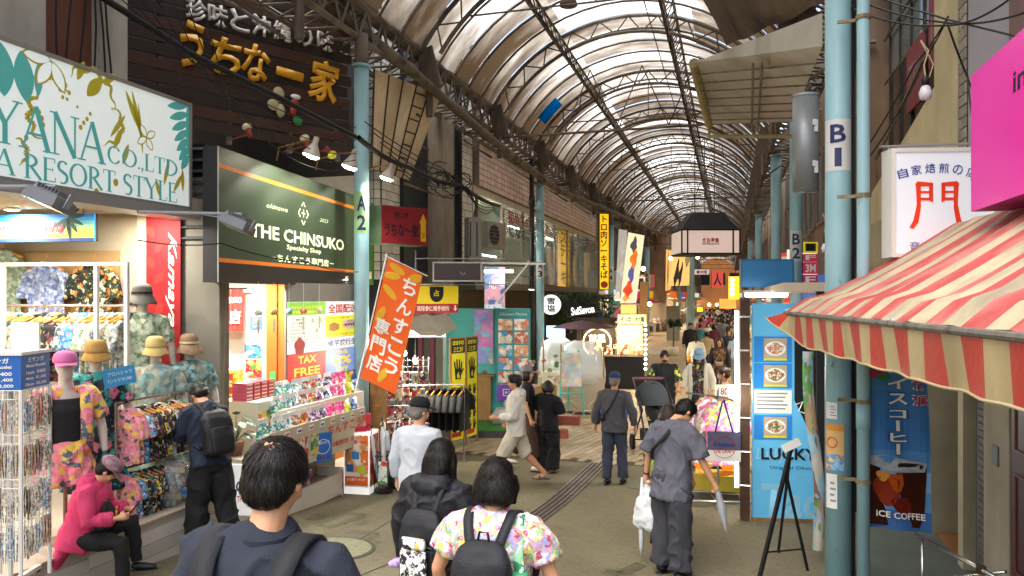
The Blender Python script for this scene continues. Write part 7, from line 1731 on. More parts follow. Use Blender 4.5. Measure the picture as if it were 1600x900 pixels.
for i in range(15):
 z=i*.135;x=-.02+.035*sin(i*.4)-.06*(i/14);g.v+=[(x-.05,.03*sin(i*.9),z),(x,-.05+.02*cos(i),z),(x+.05,.02,z)]
for i in range(14):
 for j in range(2):b=3*i+j;g.face((b,b+1,b+4,b+3))
g.build('sheet',PR('curl',['8ab8cc','b89878','6aa85a','c8c4b8','8a6a5a','9fc4d4'],7,.5,stretch=(1,1,.5)),o,True)
P=camplane(1176,8.75,-.10);x0,x1,z0,z1=P.rect(1176,1285,474,810,1230)
o=thing('menu_board','tall blue taco menu board with food photographs and black serif lettering','menu board',P.w(x0,z0),P.rz);w=x1-x0;h=z1-z0;lb_=M('board_blue','5fb2dc',.5,0,.06,emit=.06)
g=MB();g.bx(0,w,0,.05,0,h);g.build('board',lb_,o);g=MB();g.bx(0,w,-.01,.06,-.05,0);g.build('base_rail',wood,o)
lt=M('board_light','8ccbe8',.5)
text('Lucky Tacos',lt,o,w*.5,h*.29,w*.9,h*.07,y=-.002,bold=.03,shear=.2);text('Tac',lt,o,w*.55,h*.08,w*.85,h*.16,y=-.002,bold=.04,shear=.1);text('Lucky',lt,o,w*.72,h*.19,w*.3,h*.03,y=-.002,shear=.2)
for k,(y0,y1,c)in enumerate(((526,566,['c98a6a','e0d8cc','b85a3a','d8b08a']),(568,607,['4a7a34','c8402c','e8e0d0','7a9a4a']),(649,687,['c8a070','e0d8c8','4a7a34','b86a4a']))):
 z_1=P.hit(1230,y0)[1]-z0;z_0=P.hit(1230,y1)[1]-z0;g=MB();g.bx(w*.02,w*.56,-.006,-.001,z_0,z_1);g.build('photo_card',M('card_blue2','2a7fc8',.5,emit=.05),o);g=MB();g.bx(w*.16,w*.49,-.010,-.006,z_0+.02,z_1-.02);g.build('photo_ground',M('photo_beige','b8a890',.5),o);g=MB();g.bx(w*.16,w*.49,-.0115,-.0095,z_0+.02,z_0+.045);g.build('caption_strip',M('caption_yellow','d8d020'),o)
 cx,cz=w*.325,(z_0+z_1)/2+.01
 g=MB();g.poly([(cx+w*.15*cos(t),-.012,cz+.085*sin(t))for t in[2*pi*i/24 for i in range(24)]]);g.build('plate',inkw,o)
 g=MB();g.poly([(cx+w*.12*cos(t)*(1+.12*sin(5*t+k)),-.014,cz+.065*sin(t)*(1+.15*cos(4*t)))for t in[2*pi*i/30 for i in range(30)]]);g.build('food_picture',PR('food%d'%k,c,45,.5),o)
z_1=P.hit(1230,610)[1]-z0;z_0=P.hit(1230,646)[1]-z0;g=MB();g.bx(w*.02,w*.56,-.006,-.001,z_0,z_1);g.build('white_notice',inkw,o)
for k in range(5):g=MB();g.bx(w*.06,w*(.50-.03*(k%3)),-.009,-.007,z_1-.045-.045*k,z_1-.028-.045*k);g.build('print_line',M('ink_grey','8a8a8a'),o)
text('LUCKY',ink,o,w*.52,h*.30-.03+.03,w*.8,h*.055,y=-.012,bold=.04);text('Original Okinawa',ink,o,w*.62,h*.235,w*.76,h*.018,y=-.012)
g=MB();g.poly([(w*.6,-.003,h*.97),(w*.6,-.003,h*.55),(w*.85,-.003,h*.38),(w,-.003,h*.38),(w,-.003,h*.97)]);g.build('dark_figure_print',ink,o)
g=MB();g.path([(w*.62,-.006,h*.53),(w*.72,-.006,h*.545),(w*.66,-.006,h*.50),(w*.75,-.006,h*.49)],.007,5);g.build('white_scroll',inkw,o)
st_=thing('wooden_post','dark wooden stall post left of the blue menu board','post',P.w(x0-.09,0));st_.location.z=ground(8.7)
g=MB();g.bx(-.055,.055,-.05,.05,0,z1);g.build('post',M('post_wood','4a3426',.8,0,.3,6,.4),st_)
for k in range(6):g=MB();g.tube((-.055,-.05,.4+.4*k),(.06,-.055,.4+.4*k),.012);g.build('bolt',chrome,st_)
p=P.w(x0-.19,1.5);o=thing('tube_light','tall bright vertical tube light left of the wooden stall post','tube light',(p.x,p.y,.42));g=MB();g.tube((0,0,.0),(0,0,.95),.018,n=8).tube((0,0,1.0),(0,0,2.1),.018,n=8);g.build('tube',tube_on,o);g=MB();g.bx(.02,.05,-.02,.02,0,2.1);g.build('batten',white,o);arealight('light',(-.1,-.05,1.1),(.1,2),12,(0,-pi/2,0),(1,.97,.88),o)
stall=thing('clothes_stall','souvenir stall behind the blue menu board with tube-lit ceiling','shop',(.8,9.5,0))
g=MB();g.bx(.6,1.9,9.0,14,2.75,2.85);B_(g,'ceiling',M('ceiling_warm','c4b59c'),stall);g=MB();g.bx(1.7,1.8,9.0,14,0,2.75);B_(g,'back_wall',M('beige_wall','b3a68e'),stall);g=MB();g.bx(.95,1.75,9.0,9.1,0,2.75);B_(g,'front_wall',M('door_dark','101012'),stall)
for k in range(10):
 for j in range(3):g=MB();g.box((1.3,9.4+.45*k,.7+.6*j),(.5,.3,.32),.1*k);B_(g,'stock',PR('stk%d'%((k+j)%4),[['c8507a','e8d8c8','58a8b8'],['d8b040','4a7a9a','e0dcd0'],['6aa86a','e8a0b8','d8d0c0'],['b83a3a','e8e0d0','3a5a8a']][(k+j)%4],12),stall)
P=camplane(1158,12.6,0)
o,w,h=sign(P,'signboard','plain blue rectangular signboard left of pole B 2','sign',1158,1240,405,449,M('plain_blue','3a7ab0',.5,0,.12,2,emit=.05),grey,.1,frm=M('frame_blue','2f6a9a'),ft=.02)
p0=at(1165,461,d=11.0);o=thing('tube_light','bright horizontal tube light under the plain blue signboard','tube light',p0,PSI);g=MB();g.tube((0,0,0),(.62,0,0),.03,n=8);g.build('tube',tube_on,o);g=MB();g.bx(-.03,.66,-.03,.03,.03,.07);g.build('batten',white,o);arealight('light',(.3,-.1,-.05),(.6,.2),40,(.3,0,0),(1,.97,.9),o)
P=camplane(1252,12.2,0)
for i,(y0,y1,c,t_)in enumerate(((378,395,'d8c820','■'),(397,408,'b02a48','F'),(410,428,'c02a4c','3M'),(429,446,'b02a48','F'))):
 o,w,h=sign(P,'floor_sign',['yellow','upper crimson','crimson three M','lowest crimson'][i]+' plate in the column of floor signs by pole B 2','sign',1255,1278,y0,y1,M('fs'+c,c,.5,emit=.1),ink,.05,group='column of floor signs');text(t_,inkw if i else ink,o,w/2,h/2,w*.7,h*.7,bold=.04)
p=foot(1128,9.3);o=thing('clothes_rack','wheeled chrome rack with pink print shirts beside the stall','rack',p,.2)
g=MB();g.tube((-.05,0,.06),(-.05,0,1.5),.014).tube((-.4,.3,1.42),(.2,-.3,1.42),.012).tube((-.4,.0,.09),(.4,.0,.09),.016).tube((-.3,.45,.09),(.42,.45,.09),.016).tube((-.05,0,.06),(-.05,.45,.06),.012);g.build('frame',chrome,o)
for x,y in((-.4,0),(.4,0),(-.3,.45),(.42,.45)):g=MB();g.ell((x,y,.03),(.03,.02,.03),10,6);g.build('castor',black,o,True)
shirtms.append(shirt_mesh(40,PR('shirt_tiepink',['e070b0','f0e8e8','d858a4','e8d84a','e888c0','9ad04a','e49ac8'],15,.8,dist=1.2),w=.52,h=.75));shirtms.append(shirt_mesh(41,PR('shirt_whitepink',['e4e0e0','e8e4e4','e070a0','dcd8dc'],9,.8),w=.5,h=.75))
for i,(dx,dy,k,r,lb)in enumerate(((.05,-.22,-2,.1,'pink and white tie-dye shirt facing the camera on the wheeled rack'),(-.14,-.10,-1,.5,'white shirt with pink trim behind the tie-dye shirt'),(-.22,.08,-2,1.0,'third pink shirt along the wheeled rack'),(.0,.2,1,1.1,'rearmost shirt on the wheeled rack'))):
 hang(len(shirtms)+k if k<0 else k,(p.x+dx,p.y+dy,p.z+1.38),r,lb,'shirts on the wheeled rack',s=1.05)
q=at(1128,700,d=8.75);o=thing('shopping_bag','blue handled clear and white printed shopping bag hung on the rack','bag',(q.x+.02,q.y,q.z-.15),.15)
g=MB();g.bx(-.19,.19,-.03,.03,0,.35);g.build('bag_body',M('bag_greyblue','5f5f78',.3,0,.2,8),o);g=MB();g.bx(-.192,.192,-.034,.034,.0,.13);g.build('white_base',inkw,o)
g=MB();g.path([(-.1,-.03,.35),(-.02,-.03,.7),(.0,-.02,.72),(.1,-.03,.35)],.012,6);g.build('handle',M('handle_blue','22387a'),o);text('Orion',M('ink_royal','22378a'),o,0,.2,.24,.05,y=-.036,bold=.04);text('THE DRAFT',inkr,o,0,.12,.24,.045,y=-.036,bold=.02)
g=MB();g.path([(.13*cos(2*pi*i/24),-.037,.17+.13*sin(2*pi*i/24))for i in range(25)],.003,4);g.build('round_print',inkr,o)
P=camplane(1116,9.4);o,w,h=sign(P,'price_card','pale green price card reading 1800 above the wheeled rack','card',1117,1155,601,620,M('card_palegreen','c4dcb4',.5,emit=.1),grey,.01);text('1800~',M('ink_magenta','a03a8a'),o,w/2,h*.45,w*.75,h*.6,bold=.04)
p=foot(1122,9.9);o=thing('goods_basket','basket of lit orange wrapped goods under the wheeled rack','basket',(p.x,p.y,.12));g=MB();g.bx(-.3,.3,-.2,.2,0,.2);g.build('basket_body',M('basket_yellow','b8a030',.6),o);random.seed(2)
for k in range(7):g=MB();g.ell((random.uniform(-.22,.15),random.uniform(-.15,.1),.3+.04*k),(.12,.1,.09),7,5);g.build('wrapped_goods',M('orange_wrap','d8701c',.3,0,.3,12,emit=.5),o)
Af=[at(1186,896,d=6.6),at(1232,690,d=6.9),at(1264,896,d=6.9)]
o=thing('easel','black wooden easel with pale sheet at its top before the menu board','easel',foot(1222,6.7));L0=V(o.location)
f1,f2,f3,f4=foot(1186,6.5)-L0,foot(1262,6.8)-L0,foot(1216,7.4)-L0,foot(1240,6.3)-L0;tp=at(1236,700,d=6.7)-L0;tp2=at(1228,722,d=6.75)-L0
g=MB();g.tube(f1,tp,.021,n=4);g.build('leg',black,o);g=MB();g.tube(f2,tp2+V((0,0,-.1)),.014,n=4);g.build('leg',black,o);g=MB();g.tube(f3,tp,.014,n=4);g.build('leg',black,o);g=MB();g.tube(f1.lerp(tp,.2),f2.lerp(tp2,.2),.008,n=4);g.build('stretcher',black,o)
g=MB();g.box(tp+V((.0,-.03,.03)),(.17,.008,.07),.1,Matrix.Rotation(-.5,3,'Y'));g.build('pale_sheet',white,o)
o=thing('canvas_canopy','pale grey sloping canvas canopy with ribs under the roof at right','canopy',(-.6,12,5.5));O_=V(o.location)
c00,c10,c01,c11=at(1084,98,d=12.2),at(1285,72,d=8.5),at(1108,194,d=15),at(1240,190,d=12.5)
cm_=M('canvas_pale','c2c0b6',.8,0,.14,2,.3,stain='a09c8e');g=MB()
for j in range(9):
 for i in range(9):p=c00.lerp(c10,i/8).lerp(c01.lerp(c11,i/8),j/8);p.z+=.04*sin(pi*j/8);g.v.append(tuple(p-O_))
for j in range(8):
 for i in range(8):b=j*9+i;g.face((b,b+1,b+10,b+9))
g.build('canvas',cm_,o,True)
for j in range(1,8):g=MB();g.tube(c00.lerp(c01,j/8)-O_+V((0,0,-.05)),c10.lerp(c11,j/8)-O_+V((0,0,-.05)),.014,n=5);g.build('rib',steel_l,o)
for t in(.55,.62):g=MB();g.tube(c00.lerp(c10,t)-O_+V((0,0,-.12)),c01.lerp(c11,t)-O_+V((0,0,-.1)),.02,n=5);g.build('cross_beam',steel_l,o)
u0,u1=at(1084,98,d=12.2),at(1285,20,d=8.5);g=MB();g.poly([u0-O_,c10-O_,u1-O_,at(1180,62,d=10.2)-O_]);g.build('upper_flap',cm_,o);g=MB();g.tube(c00-O_,c01-O_,.085,n=8);g.build('roller_tube',M('tube_yellowed','a09668',.6),o);g=MB();g.tube(c01-O_+V((0,0,-.25)),c11-O_+V((0,0,-.25)),.04,n=6).tube(c01-O_,c01-O_+V((0,0,-.3)),.03);g.build('support_bar',M('tube_yellowed','a09668'),o)
o=thing('tarpaulin','brown dirty tarpaulin bulging under the roof at top right','tarpaulin',(-.2,10,7.2));O_=V(o.location);g=MB()
q=[at(1135,72,d=13),at(1295,2,d=9.0),at(1060,-80,d=12.5),at(1330,-90,d=8.6)]
for j in range(9):
 for i in range(9):p=q[0].lerp(q[1],i/8).lerp(q[2].lerp(q[3],i/8),j/8);p.z+=-.16*sin(pi*i/8)*sin(pi*j/8)+.03*sin(i*2+j);g.v.append(tuple(p-O_))
for j in range(8):
 for i in range(8):b=j*9+i;g.face((b,b+1,b+10,b+9))
g.build('sheet',M('tarp_brown','6a5642',.7,0,.4,3,.6,12,stain='3f3226'),o,True)
o=thing('leaning_panels','tan corrugated translucent panels leaning between the first pole and the tiled wall','panel screen',(-6.5,11.6,4.8));O_=V(o.location)
qa=[at(582,262,d=12.5),at(640,282,d=13.6),at(586,108,d=11.9),at(690,150,d=13.6)]
for i in range(5):
 a,b=i/5,(i+.94)/5;g=MB();g.poly([qa[0].lerp(qa[1],a)-O_,qa[0].lerp(qa[1],b)-O_,qa[2].lerp(qa[3],b)-O_,qa[2].lerp(qa[3],a)-O_]);g.build('panel',M('panel_tan%d'%(i%2),['d6c6a6','c8b592'][i%2],.6,0,.2,3,stain='a8967a'),o);g=MB();g.tube(qa[0].lerp(qa[1],a)-O_+V((0,-.03,0)),qa[2].lerp(qa[3],a)-O_+V((0,-.03,0)),.018,n=4);g.build('rib',M('rib_brown','3a2a20'),o)
for j in range(7):g=MB();a=(j+.5)/7;g.tube(qa[0].lerp(qa[1],.6).lerp(qa[2].lerp(qa[3],.6),a)-O_+V((0,-.04,0)),qa[0].lerp(qa[1],.8).lerp(qa[2].lerp(qa[3],.8),a)-O_+V((0,-.04,0)),.014,n=4);g.build('ladder_rung',M('rib_brown','3a2a20'),o)
gp_=[at(495,-8,d=10.5),at(640,108,d=12.3),at(760,212,d=15.2),at(872,298,d=21),at(950,328,d=31),at(1040,368,d=52)]
o=thing('drain_pipe','long dirty round gutter pipe running along the left eave','pipe',gp_[0]);g=MB();g.path([p-gp_[0]for p in gp_],.085,12);g.build('pipe',M('pipe_dirty','6d6353',.8,0,.3,5,.3,stain='3c3326'),o,True)
for k in(1,2,3,4):g=MB();d_=(gp_[k]-gp_[k-1]).normalized();g.tube(gp_[k]-gp_[0]-d_*.1,gp_[k]-gp_[0]+d_*.1,.105,n=12);g.build('coupling',M('pipe_dirty','6d6353'),o,True)
def cable(lb,P_,r=.01,sag_=.0,n=18,grp='overhead cables'):
 pts=[at(a,b,d=d)for a,b,d in P_];q=[]
 for i in range(len(pts)-1):
  for t in[k/n for k in range(n)]:p=pts[i].lerp(pts[i+1],t);p.z-=sag_*4*t*(1-t);q.append(p)
 q.append(pts[-1]);o=thing('cable',lb,'cable',q[0],0,grp);g=MB();g.path([p-q[0]for p in q],r,5,cap=False);g.build('cable_run',wirem,o,True)
cable('thick black cable bundle sweeping from the top left to the first pole',[(150,-10,6.8),(300,85,7.6),(430,150,8.4),(556,215,9.5)],.035,.0)
random.seed(4)
for k in range(7):cable('thin black wire, %s counted downward, strung over the wooden sign'%ORD[k],[(170+k*25,-20+k*6,6.9),(330+k*10,110+k*14,7.8),(556,200+k*10,9.6)],.006,.04+.03*k)
cable('black cable bundle sagging from the first pole to the concrete column',[(560,215,9.9),(640,262,12),(720,290,14),(780,322,16)],.04,.06)
for k in range(6):cable('%s thin cable from the concrete column toward pole A 3 and beyond'%ORD[k].capitalize(),[(570+12*k,190+16*k,10+k*.2),(690+8*k,262+6*k,13.8),(770,318+2*k,16),(845,345+3*k,20.5),(940,378+3*k,30)],.009,.05+.04*k)
for k in range(9):
 a=random.uniform(0,6);c=at(700+random.uniform(-18,30),275+random.uniform(-10,20),d=13.8);o=thing('cable_coil','%s loop of tangled black cable on the concrete column'%ORD[k],'cable',c,0,'tangled cable loops');g=MB();R_=random.uniform(.12,.28);g.path([(R_*cos(2*pi*i/20+a),.1*sin(i+k),R_*.8*sin(2*pi*i/20+a)+.02*sin(i*3))for i in range(19)],.01,5);g.build('coil',wirem,o,True)
for k in range(3):cable('%s thin wire from upper right toward pole B 1'%ORD[k].capitalize(),[(1600,60-40*k,4.2),(1478-4*k,30+k*5,5.0),(1350-20*k,-10+k*6,6.2)],.007,.03*k)
for k in range(4):cable('%s wire crossing behind the hanging bulb'%ORD[k].capitalize(),[(1478,30,5.1),(1500+k*12,90+30*k,5.0+.2*k),(1518,130+50*k,4.6)]if k%2 else[(1482,25,5.1),(1440-k*5,100,5.4),(1395-k*20,190+k*20,5.9),(1342,265+k*30,6.2)],.006,.02)
cable('slack wire hanging from the flood light across the green sign',[(215,375,6.0),(345,380,7.0),(480,410,7.4),(560,425,9.4)],.006,.03)
p=at(1101,398,d=22.5);o=thing('hanging_advert_box','lantern shaped hanging sign with dark roof and red recruiting characters','sign',p,PSI);w,h=1.72,.70
g=MB();g.rings([[(x*s,y*s*.8,z)for x,y in((-.5,-.5),(.5,-.5),(.5,.5),(-.5,.5))]for z,s in((0,w),(h,w))]);g.build('lit_box',M('lantern_pink','c9b3a8',.6,0,.05,1,emit=.25),o)
g=MB();g.rings([[(x*s*f,y*s*.8,z)for x,y in((-.5,-.5),(.5,-.5),(.5,.5),(-.5,.5))]for z,s,f in((h,w,1.0),(h+.55,w*.5,1.1))]);g.build('roof',M('lantern_roof','3a3d42',.6,0,.2),o)
for x in(-w/2,w/2,-w*.40,w*.385):g=MB();g.bx(x-.02,x+.02,-w*.42,-w*.40,0,h);g.build('frame_bar',ink,o)
g=MB();g.bx(-w*.51,w*.51,-w*.42,w*.42,-.03,.02).bx(-w*.51,w*.51,-w*.42,w*.42,h-.02,h+.02);g.build('rim',ink,o);text('広告募集',inkr,o,0,h*.55,.5,.15,y=-w*.405,bold=.04);g=MB();g.bx(-.25,.25,-w*.406,-w*.404,h*.38,h*.42);g.build('print_line',M('ink_grey','8a8a8a'),o)
g=MB();
for x in(-.3,0,.3):g.tube((x,0,h+.5),(x,0,3.6),.015,n=5)
g.build('hanger_rods',steel,o)
p=at(888,4,d=14.5);o=thing('roof_lamp','round grey lamp hanging under the roof crown','lamp',p);g=MB();g.lathe([(.05,.25),(.1,.15),(.17,.0),(.18,-.06),(.1,-.08)],n=20);g.build('housing',steel,o,True);g=MB();g.tube((0,0,.2),(0,0,2.2),.015);g.build('rod',steel,o)
# far shop rows
wallc=['8a7f6c','6f675a','9a8a74','5c5a54','a0917a','7a6450','847a6e','66584a'];warm=[EM('shop_glow_a','ffd9a0',1.1),EM('shop_glow_b','fff0d0',1.3),EM('shop_glow_c','ffb86a',.9)]
signc=['c8302c','d8a020','e0ddd4','2a5a9a','b82a50','3a8a5a','d86a20','6a3a30']
wn=['cream','slate','sandy','dark grey','tan','brown','taupe','umber'];sn=['red','gold','white','blue','crimson','green','orange','brown']
random.seed(21)
def shoprow(side,ys,zt=8.6):
 for i in range(len(ys)-1):
  y0,y1=ys[i],ys[i+1];W_=y1-y0;x=(-6.0 if side<0 else 1.95)+random.uniform(-.15,.05)*side
  if side<0 and y0>55:x=-4.6
  k=(i*3+(side>0)*5)%8;s_=(i*5+2+(side>0))%8
  o=thing('shop_building','%s walled shop with %s fascia, number %s along the %s row from the crossing'%(wn[k],sn[s_],ORD[i],'left' if side<0 else 'right'),'building',(x,y0,0),pi/2 if side<0 else-pi/2)
  if side>0:o.location.y=y1
  g=MB();g.bx(0,W_-.02,0,3.5,2.9,zt);g.build('upper_wall',M('farw'+wallc[k],wallc[k],.9,0,.25,1,stain='4c4438'),o)
  g=MB();g.bx(0,W_,2.6,3.5,0,2.9);g.build('shop_interior',M('farint','8a7458',.8,emit=.0),o)
  for xs_ in(0,W_-.15):g=MB();g.bx(xs_,xs_+.15,0,2.6,0,2.9);g.build('side_wall',M('farw'+wallc[k],wallc[k]),o)
  g=MB();g.bx(.2,W_-.2,-.35,-.27,2.5,3.05);g.build('fascia_sign',M('farsign'+signc[s_],signc[s_],.5,0,.1,emit=.25),o);
  g=MB();g.rings([[(a,0,2.5),(a,-.9,2.2),(a,-.9,2.17),(a,0,2.46)]for a in(.2,W_-.2)]);g.build('awning',M('faraw'+signc[(s_+3)%8],signc[(s_+3)%8],.7,0,.2),o)
  for a in range(int(W_/1.3)):
   g=MB();g.bx(.4+1.3*a,1.4+1.3*a,-.02,.0,4.2,5.6);f_=g.build('window',M('slate_glass','2c3338'),o);g=MB();frame(g,.36+1.3*a,1.44+1.3*a,4.16,5.64,-.05,-.02,.05);g.build('window_frame',steel_l,f_)
   g=MB();g.box((.8+1.3*a,.2,.45),(.9,.8,.9));g.build('counter',M('farcounter%d'%(a%3),['9a7a50','5a4a3c','b0a890'][a%3],.7),o)
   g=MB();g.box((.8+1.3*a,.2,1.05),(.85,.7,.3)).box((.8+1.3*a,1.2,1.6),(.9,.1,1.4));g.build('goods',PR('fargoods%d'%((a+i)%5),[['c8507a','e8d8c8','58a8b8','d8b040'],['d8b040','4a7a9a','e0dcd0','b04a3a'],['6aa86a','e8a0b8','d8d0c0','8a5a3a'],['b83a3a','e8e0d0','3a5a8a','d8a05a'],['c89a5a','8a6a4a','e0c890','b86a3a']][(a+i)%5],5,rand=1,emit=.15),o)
  g=MB();g.bx(.5,W_-.5,.6,.7,2.55,2.62);g.build('lit_tube',warm[i%3]if False else tube_on,o)
  if i<7:arealight('light',(W_/2,.3,2.5),(W_*.7,.8),90,(0,0,0),(1,.84,.6),o)
shoprow(-1,[34.2,39,44,50,57,64,72,82,95,110,130])
shoprow(1,[12.2,18.5,23,28,33,39,46,54,63,74,88,105,130])
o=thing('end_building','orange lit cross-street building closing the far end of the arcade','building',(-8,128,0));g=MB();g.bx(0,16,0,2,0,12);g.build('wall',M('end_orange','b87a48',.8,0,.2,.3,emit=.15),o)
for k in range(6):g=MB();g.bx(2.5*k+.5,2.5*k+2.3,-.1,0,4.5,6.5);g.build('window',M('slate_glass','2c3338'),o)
def farsign(label,px0,px1,py0,py1,d,col,txt='',tc=None,vert=False,em=.4,nm='sign_board',t=.12,tilt=0):
 P=camplane(px0,d,tilt);o,w,h=sign(P,nm,label,'sign',px0,px1,py0,py1,M('fs_'+col,col,.5,0,.08,1,emit=em),ink,t,frm=None)
 if txt:text(list(txt)if vert else txt,tc or ink,o,w/2,h/2,w*.7,h*.75,vert=vert,bold=.03)
 return o,w,h
def printban(label,c,d,col,pics,W_,H_):
 (x0,y0),(x1,y1),(x2,y2),(x3,y3)=c;pts=[at(x,y,d=d)for x,y in c];O_=pts[3];o=thing('print_banner',label,'banner',O_,0)
 a=[q-O_ for q in pts];th=V((-sin(PSI),cos(PSI),0))*.06;g=MB();g.rings([[a[0],a[1],a[2],a[3]],[q+th for q in a]]);g.build('panel',M('pb'+col,col,.6,0,.06,1,emit=.45),o)
 u=a[2]-a[3];v=a[0]-a[3]
 for(cx,cz,rx,rz_,cc)in pics:g=MB();g.poly([u*(cx+rx*cos(t)*(1+.3*sin(3*t+cx*9)))+v*(cz+rz_*sin(t)*(1+.25*cos(4*t)))-th*.2*(1+rx)for t in[2*pi*k/18 for k in range(18)]]);g.build('print',M('pr'+cc,cc,.6,emit=.3),o)
 return o
printban('tall cream banner printed with orange dragon and purple figure, leaning left of pole A 5',[(982,363),(1007,368),(994,473),(969,474)],33,'d8c4a0',[(.45,.82,.2,.1,'4a4a50'),(.55,.62,.22,.12,'e07a20'),(.5,.42,.18,.14,'5a5a98'),(.4,.2,.28,.1,'d84a2a'),(.3,.08,.2,.05,'e89a4a')],1,1)
printban('gold lit poster with black brush calligraphy left of the hanging lantern sign',[(1052,398),(1078,400),(1077,446),(1044,447)],42,'d8a860',[(.3,.4,.1,.4,'2e2a24'),(.5,.35,.08,.35,'2e2a24'),(.72,.8,.12,.18,'8a7a50')],1,1)
printban('gold banner with dark slanting lines right of pole A 6',[(1041,390),(1056,392),(1048,452),(1040,455)],44,'c89a58',[(.4,.5,.1,.45,'3a3026')],1,1)
printban('folded pale paper sheets hanging right of pole A 4',[(967,358),(980,360),(976,455),(962,456)],35,'8c8880',[(.5,.7,.3,.12,'a8a49a'),(.5,.35,.3,.1,'b0aca2')],1,1)
farsign('white bordered sign with red flower mark before the distant poles',1085,1108,421,429,40,'d0ccc8','●沖縄',inkr,em=.2)
farsign('coral pink panel sign with dark blue figure far down the arcade',1112,1130,423,450,60,'b84a3c','人',M('ink_royal','22378a'),em=.35)
farsign('vertical gold sign with four round white lamps far at right',1138,1155,432,468,55,'e0a020','',em=.9)
for k in range(4):o=thing('round_lamp','%s round glowing lamp from the top on the distant gold sign'%ORD[k],'lamp',at(1144,437+k*7.5,d=53.5),0,'round lamps on the gold sign');g=MB();g.ell((0,0,0),(.16,.1,.16),10,8);g.build('globe',EM('lamp_glow','fff0a0',2.5),o,True)
farsign('warm orange panel across the far shop front',1124,1150,467,482,58,'d88a40','',em=.6);farsign('small bright yellow green placard over the crowd',1089,1098,480,487,36,'d4e020','',em=.5);farsign('light wood shop panels beneath pale signs near pole A 5',1000,1012,440,540,37,'a87a4a','',em=.1)
farsign('glowing tan noren panel under the leaning dragon banner',970,994,476,490,32.5,'e8b060','',em=.6);farsign('closed grey-green shutter panel between poles A 6 and the far pole',1042,1062,478,540,44,'77786a','',em=0)
farsign('pink framed small sign low right of pole A 4',961,968,480,500,31,'b85a6a','',em=.2);farsign('dark red square sign beneath the yellow soba sign',936,953,460,468,30,'8a2a30','',em=.1)
for i,(px,py,d)in enumerate(((1015,475,36),(1005,420,34),(1048,404,40),(1090,402,45),(1120,476,55),(1108,476,50))):o=thing('round_lamp',['warm','small','high','cool','distant','faint'][i]+' glowing lamp among the far shop signs','lamp',at(px,py,d=d));g=MB();g.ell((0,0,0),(.11,.11,.11),10,8);g.build('globe',EM('lamp_warm','ffdc90',5),o,True)
p=foot(1052,33);o=thing('potted_palm','small potted palm with drooping leaves before the grey-green shutter','plant',p);g=MB();g.path([(0,0,.3),(.02,0,1.3)],.035,6);g.build('trunk',M('palm_trunk','5a4632'),o);g=MB();g.lathe([(.2,0),(.25,.4)],n=12);g.build('pot',ivory,o,True);random.seed(2)
for k in range(26):a=k*2.4;r=random.uniform(.35,.6);g=MB();s_=V((-sin(a),cos(a),0))*.035;q=V((0,0,1.3));m_=V((r*.6*cos(a),r*.6*sin(a),1.5+.2*random.random()));e=V((r*cos(a),r*sin(a),1.15+.3*random.random()));g.poly([q-s_,m_-s_,e,m_+s_,q+s_]);g.build('leaf',M('palm_leaf','2f4a2a',.6,0,.2),o)
for i,(px,d)in enumerate(((1030,27),(1006,25))):p=foot(px,d);o=thing('display_table',['white wire legged table of goods on the far left pavement','cloth covered display table beside the black food stall'][i],'table',p,PSI);g=MB();g.bx(-.6,.6,-.3,.3,.75,.8);g.build('table_top',ivory,o)
for i in range(0):pass
# goods spilling out along both shop rows
random.seed(31)
gc=[['c8507a','e8d8c8','58a8b8','d8b040'],['d8b040','4a7a9a','e0dcd0','b04a3a'],['e0c8a0','c87a5a','f0e8d8','8a5a3a'],['b83a3a','e8e0d0','3a5a8a','d8a05a'],['e8a0b8','d8d0c0','6aa86a','e8e4dc']]
cn=['pink and teal','yellow and blue','cream and tan','red and navy','pastel']
def goods(side,y,i):
 x=-5.25 if side<0 else 1.15;k=(i*2+(side>0))%5
 o=thing('goods_table','table of %s souvenirs, %s along the %s side beyond the first stalls'%(cn[k],ORD[i],'left' if side<0 else 'right'),'table',(x,y,.012),pi/2*-side)
 g=MB();g.bx(-.8,.8,-.35,.35,.66,.70);g.build('table_top',ivory,o);g=MB();g.bx(-.78,.78,-.33,-.31,.12,.66);g.build('table_cloth',M('tcloth%d'%k,['c8c0b0','b8a888','d8d0c4','8a3a3a','c8b8a8'][k],.8),o)
 for e in(-.74,.74):g=MB();g.bx(e-.02,e+.02,-.02,.02,0,.66);g.build('leg',grey,o)
 for a in range(7):g=MB();h=random.uniform(.12,.4);g.box((-.66+.22*a,random.uniform(-.1,.1),.70+h/2),(.19,.3,h),random.uniform(-.1,.1));g.build('goods',PR('spill%d'%((a+k)%5),gc[(a+k)%5],9,rand=1,emit=.08),o)
 if i%2==0:
  for a in range(5):hang((i+a)%8,(x+side*.25,y-.5+.22*a,2.05),pi/2+1.2,'%s shirt over the %s %s souvenir table, %s from its near end'%(DES[(i+a)%8],ORD[i],'left' if side<0 else 'right',ORD[a]),'shirts hung over the far tables',s=1)
for i,y in enumerate((25.5,29,32.5,36.5,40.5,45,51,56)):goods(-1,y,i)
for i,y in enumerate((16.5,20,24,28.5,33,38,44,50)):goods(1,y,i)
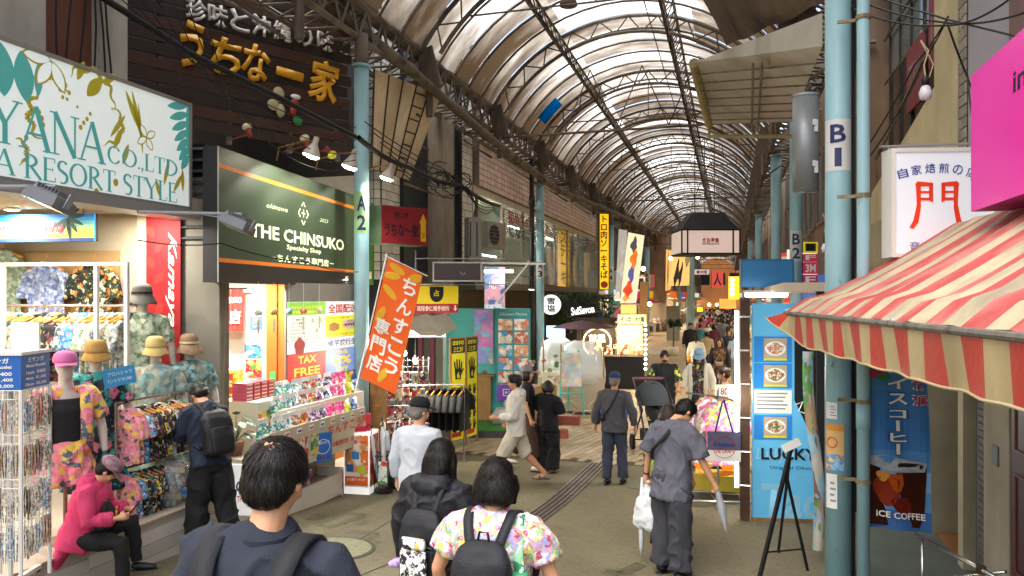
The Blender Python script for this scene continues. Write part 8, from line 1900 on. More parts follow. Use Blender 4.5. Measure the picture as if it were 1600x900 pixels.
for i,(y,z,c,t_)in enumerate(((38.5,3.1,'d8d4c8','お土産'),(43,2.9,'c8302c','泡盛'),(50,3.2,'e0b030','黒糖'),(36,3.0,'3a6a9a','塩'),(41,3.3,'d86a30','食堂'),(47,3.0,'e0dcd0','市場'),(53,3.3,'b83a50','薬'),(61,3.3,'e0b030','茶'))):
 o=thing('blade_sign','%s blade sign jutting from the left shop fronts, %s from the near end'%(['white','red','gold','blue','orange','cream','crimson','amber'][i],ORD[i]),'sign',(-5.75,y,z));g=MB();g.bx(0,.62,0,.12,0,.9);g.build('casing',M('bl'+c,c,.5,0,.06,1,emit=.3),o);g.__init__();g.bx(.08,.54,-.004,0,.1,.8);g.build('inner_panel',M('blin%d'%(i%3),['8a8478','e0d8c0','4a4640'][i%3],.5,emit=.1),o);g=MB();g.tube((-.3,.06,.8),(0,.06,.8),.015).tube((-.3,.06,.15),(0,.06,.15),.015);g.build('bracket',steel,o)
for i,(y,z,c)in enumerate(((17,3.1,'e0dcd0'),(22,3.3,'c83a30'),(27,3.1,'e0a830'),(33,3.3,'3a8a5a'),(40,3.2,'e0dcd0'),(48,3.4,'d86a30'),(58,3.4,'c83a50'))):
 o=thing('blade_sign','box sign on the right shop fronts, %s beyond pole B 2'%ORD[i],'sign',(1.2,y,z));g=MB();g.bx(0,.7,0,.12,0,.6);g.build('casing',M('bl'+c,c,.5,0,.06,1,emit=.3),o);g=MB();g.bx(.08,.62,-.004,0,.1,.5);g.build('inner_panel',M('blin%d'%(i%3),['8a8478','e0d8c0','4a4640'][i%3],.5,emit=.1),o)
for i,(x,y,e)in enumerate(((-4.7,17.6,34),(-4.9,15.6,20))):  # lamps and rods added to brighten the dim carts and booth front
 spotlamp(['added lamp that brightens the clear covered carts','added lamp that brightens the turquoise booth front'][i],(x,y,2.85),e,cat='lamp')
 g=MB();g.tube((0,0,.02),(0,0,.3),.006).tube((0,0,.3),(-.9,0,.45),.012);g.build('support_rod',steel,SPL[-1])
o=thing('joint_lines','thin dark joint lines crossing the asphalt by the manhole','joint')
for a,b in(((640,795),(470,900)),((735,830),(560,900)),((520,772),(700,752)),((980,762),(1180,790))):
 g=MB();P_=[gq([(a[0]+(b[0]-a[0])*t,a[1]+(b[1]-a[1])*t)],.003)[0]for t in[k/10 for k in range(11)]]
 g.path([V(q)for q in P_],[.006]*11,4,flat=.4);g.build('joint',M('joint_dark','3a3628',.9),o)
 # the people in the photograph
nf=cloth('charcoal','2b303c',.9)
toc=lambda px,d:None
f=Fig('person','balding black-haired man in plain dark tee seen from behind with backpack straps',404,2.2,1.73,.1,dict(w=1.13,fat=1.15,roll=.05,head=(.28,-.1),aL=((-.42,.1,-1),(0,.5,-1)),aR=((.42,.1,-1),(0,.5,-1))),.011)
f.body();f.garment('t_shirt',nf,sleeve=(.85,.075),fold=.017,seed=3,f=5.5);f.garment('trousers',cloth('dark','22242a'),secs=[],legs=(1.95,.09,.07),vox=.02);f.shoes(black)
mb=MB();mb.rings([[f.T((.088*cos(2*pi*i/24),.0+.082*sin(2*pi*i/24),z+.012*sin(2*pi*i/24)))for i in range(24)]for z in(1.425,1.437,1.447)],cap=False);f.sc(mb).build('collar',cloth('charcoal_rib','242935'),f.o,True)
f.hair(hair_k,'short',seed=2,vox=.006,vol=1.05,thin=.30,strands=900)
o,fin=f.gear('backpack','black backpack low on the balding man, broad straps over the shoulders','backpack',f.T((0,-.2,.86)))
mb=MB();f.loft(mb,[(.86,.15,.06,-.24),(.9,.17,.09,-.24),(1.05,.17,.1,-.24),(1.13,.16,.07,-.22),(1.16,.12,.03,-.19)],f.T,24,3.2);fin(mb,'main_bag',cloth('bag_black','202227',.7),rm=.01,fold=.006)
for e in(-1,1):
 g=f.strap([f.T((e*.085,-.2,1.13)),f.T((e*.095,-.165,1.24)),f.T((e*.115,-.135,1.36)),f.T((e*.125,-.05,1.436)),f.T((e*.125,.06,1.41)),f.T((e*.13,.14,1.25))],.034,.008);fin(g,'strap',cloth('bag_black','202227',.7))
 g=f.strap([f.T((e*.035,-.215,1.14)),f.T((e*.045,-.18,1.21)),f.T((e*.06,-.165,1.18))],.012,.006);fin(g,'grab_loop',cloth('bag_black','202227',.7))
bj=cloth('jacket_black','17181f',.55)
f=Fig('person','long-haired woman in black hooded jacket seen from behind in front of the capped man',683,4.05,1.44,-.12,dict(w=1.05,fat=1.25,head=(.32,-.25),aL=((-.38,.05,-1),(-.05,.25,-1)),aR=((.36,.05,-1),(.0,.25,-1)),lL=((-.02,.25,-1),(0,-.1,-1))),.011)
f.body(grip=(.7,.7));f.garment('jacket',bj,sleeve=(1.92,.07),hem=.74,fit=1.12,fold=.012,seed=5,hood=True,f=6);f.garment('trousers',cloth('dark','22242a'),secs=[],legs=(1.95,.08,.07),vox=.02);f.shoes(black)
g=MB();f.loft(g,[(1.455,.085,.05,-.085),(1.475,.075,.045,-.08)],f.T);f.sc(g).build('hood_lining',M('grey_lining','6b6d70',.5),f.o,True)
f.hair(hair_k,'long',seed=6,vox=.007,strands=600)
o,fin=f.backpack('black backpack of the hooded woman with lacy black and white pocket',bj,w=.15,h=.5,dp=.10,top=1.30,loop=False)
yb=-.118*1.25
mb=MB();f.loft(mb,[(.84,.085,.012,yb-.148),(.86,.092,.016,yb-.15),(1.06,.092,.016,yb-.15),(1.08,.085,.01,yb-.148)],f.T,24,5)
lace=PR('lace_print',['101012','e8e8e6','f0f0ee','19191b','dcdcda'],55,.6,dist=1.2)
fin(mb,'lace_pocket',lace)
mb=MB();f.loft(mb,[(1.08,.075,.012,yb-.15),(1.10,.085,.018,yb-.15),(1.15,.08,.014,yb-.148)],f.T,20,4)
fin(mb,'printed_pouch',PR('pouch_print',['e8e8e6','e2c35a','c9ccd4','f0f0ee','222226'],26,.6))
mb=MB();mb.ell(f.T((-.155,yb-.1,.96)),(.035,.025,.028));mb.ell(f.T((-.185,yb-.1,.95)),(.025,.02,.022));mb.ell(f.T((-.13,yb-.11,.98)),(.022,.02,.02));fin(mb,'plush_charm',cloth('lilac','b9a0dc'))
fl=PR('floral_tee',['e8a0c0','f0e070','f4f0ec','d84f6c','c7b8e8','8fc27a','f5efe8','e4d5b0','a8b8e8'],26,.8,dist=.9,fold=10)
f=Fig('person','woman with chin-length black bob in colourful floral tee, back to camera',772,3.2,1.46,.02,dict(w=1.16,fat=1.25,head=(.24,-.12),aL=((-.42,.05,-1),(-.02,.5,-1)),aR=((.42,.05,-1),(.02,.5,-1))),.011)
f.body();f.garment('floral_top',fl,sleeve=(.62,.078),fold=.013,seed=9,fit=1.02);f.garment('trousers',cloth('dark','22242a'),secs=[],legs=(1.95,.08,.07),vox=.02);f.shoes(black)
f.hair(hair_k,'bob',seed=11,vox=.006,vol=1.02,strands=900)
o,fin=f.backpack('black backpack with round white badge on the floral-shirted woman',cloth('bag_soft','1e2026',.6),w=.15,h=.46,dp=.13,top=1.35)
yb=-.118*1.25-.13*1.16
g=MB();c=f.T((-.01,yb-.012,1.12));R3=f.R@Matrix.Rotation(pi/2,3,'X');g.v=[]
for r,z in((.036,0),(.036,.008),(.03,.011)):pass
g.rings([[c+R3@V((r*cos(2*pi*i/24),r*sin(2*pi*i/24),z))for i in range(24)]for r,z in((.036,0),(.036,.008),(.03,.011))]);fin(g,'badge',M('badge_white','dfe6ea',.3))
g=MB();g.rings([[c+R3@V((r*cos(2*pi*i/5+pi/2)*(1 if i%2 else 1),r*sin(2*pi*i/5+pi/2),z))for i in range(5)]for r,z in((.014,.011),(.012,.0125))]);fin(g,'badge_star',M('badge_pink','d98a8a',.5),smooth=False)
o,fin=f.gear('shoulder_bag','pale green patterned cloth bag hanging behind right arm of the floral-shirted woman','bag',f.T((.16,-.12,.84)))
mb=MB();f.loft(mb,[(.84,.07,.05,-.16),(.88,.08,.06,-.16),(1.1,.07,.05,-.15),(1.2,.045,.03,-.13)],lambda p:f.T((p[0]+.165,p[1],p[2])),16,3);fin(mb,'cloth_body',PR('green_bag',['9fdcae','c9efcf','58b67a','e9f7e4','3c8f63'],20,.7),rm=.01,fold=.01)
g=f.strap([f.T((.175,-.13,1.15)),f.T((.155,-.115,1.3)),f.T((.145,-.02,1.44)),f.T((.15,.1,1.36))],.025,.006);fin(g,'cloth_strap',_M['green_bag'])
f=Fig('person','older man in black cap and light grey shirt, back to camera by the umbrella bin',654,6.35,1.50,-.15,dict(w=1.08,fat=1.15,head=(.12,-.45),aL=((-.3,0,-1),(-.1,.3,-1)),aR=((.3,0,-1),(.1,.3,-1))),.013)
f.body();f.garment('shirt',cloth('pale_grey','b4bac2'),sleeve=(1.8,.062),fold=.008,hem=.78,fit=1.06,seed=12);f.garment('trousers',cloth('beige','9b927f'),secs=[],legs=(1.95,.08,.07));f.shoes(black);f.hair(hair_g,'short');f.cap(cloth('cap_black','131317'),.085)
f=Fig('person','dark-haired young man in navy jacket and wide black trousers looking down at his phone',328,6.95,1.62,1.15,dict(w=1.0,lean=.22,head=(.75,-.1),aL=((-.1,.45,-1),(.35,.9,.25)),aR=((.1,.35,-1),(-.35,.9,.25)),lL=((-.05,.1,-1),(-.05,-.05,-1)),lR=((.1,-.1,-1),(.05,-.3,-1))),.012)
f.body(grip=(.6,.6));f.garment('jacket',cloth('navy','1c2638',.8),sleeve=(1.9,.066),hem=.84,fit=1.08,fold=.012,seed=14);f.garment('trousers',cloth('jet','141416',.8),secs=[],legs=(1.97,.105,.10),fold=.016,seed=15);f.shoes(black);f.hair(hair_k,'messy',seed=3,vox=.009)
f.backpack('black backpack on the navy-jacketed young man, small yellow charm at its side',cloth('bag_jet','101114',.6),w=.15,h=.45,dp=.17,top=1.37)[0]
o,fin=f.gear('smartphone','smartphone held by the navy-jacketed man','phone',f.arms[1][2]+V((-.05,.11,.02)))
g=MB();g.box(f.arms[1][2]+V((-.05,.12,.05)),(.075,.01,.15),0,Matrix.Rotation(.6,3,'X'));fin(g,'phone_body',black,smooth=False)
px_,d_=138,5.75
p=at(128,640,d=d_)
seat=.70
gp=ground(p.y+.1)
f=Fig('person','seated woman in bright pink hooded jacket and mauve cap using a phone',0,0,1.36,radians(-62),dict(w=1.06,fat=1.12,hz=.45/(1.36/1.7),lean=.30,head=(.5,.15),aL=((-.35,.2,-1),(.5,.9,.0)),aR=((.3,.12,-1),(-.4,.9,.0)),lL=((-.25,.95,.10),(-.05,.12,-1)),lR=((.12,.95,-.12),(.05,.05,-1))),.012,loc=(p.x-.03,p.y,gp))
f.body(grip=(.7,.6));pk=cloth('pink','d8406e',.75)
f.garment('jacket',pk,sleeve=(1.85,.07),hem=.80,fit=1.12,fold=.012,seed=21,hood=True)
g=MB();f.loft(g,[(.60,.13,.045,-.2),(.70,.17,.06,-.16),(.85,.19,.09,-.08),(1.0,.17,.1,0)],lambda q:f.hip+V((q[0],q[1],q[2]-.93)),24,2.4);f.sc(g);remesh(g,'coat_tail',pk,.012,2,f.o,lambda c:.01*noise.noise(c*12))
f.garment('trousers',cloth('jet','141416',.8),secs=[],legs=(1.97,.085,.055),fold=.008,seed=22);f.shoes(black);f.hair(hair_k,'short',vox=.01)
f.cap(PR('mauve_plaid',['8d6a72','a8868a','7c5a66','9b7a80'],30,.8,kind='v'),.055,'cap')
g=MB();f.ell(g,(0,-.015,1.665),(.104,.118,.062),f.Hd);f.sc(g).build('cap_crown',_M['mauve_plaid'],f.o,True)
o,fin=f.gear('chest_bag','black drawstring bag with red and yellow charm on the seated woman','bag',f.T((0,.16,1.0)))
mb=MB();f.loft(mb,[(1.0,.10,.05,.17),(1.05,.13,.08,.19),(1.2,.12,.08,.18),(1.3,.07,.04,.13)],f.T,20,2.4);fin(mb,'bag_body',cloth('bag_jet','101114',.6),rm=.012,fold=.01)
mb=MB();mb.path([f.T((.03,.26,1.27)),f.T((.035,.28,1.2)),f.T((.03,.28,1.1))],[.008,.011,.014],8);fin(mb,'charm',PR('charm',['d33c2c','e6b92e','c42d1e'],60,.5))
hl=(f.arms[0][2]+f.arms[1][2])/2+V((0,.12,.05))
o,fin=f.gear('smartphone','dark smartphone in the hands of the seated pink-jacketed woman','phone',hl)
g=MB();g.box(hl,(.075,.012,.155),0,Matrix.Rotation(-.7,3,'X'));fin(g,'phone_body',black,smooth=False)
wh=cloth('offwhite','c9c3b8')
f=Fig('person','young man in white hoodie, cream shorts and slides striding to the left',806,10.35,1.60,1.75,dict(w=1.05,head=(.15,.15),aL=((-.15,.1,-1),(.1,.9,-.1)),aR=((.2,-.2,-1),(.1,.7,-.6)),lL=((-.05,.45,-1),(-.02,-.12,-1)),lR=((.05,-.35,-1),(.02,-1.0,-1))),.014)
f.body(legs=True,mat=skin_t);f.garment('hoodie',wh,sleeve=(1.8,.07),hem=.80,fit=1.14,fold=.012,hood=True,seed=31);f.garment('shorts',cloth('cream','bdb5a2'),secs=[],legs=(1.05,.10,.10),fold=.01,seed=32);f.hair(hair_k,'messy',seed=8,vox=.010)
f.shoes(cloth('slide_grey','4c4c50'),'sandal')
f=Fig('person','woman in grey cap and black top carrying a cream tote behind the white hoodie man',824,11.4,1.58,-1.4,dict(lL=((-.05,-.3,-1),(-.02,-.7,-1)),lR=((.05,.3,-1),(.02,.0,-1))),.016)
f.body();f.garment('top',cloth('jet','141416'),sleeve=(.8,.06));f.garment('skirt',cloth('brown','4a352a'),secs=[],legs=(1.6,.11,.12));f.shoes(cloth('sneaker','c8c4ba'));f.hair(hair_k,'bob',vox=.014);f.cap(cloth('cap_grey','77787a'),.06,'cap')
o,fin=f.gear('tote_bag','cream tote bag on the shoulder of the grey-capped woman','bag',f.T((-.16,-.06,.9)))
mb=MB();f.loft(mb,[(.9,.04,.15,0),(.95,.05,.16,0),(1.15,.04,.15,0),(1.18,.03,.13,0)],lambda p:f.T((p[0]-.2,p[1]-.04,p[2])),16,4);fin(mb,'canvas_body',cloth('canvas','b5a98c'),rm=.014,fold=.008)
g=MB();g.path([f.T((-.2,-.12,1.17)),f.T((-.175,-.06,1.4)),f.T((-.2,.06,1.17))],.012,6);fin(g,'strap',cloth('canvas','b5a98c'))
bk=cloth('black_dress','0e0f12',.85)
f=Fig('person','short woman all in black with wide trousers, back to camera, raising her hands',856,11.25,1.38,-.35,dict(w=1.12,fat=1.1,head=(.15,.45),aL=((-.3,.35,-1),(.5,.7,.9)),aR=((.3,.25,-1),(-.4,.8,.7))),.014)
f.body(grip=(.8,.8));f.garment('top',bk,sleeve=(1.2,.085),hem=.76,fit=1.12,fold=.012,seed=41);f.garment('wide_trousers',bk,secs=[],legs=(1.97,.12,.135),fold=.018,seed=42);f.shoes(cloth('tan_shoe','a07a58'));f.hair(hair_k,'bob',seed=5,vox=.012,vol=.98)
f=Fig('person','man in navy cap and dark grey jacket with blue side panels walking away',960,10.55,1.56,-.08,dict(w=1.08,fat=1.12,head=(.1,-.1),aL=((-.38,.0,-1),(-.12,.2,-1)),aR=((.4,.0,-1),(.12,.2,-1)),lL=((-.05,.05,-1),(-.0,-.15,-1)),lR=((.05,.15,-1),(.0,.0,-1))),.013)
f.body(mat=skin_t);f.garment('jacket',cloth('jacket_grey','47474a',.7),sleeve=(1.88,.068),hem=.80,fit=1.13,fold=.010,seed=51);f.garment('trousers',cloth('slate','383e4e'),secs=[],legs=(1.97,.085,.075),fold=.010,seed=52);f.shoes(black);f.hair(hair_g,'short',vox=.012);f.cap(cloth('cap_navy','22375c'),.08)
for e in(-1,1):
 g=MB();g.path([f.T((e*.185,-.0,1.28)),f.T((e*.2,-.02,1.1)),f.T((e*.19,-.02,.98))],[.02,.045,.03],10,flat=.5);f.sc(g).build('side_panel',cloth('panel_blue','4a6cab',.6),f.o,True)
o,fin=f.gear('cross_bag','small black bag on a diagonal strap across the grey-jacketed man','bag',f.T((-.14,-.19,1.02)))
g=f.strap([f.T((.09,-.06,1.455)),f.T((.05,-.145,1.36)),f.T((-.03,-.165,1.2)),f.T((-.14,-.165,1.06))],.016,.005);fin(g,'strap',black)
g=MB();f.ell(g,(-.15,-.17,1.03),(.045,.035,.06),f.T);fin(g,'pouch',black)
f=Fig('person','bearded man in black tee with yellow-patterned sleeves pushing a stroller',1038,13.7,1.66,pi+.1,dict(w=1.15,fat=1.15,head=(.2,.1),lean=.08,aL=((-.3,.3,-1),(.1,.9,-.5)),aR=((.3,.3,-1),(-.1,.9,-.5)),lL=((-.05,.2,-1),(0,-.2,-1))),.015)
f.body(mat=skin_t,grip=(.9,.9));f.garment('t_shirt',cloth('jet','141416'),sleeve=(.3,.07),fit=1.08,fold=.01);f.garment('trousers',cloth('jet2','1a1a1f'),secs=[],legs=(1.95,.085,.07));f.shoes(black);f.hair(hair_k,'short',vox=.012)
for(sh,el,wr,dv)in f.arms:
 g=MB();g.path([sh.lerp(el,.1),sh.lerp(el,.5),sh.lerp(el,1.0)],[.072,.076,.074],12);f.sc(g).build('patterned_sleeve',PR('sleeve_print',['15161a','2b4a35','d8d24a','17181c','8fa14a'],22,.8),f.o,True)
g=MB();f.ell(g,(0,.062,1.527),(.05,.045,.03),f.Hd);f.sc(g).build('beard',hair_k,f.o,True)
sp=foot(1024,12.5)
o=thing('stroller','black baby stroller with grey canopy pushed by the bearded man','stroller',(sp.x+.02,sp.y,0),pi+.35);o.scale=(1.25,)*3
g=MB();
for e in(-1,1):
 g.tube((e*.24,-.35,.12),(e*.22,.1,.62),.013).tube((e*.22,.1,.62),(e*.22,-.45,1.0),.013).tube((e*.22,.45,.1),(e*.22,-.1,.7),.013)
g.tube((-.22,-.45,1.0),(.22,-.45,1.0),.018).tube((-.22,.45,.12),(.22,.45,.12),.01).tube((-.24,-.35,.14),(.24,-.35,.14),.01)
g.build('frame',black,o,True)
for e in(-1,1):
 for y,r in((-.36,.11),(.45,.085)):
  g=MB();g.v=[];g.lathe([(r*.72,-.02),(r,-.02),(r,.02),(r*.72,.02)],n=20);mt=Matrix.Rotation(pi/2,3,'Y')
  g.v=[tuple(mt@V(v)+V((e*.25,y,r)))for v in g.v];wl=g.build('wheel',M('tyre','1c1c1e',.8),o,True)
  g=MB();
  for k in range(3):g.box((e*.25,y,r),(.015,r*1.5,.02),0,Matrix.Rotation(k*pi/3,3,'X'))
  g.build('spokes',grey,wl)
g=MB();g.rings([[(.2*cos(a)*(1),.28+(.36*sin(t))*-.0+.0,0)for a in(0,1)]for t in(0,)],False)if False else None
g=MB()
for j in range(9):
 t=pi*.05+j*pi*.55/8
 g.v+=[(.225*cos(pi*i/12)*1.0,-.28+.34*cos(t)*1.0*(.35+.65*sin(pi*i/12)),.62+.36*sin(t)*(.35+.65*sin(pi*i/12)))for i in range(13)]
for j in range(8):
 for i in range(12):b=j*13+i;g.face((b,b+1,b+14,b+13))
g.build('canopy',cloth('canopy_grey','33383c'),o,True)
g=MB();g.path([(0,-.3,.95),(0,-.28,.6),(0,-.05,.42),(0,.28,.40)],[.16,.19,.19,.15],14,flat=.45);g.build('seat',cloth('seat_black','1b1c20'),o,True)
g=MB();g.tube((-.22,-.45,.985),(.22,-.45,.985),.026,n=8);g.build('handle_grip',M('grip_wine','6b3440',.6),o)
g=MB();g.bx(-.17,.17,-.25,.22,.18,.32);g.build('basket',cloth('basket','1b1c20'),o)
bb=Fig('person','small child in lime top and grey trousers lying in the stroller',0,0,.75,pi+.1,dict(hz=.3,lean=-.9,head=(.4,0),aL=((-.5,.6,-.3),(.2,.8,0)),aR=((.5,.6,-.3),(-.2,.8,0)),lL=((-.2,1,.1),(0,.6,-1)),lR=((.2,1,.1),(0,.6,-1))),.03,loc=(sp.x+.02,sp.y+.0,.37))
bb.body(face=False);bb.garment('top',cloth('lime','9db04e'),sleeve=(1.5,.07),fit=1.1);bb.garment('trousers',cloth('baby_grey','7f868c'),secs=[],legs=(1.95,.09,.08));bb.shoes(black)
f=Fig('person','long-haired woman in denim bucket hat, dark floral dress and white cardigan',1092,14.2,1.62,pi-.1,dict(head=(.15,.1),aL=((-.4,.1,-1),(-.1,.3,-1)),aR=((.4,.15,-1),(.2,.5,-.8)),lL=((-.02,.25,-1),(0,-.1,-1))),.015)
f.body(legs=True);f.garment('dress',PR('dark_floral',['121318','17181f','1c1d26','7c3140','14151a','2e5d63','b8a84a','15161b'],20,.8),hem=.7,fit=1.06,fold=.008);f.skirt('dress_skirt',_M['dark_floral'],.95,.42,.165,.26)
f.garment('cardigan',cloth('cardigan_white','c9c2b2'),secs=[(.7,.21,.06,-.09),(1.0,.19,.06,-.075),(1.3,.185,.07,-.05),(1.41,.13,.06,-.03),(1.44,.09,.05,-.02)],sleeve=(1.9,.068),fold=.014,seed=61)
for e in(-1,1):
 g=MB();f.loft(g,[(.66,.045,.03,.10),(1.0,.05,.03,.10),(1.3,.05,.03,.085),(1.42,.04,.03,.04)],lambda p,e=e:f.T((p[0]+e*.15,p[1],p[2])),12);f.sc(g).build('cardigan_front',cloth('cardigan_white','c9c2b2'),f.o,True)
f.hair(hair_b,'long',vox=.012);f.cap(cloth('denim','7196ae'),.05,'bucket');f.shoes(cloth('dark','22242a'))
GX=1050
f=Fig('person','curly-haired man in loose grey shirt looking down, back to camera at the clothes rack',GX,6.55,1.58,-.55,dict(w=1.08,fat=1.1,lean=.10,head=(.85,-.35),aL=((-.42,-.05,-1),(-.25,.15,-1)),aR=((.38,.1,-1),(.3,.45,-1)),lL=((-.05,.05,-1),(.0,-.05,-1)),lR=((.06,-.05,-1),(.03,-.1,-1))),.012)
f.body(grip=(1,1));f.garment('shirt',cloth('shirt_grey','5c5d68',.85),sleeve=(.95,.088),hem=.72,fit=1.09,fold=.014,seed=71,f=6);f.garment('trousers',cloth('trouser_grey','3b3c44',.85),secs=[],legs=(1.97,.105,.10),fold=.016,seed=72);f.shoes(black);f.hair(hair_k,'messy',seed=7,vox=.009,vol=1.03,strands=300)
o,fin=f.gear('cross_bag','black sling strap across the back of the grey-shirted man','bag',f.T((-.13,-.17,1.15)))
g=f.strap([f.T((.08,.02,1.46)),f.T((.07,-.09,1.43)),f.T((.0,-.155,1.3)),f.T((-.12,-.16,1.17)),f.T((-.19,-.08,1.06))],.017,.006);fin(g,'strap',black)
wl=f.arms[0][2]+f.arms[0][3]*.08
g=MB();g.lathe([(.031,-.007),(.035,0),(.031,.007)],n=16);mt=f.arms[0][3].to_track_quat('Z','Y').to_matrix();g.v=[tuple(mt@V(v)+f.arms[0][2])for v in g.v];f.sc(g).build('wristband',black,f.o,True)
plas=M('plastic_white','d9dde0',.35,0,.1,8,.6,25)
o,fin=f.gear('plastic_bag','white plastic shopping bag in the left hand of the grey-shirted man','bag',wl+V((0,0,-.52)))
g=MB();rings=[]
for z,rx,ry in((-.50,.10,.06),(-.46,.155,.085),(-.3,.15,.08),(-.18,.10,.06),(-.08,.035,.03),(.0,.018,.02)):
 rings.append([wl+V((.02+rx*cos(a)+.01*sin(5*a),ry*sin(a),z+.01*sin(3*a)))for a in[2*pi*i/24 for i in range(24)]])
g.rings(rings);fin(g,'bag_body',plas,rm=.012,fold=.02)
o,fin=f.gear('umbrella','closed clear umbrella hanging point down from the left hand of the grey-shirted man','umbrella',wl+V((-.04,0,-.80)))
g=MB();g.path([wl+V((-.03,-.02,.02)),wl+V((-.035,-.02,-.3)),wl+V((-.04,-.02,-.66)),wl+V((-.04,-.02,-.78))],[.012,.032,.022,.006],8);fin(g,'folded_canopy',M('clear_plastic','c8ced2',.3,0,.15,9,.4,30))
wr_=f.arms[1][2]+f.arms[1][3]*.09
o,fin=f.gear('umbrella','closed grey umbrella slanting down from the right hand of the grey-shirted man','umbrella',wr_+V((.13,-.05,-.36)))
g=MB();g.path([wr_+V((-.04,0,.10)),wr_,wr_+V((.06,-.02,-.16)),wr_+V((.12,-.05,-.32)),wr_+V((.135,-.055,-.36))],[.008,.025,.045,.012,.005],10);fin(g,'folded_canopy',M('grey_umbrella','8b8f94',.4,0,.15,9,.4,30))
f=Fig('person','woman in lime green top and long black skirt behind the grey-shirted man',1043,7.15,1.46,-.4,dict(head=(.3,0),w=1.0),.015)
f.body(face=False);f.garment('green_top',cloth('lime2','8cab48'),sleeve=(1.0,.075),hem=.78,fit=1.1,fold=.012);f.skirt('black_skirt',bk,.93,.12,.16,.2);f.shoes(black);f.hair(hair_b,'bob',vox=.014)
f=Fig('person','short-haired man in face mask and brown top behind the price card',1132,11.3,1.58,pi*.55,dict(head=(.1,-.1)),.014)
f.body(mat=skin_t);f.garment('top',cloth('brown_top','6b4a38'),sleeve=(1.0,.065));f.garment('trousers',cloth('dark','22242a'),secs=[],legs=(1.95,.085,.07));f.shoes(black);f.hair(hair_b,'short',vox=.012)
g=MB();f.ell(g,(0,.062,1.545),(.052,.05,.045),f.Hd);f.sc(g).build('face_mask',M('mask_white','c8c6c2',.8),f.o,True)
f=Fig('person','long-haired woman in dark cardigan and patterned dress with beige shoulder bag',1124,18.8,1.60,pi,dict(head=(.05,0)),.02)
f.body();f.garment('dress',PR('rust_print',['33231e','7b4a33','2a1d1a','8f6a4a'],22,.8),hem=.62,fit=1.05);f.garment('cardigan',cloth('dark','22242a'),secs=[(.62,.2,.06,-.08),(1.3,.18,.07,-.05),(1.42,.1,.05,-.02)],sleeve=(1.9,.066));f.garment('trousers',cloth('dark','22242a'),secs=[],legs=(1.95,.07,.06));f.shoes(black);f.hair(hair_b,'long',vox=.016)
o,fin=f.gear('shoulder_bag','beige shoulder bag at the hip of the cardigan woman','bag',f.T((.1,.16,.95)))
g=MB();f.loft(g,[(.95,.09,.03,.16),(1.06,.1,.03,.16)],f.T,16,4);fin(g,'bag_body',cloth('beige','9b927f'));g=f.strap([f.T((.1,.16,1.06)),f.T((.0,.13,1.25)),f.T((-.1,.05,1.44))],.008,.004);fin(g,'strap',cloth('beige','9b927f'))
f=Fig('person','woman in cream top walking away with orange bag and black pouch',1088,21.5,1.56,-.1,dict(lL=((-.02,.2,-1),(0,-.2,-1)),fat=1.1),.02)
f.body(face=False);f.garment('top',cloth('cardigan_white','c9c2b2'),sleeve=(1.6,.07),hem=.8,fit=1.12);f.garment('trousers',cloth('beige','9b927f'),secs=[],legs=(1.9,.1,.1));f.shoes(black);f.hair(hair_k,'tied',vox=.016)
o,fin=f.gear('shoulder_bag','orange bag at left hip of the cream-topped woman','bag',f.T((-.22,-.1,.78)))
g=MB();f.loft(g,[(.78,.06,.07,-.05),(.95,.07,.08,-.05),(1.0,.04,.05,-.05)],lambda p:f.T((p[0]-.22,p[1],p[2])),14,3);fin(g,'bag_body',cloth('orange_bag','cf8a1e'))
f=Fig('person','man in dark suit and white shirt standing near the left shops',1079,27,1.68,pi,dict(),.024)
f.body(mat=skin_t);f.garment('suit_jacket',cloth('jet','141416'),sleeve=(1.9,.066),hem=.78,fit=1.1);g=MB();f.loft(g,[(1.1,.03,.02,.12),(1.4,.05,.02,.075)],f.T,12);f.sc(g).build('shirt_front',cloth('pale','d8d4cc'),f.o,True)
f.garment('trousers',cloth('dark','22242a'),secs=[],legs=(1.95,.08,.07));f.shoes(black);f.hair(hair_k,'short',vox=.018)
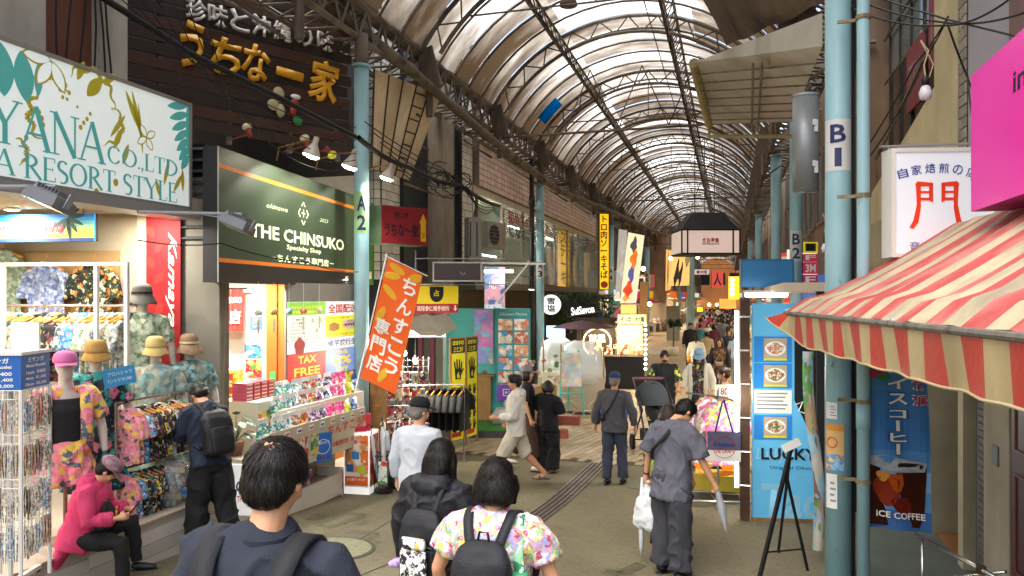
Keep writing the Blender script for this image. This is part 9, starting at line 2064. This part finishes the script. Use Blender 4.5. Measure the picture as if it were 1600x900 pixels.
cr=[(1107,30,1.6,'blonde-haired figure in pale blouse','cfc8bc','8a8578',1),(1122,34,1.62,'person in dark red top','6f2a30','22242a',0),(1137,38,1.7,'person in blue jeans and dark top','24262c','3d5575',0),(1098,42,1.6,'person in white tee','cfd0d0','303540',0),(1109,46,1.58,'person in hot pink top','b8336f','2a2a30',1),(1118,44,1.62,'person in grey top','6d6f70','222428',0),(1129,50,1.7,'person in black jacket','17181c','2c2e36',0),(1146,47,1.66,'person in khaki jacket','5c5a44','25262a',1),(1140,55,1.62,'person in navy shirt','27324a','202226',0),(1112,58,1.68,'person in beige coat','9c8f78','33302c',1),(1103,62,1.6,'person in light blue shirt','8ba4bb','2b2d33',0),(1134,64,1.7,'person in charcoal hoodie','33363c','1d1e22',0),(1149,60,1.65,'person in brown jacket','58422f','222226',0),(1122,68,1.62,'person in white blouse','d6d3cc','3a3c44',1),(1095,36,1.62,'person in dark coat','1e2025','1b1b1f',1),(1143,32,1.62,'person in dark green top','2f4436','24262a',0),(1151,40,1.6,'person in pale grey shirt','9fa3a6','2a2c33',0),(1128,75,1.66,'person in maroon jacket','5b2730','202024',0),(1115,38,1.5,'short person in salmon top','b0685e','5a5650',1)]
sh_=[('teal','2f7a7a'),('mustard','b0882a'),('white','d0cec8'),('purple','5a3a6a'),('black','1a1a1c'),('rose','b86a7a'),('blue','3a5a8a'),('olive','5a5c3a')]
for k in range(16):cr.append((1094+(k*37)%60,30+(k*11)%46,1.54+.02*(k%8),('tall' if k%3==0 else 'slight')+' walker in '+sh_[k%8][0]+[' jacket',' shirt'][k//8],sh_[k%8][1],['22242a','3d4a60','6a6458'][k%3],k%2))
for k in range(6):cr.append(((1104,1139,1150,1116,1147,1130)[k],(24,25,22,28,29,33)[k],1.52+.03*k,('short-haired','slim')[k%2]+' nearer walker in '+('tan top','charcoal tee','pale blue blouse','wine cardigan','sand jacket','grey dress')[k],('a08a6a','303236','9fb4c8','5f2a38','a89878','70737a')[k],['22242a','3d4a60','8a8578'][k%3],k%2))
near_=['ahead of the cream-topped woman','far down the arcade','deep in the crowd','among the distant walkers']
for i,(px,d,H,lb,a,b,lg)in enumerate(cr):
 far_person(px,d,H,lb+' '+near_[i%4],cloth('c'+a,a),cloth('c'+b,b),(0 if i%3 else pi)+random.uniform(-.3,.3),hair_b if i%4==0 else hair_k,bool(lg),group='crowd of walkers far down the arcade')
 # put everything into the scene
for _o in list(COL.objects):SC.collection.objects.link(_o)
bpy.data.collections.remove(COL)
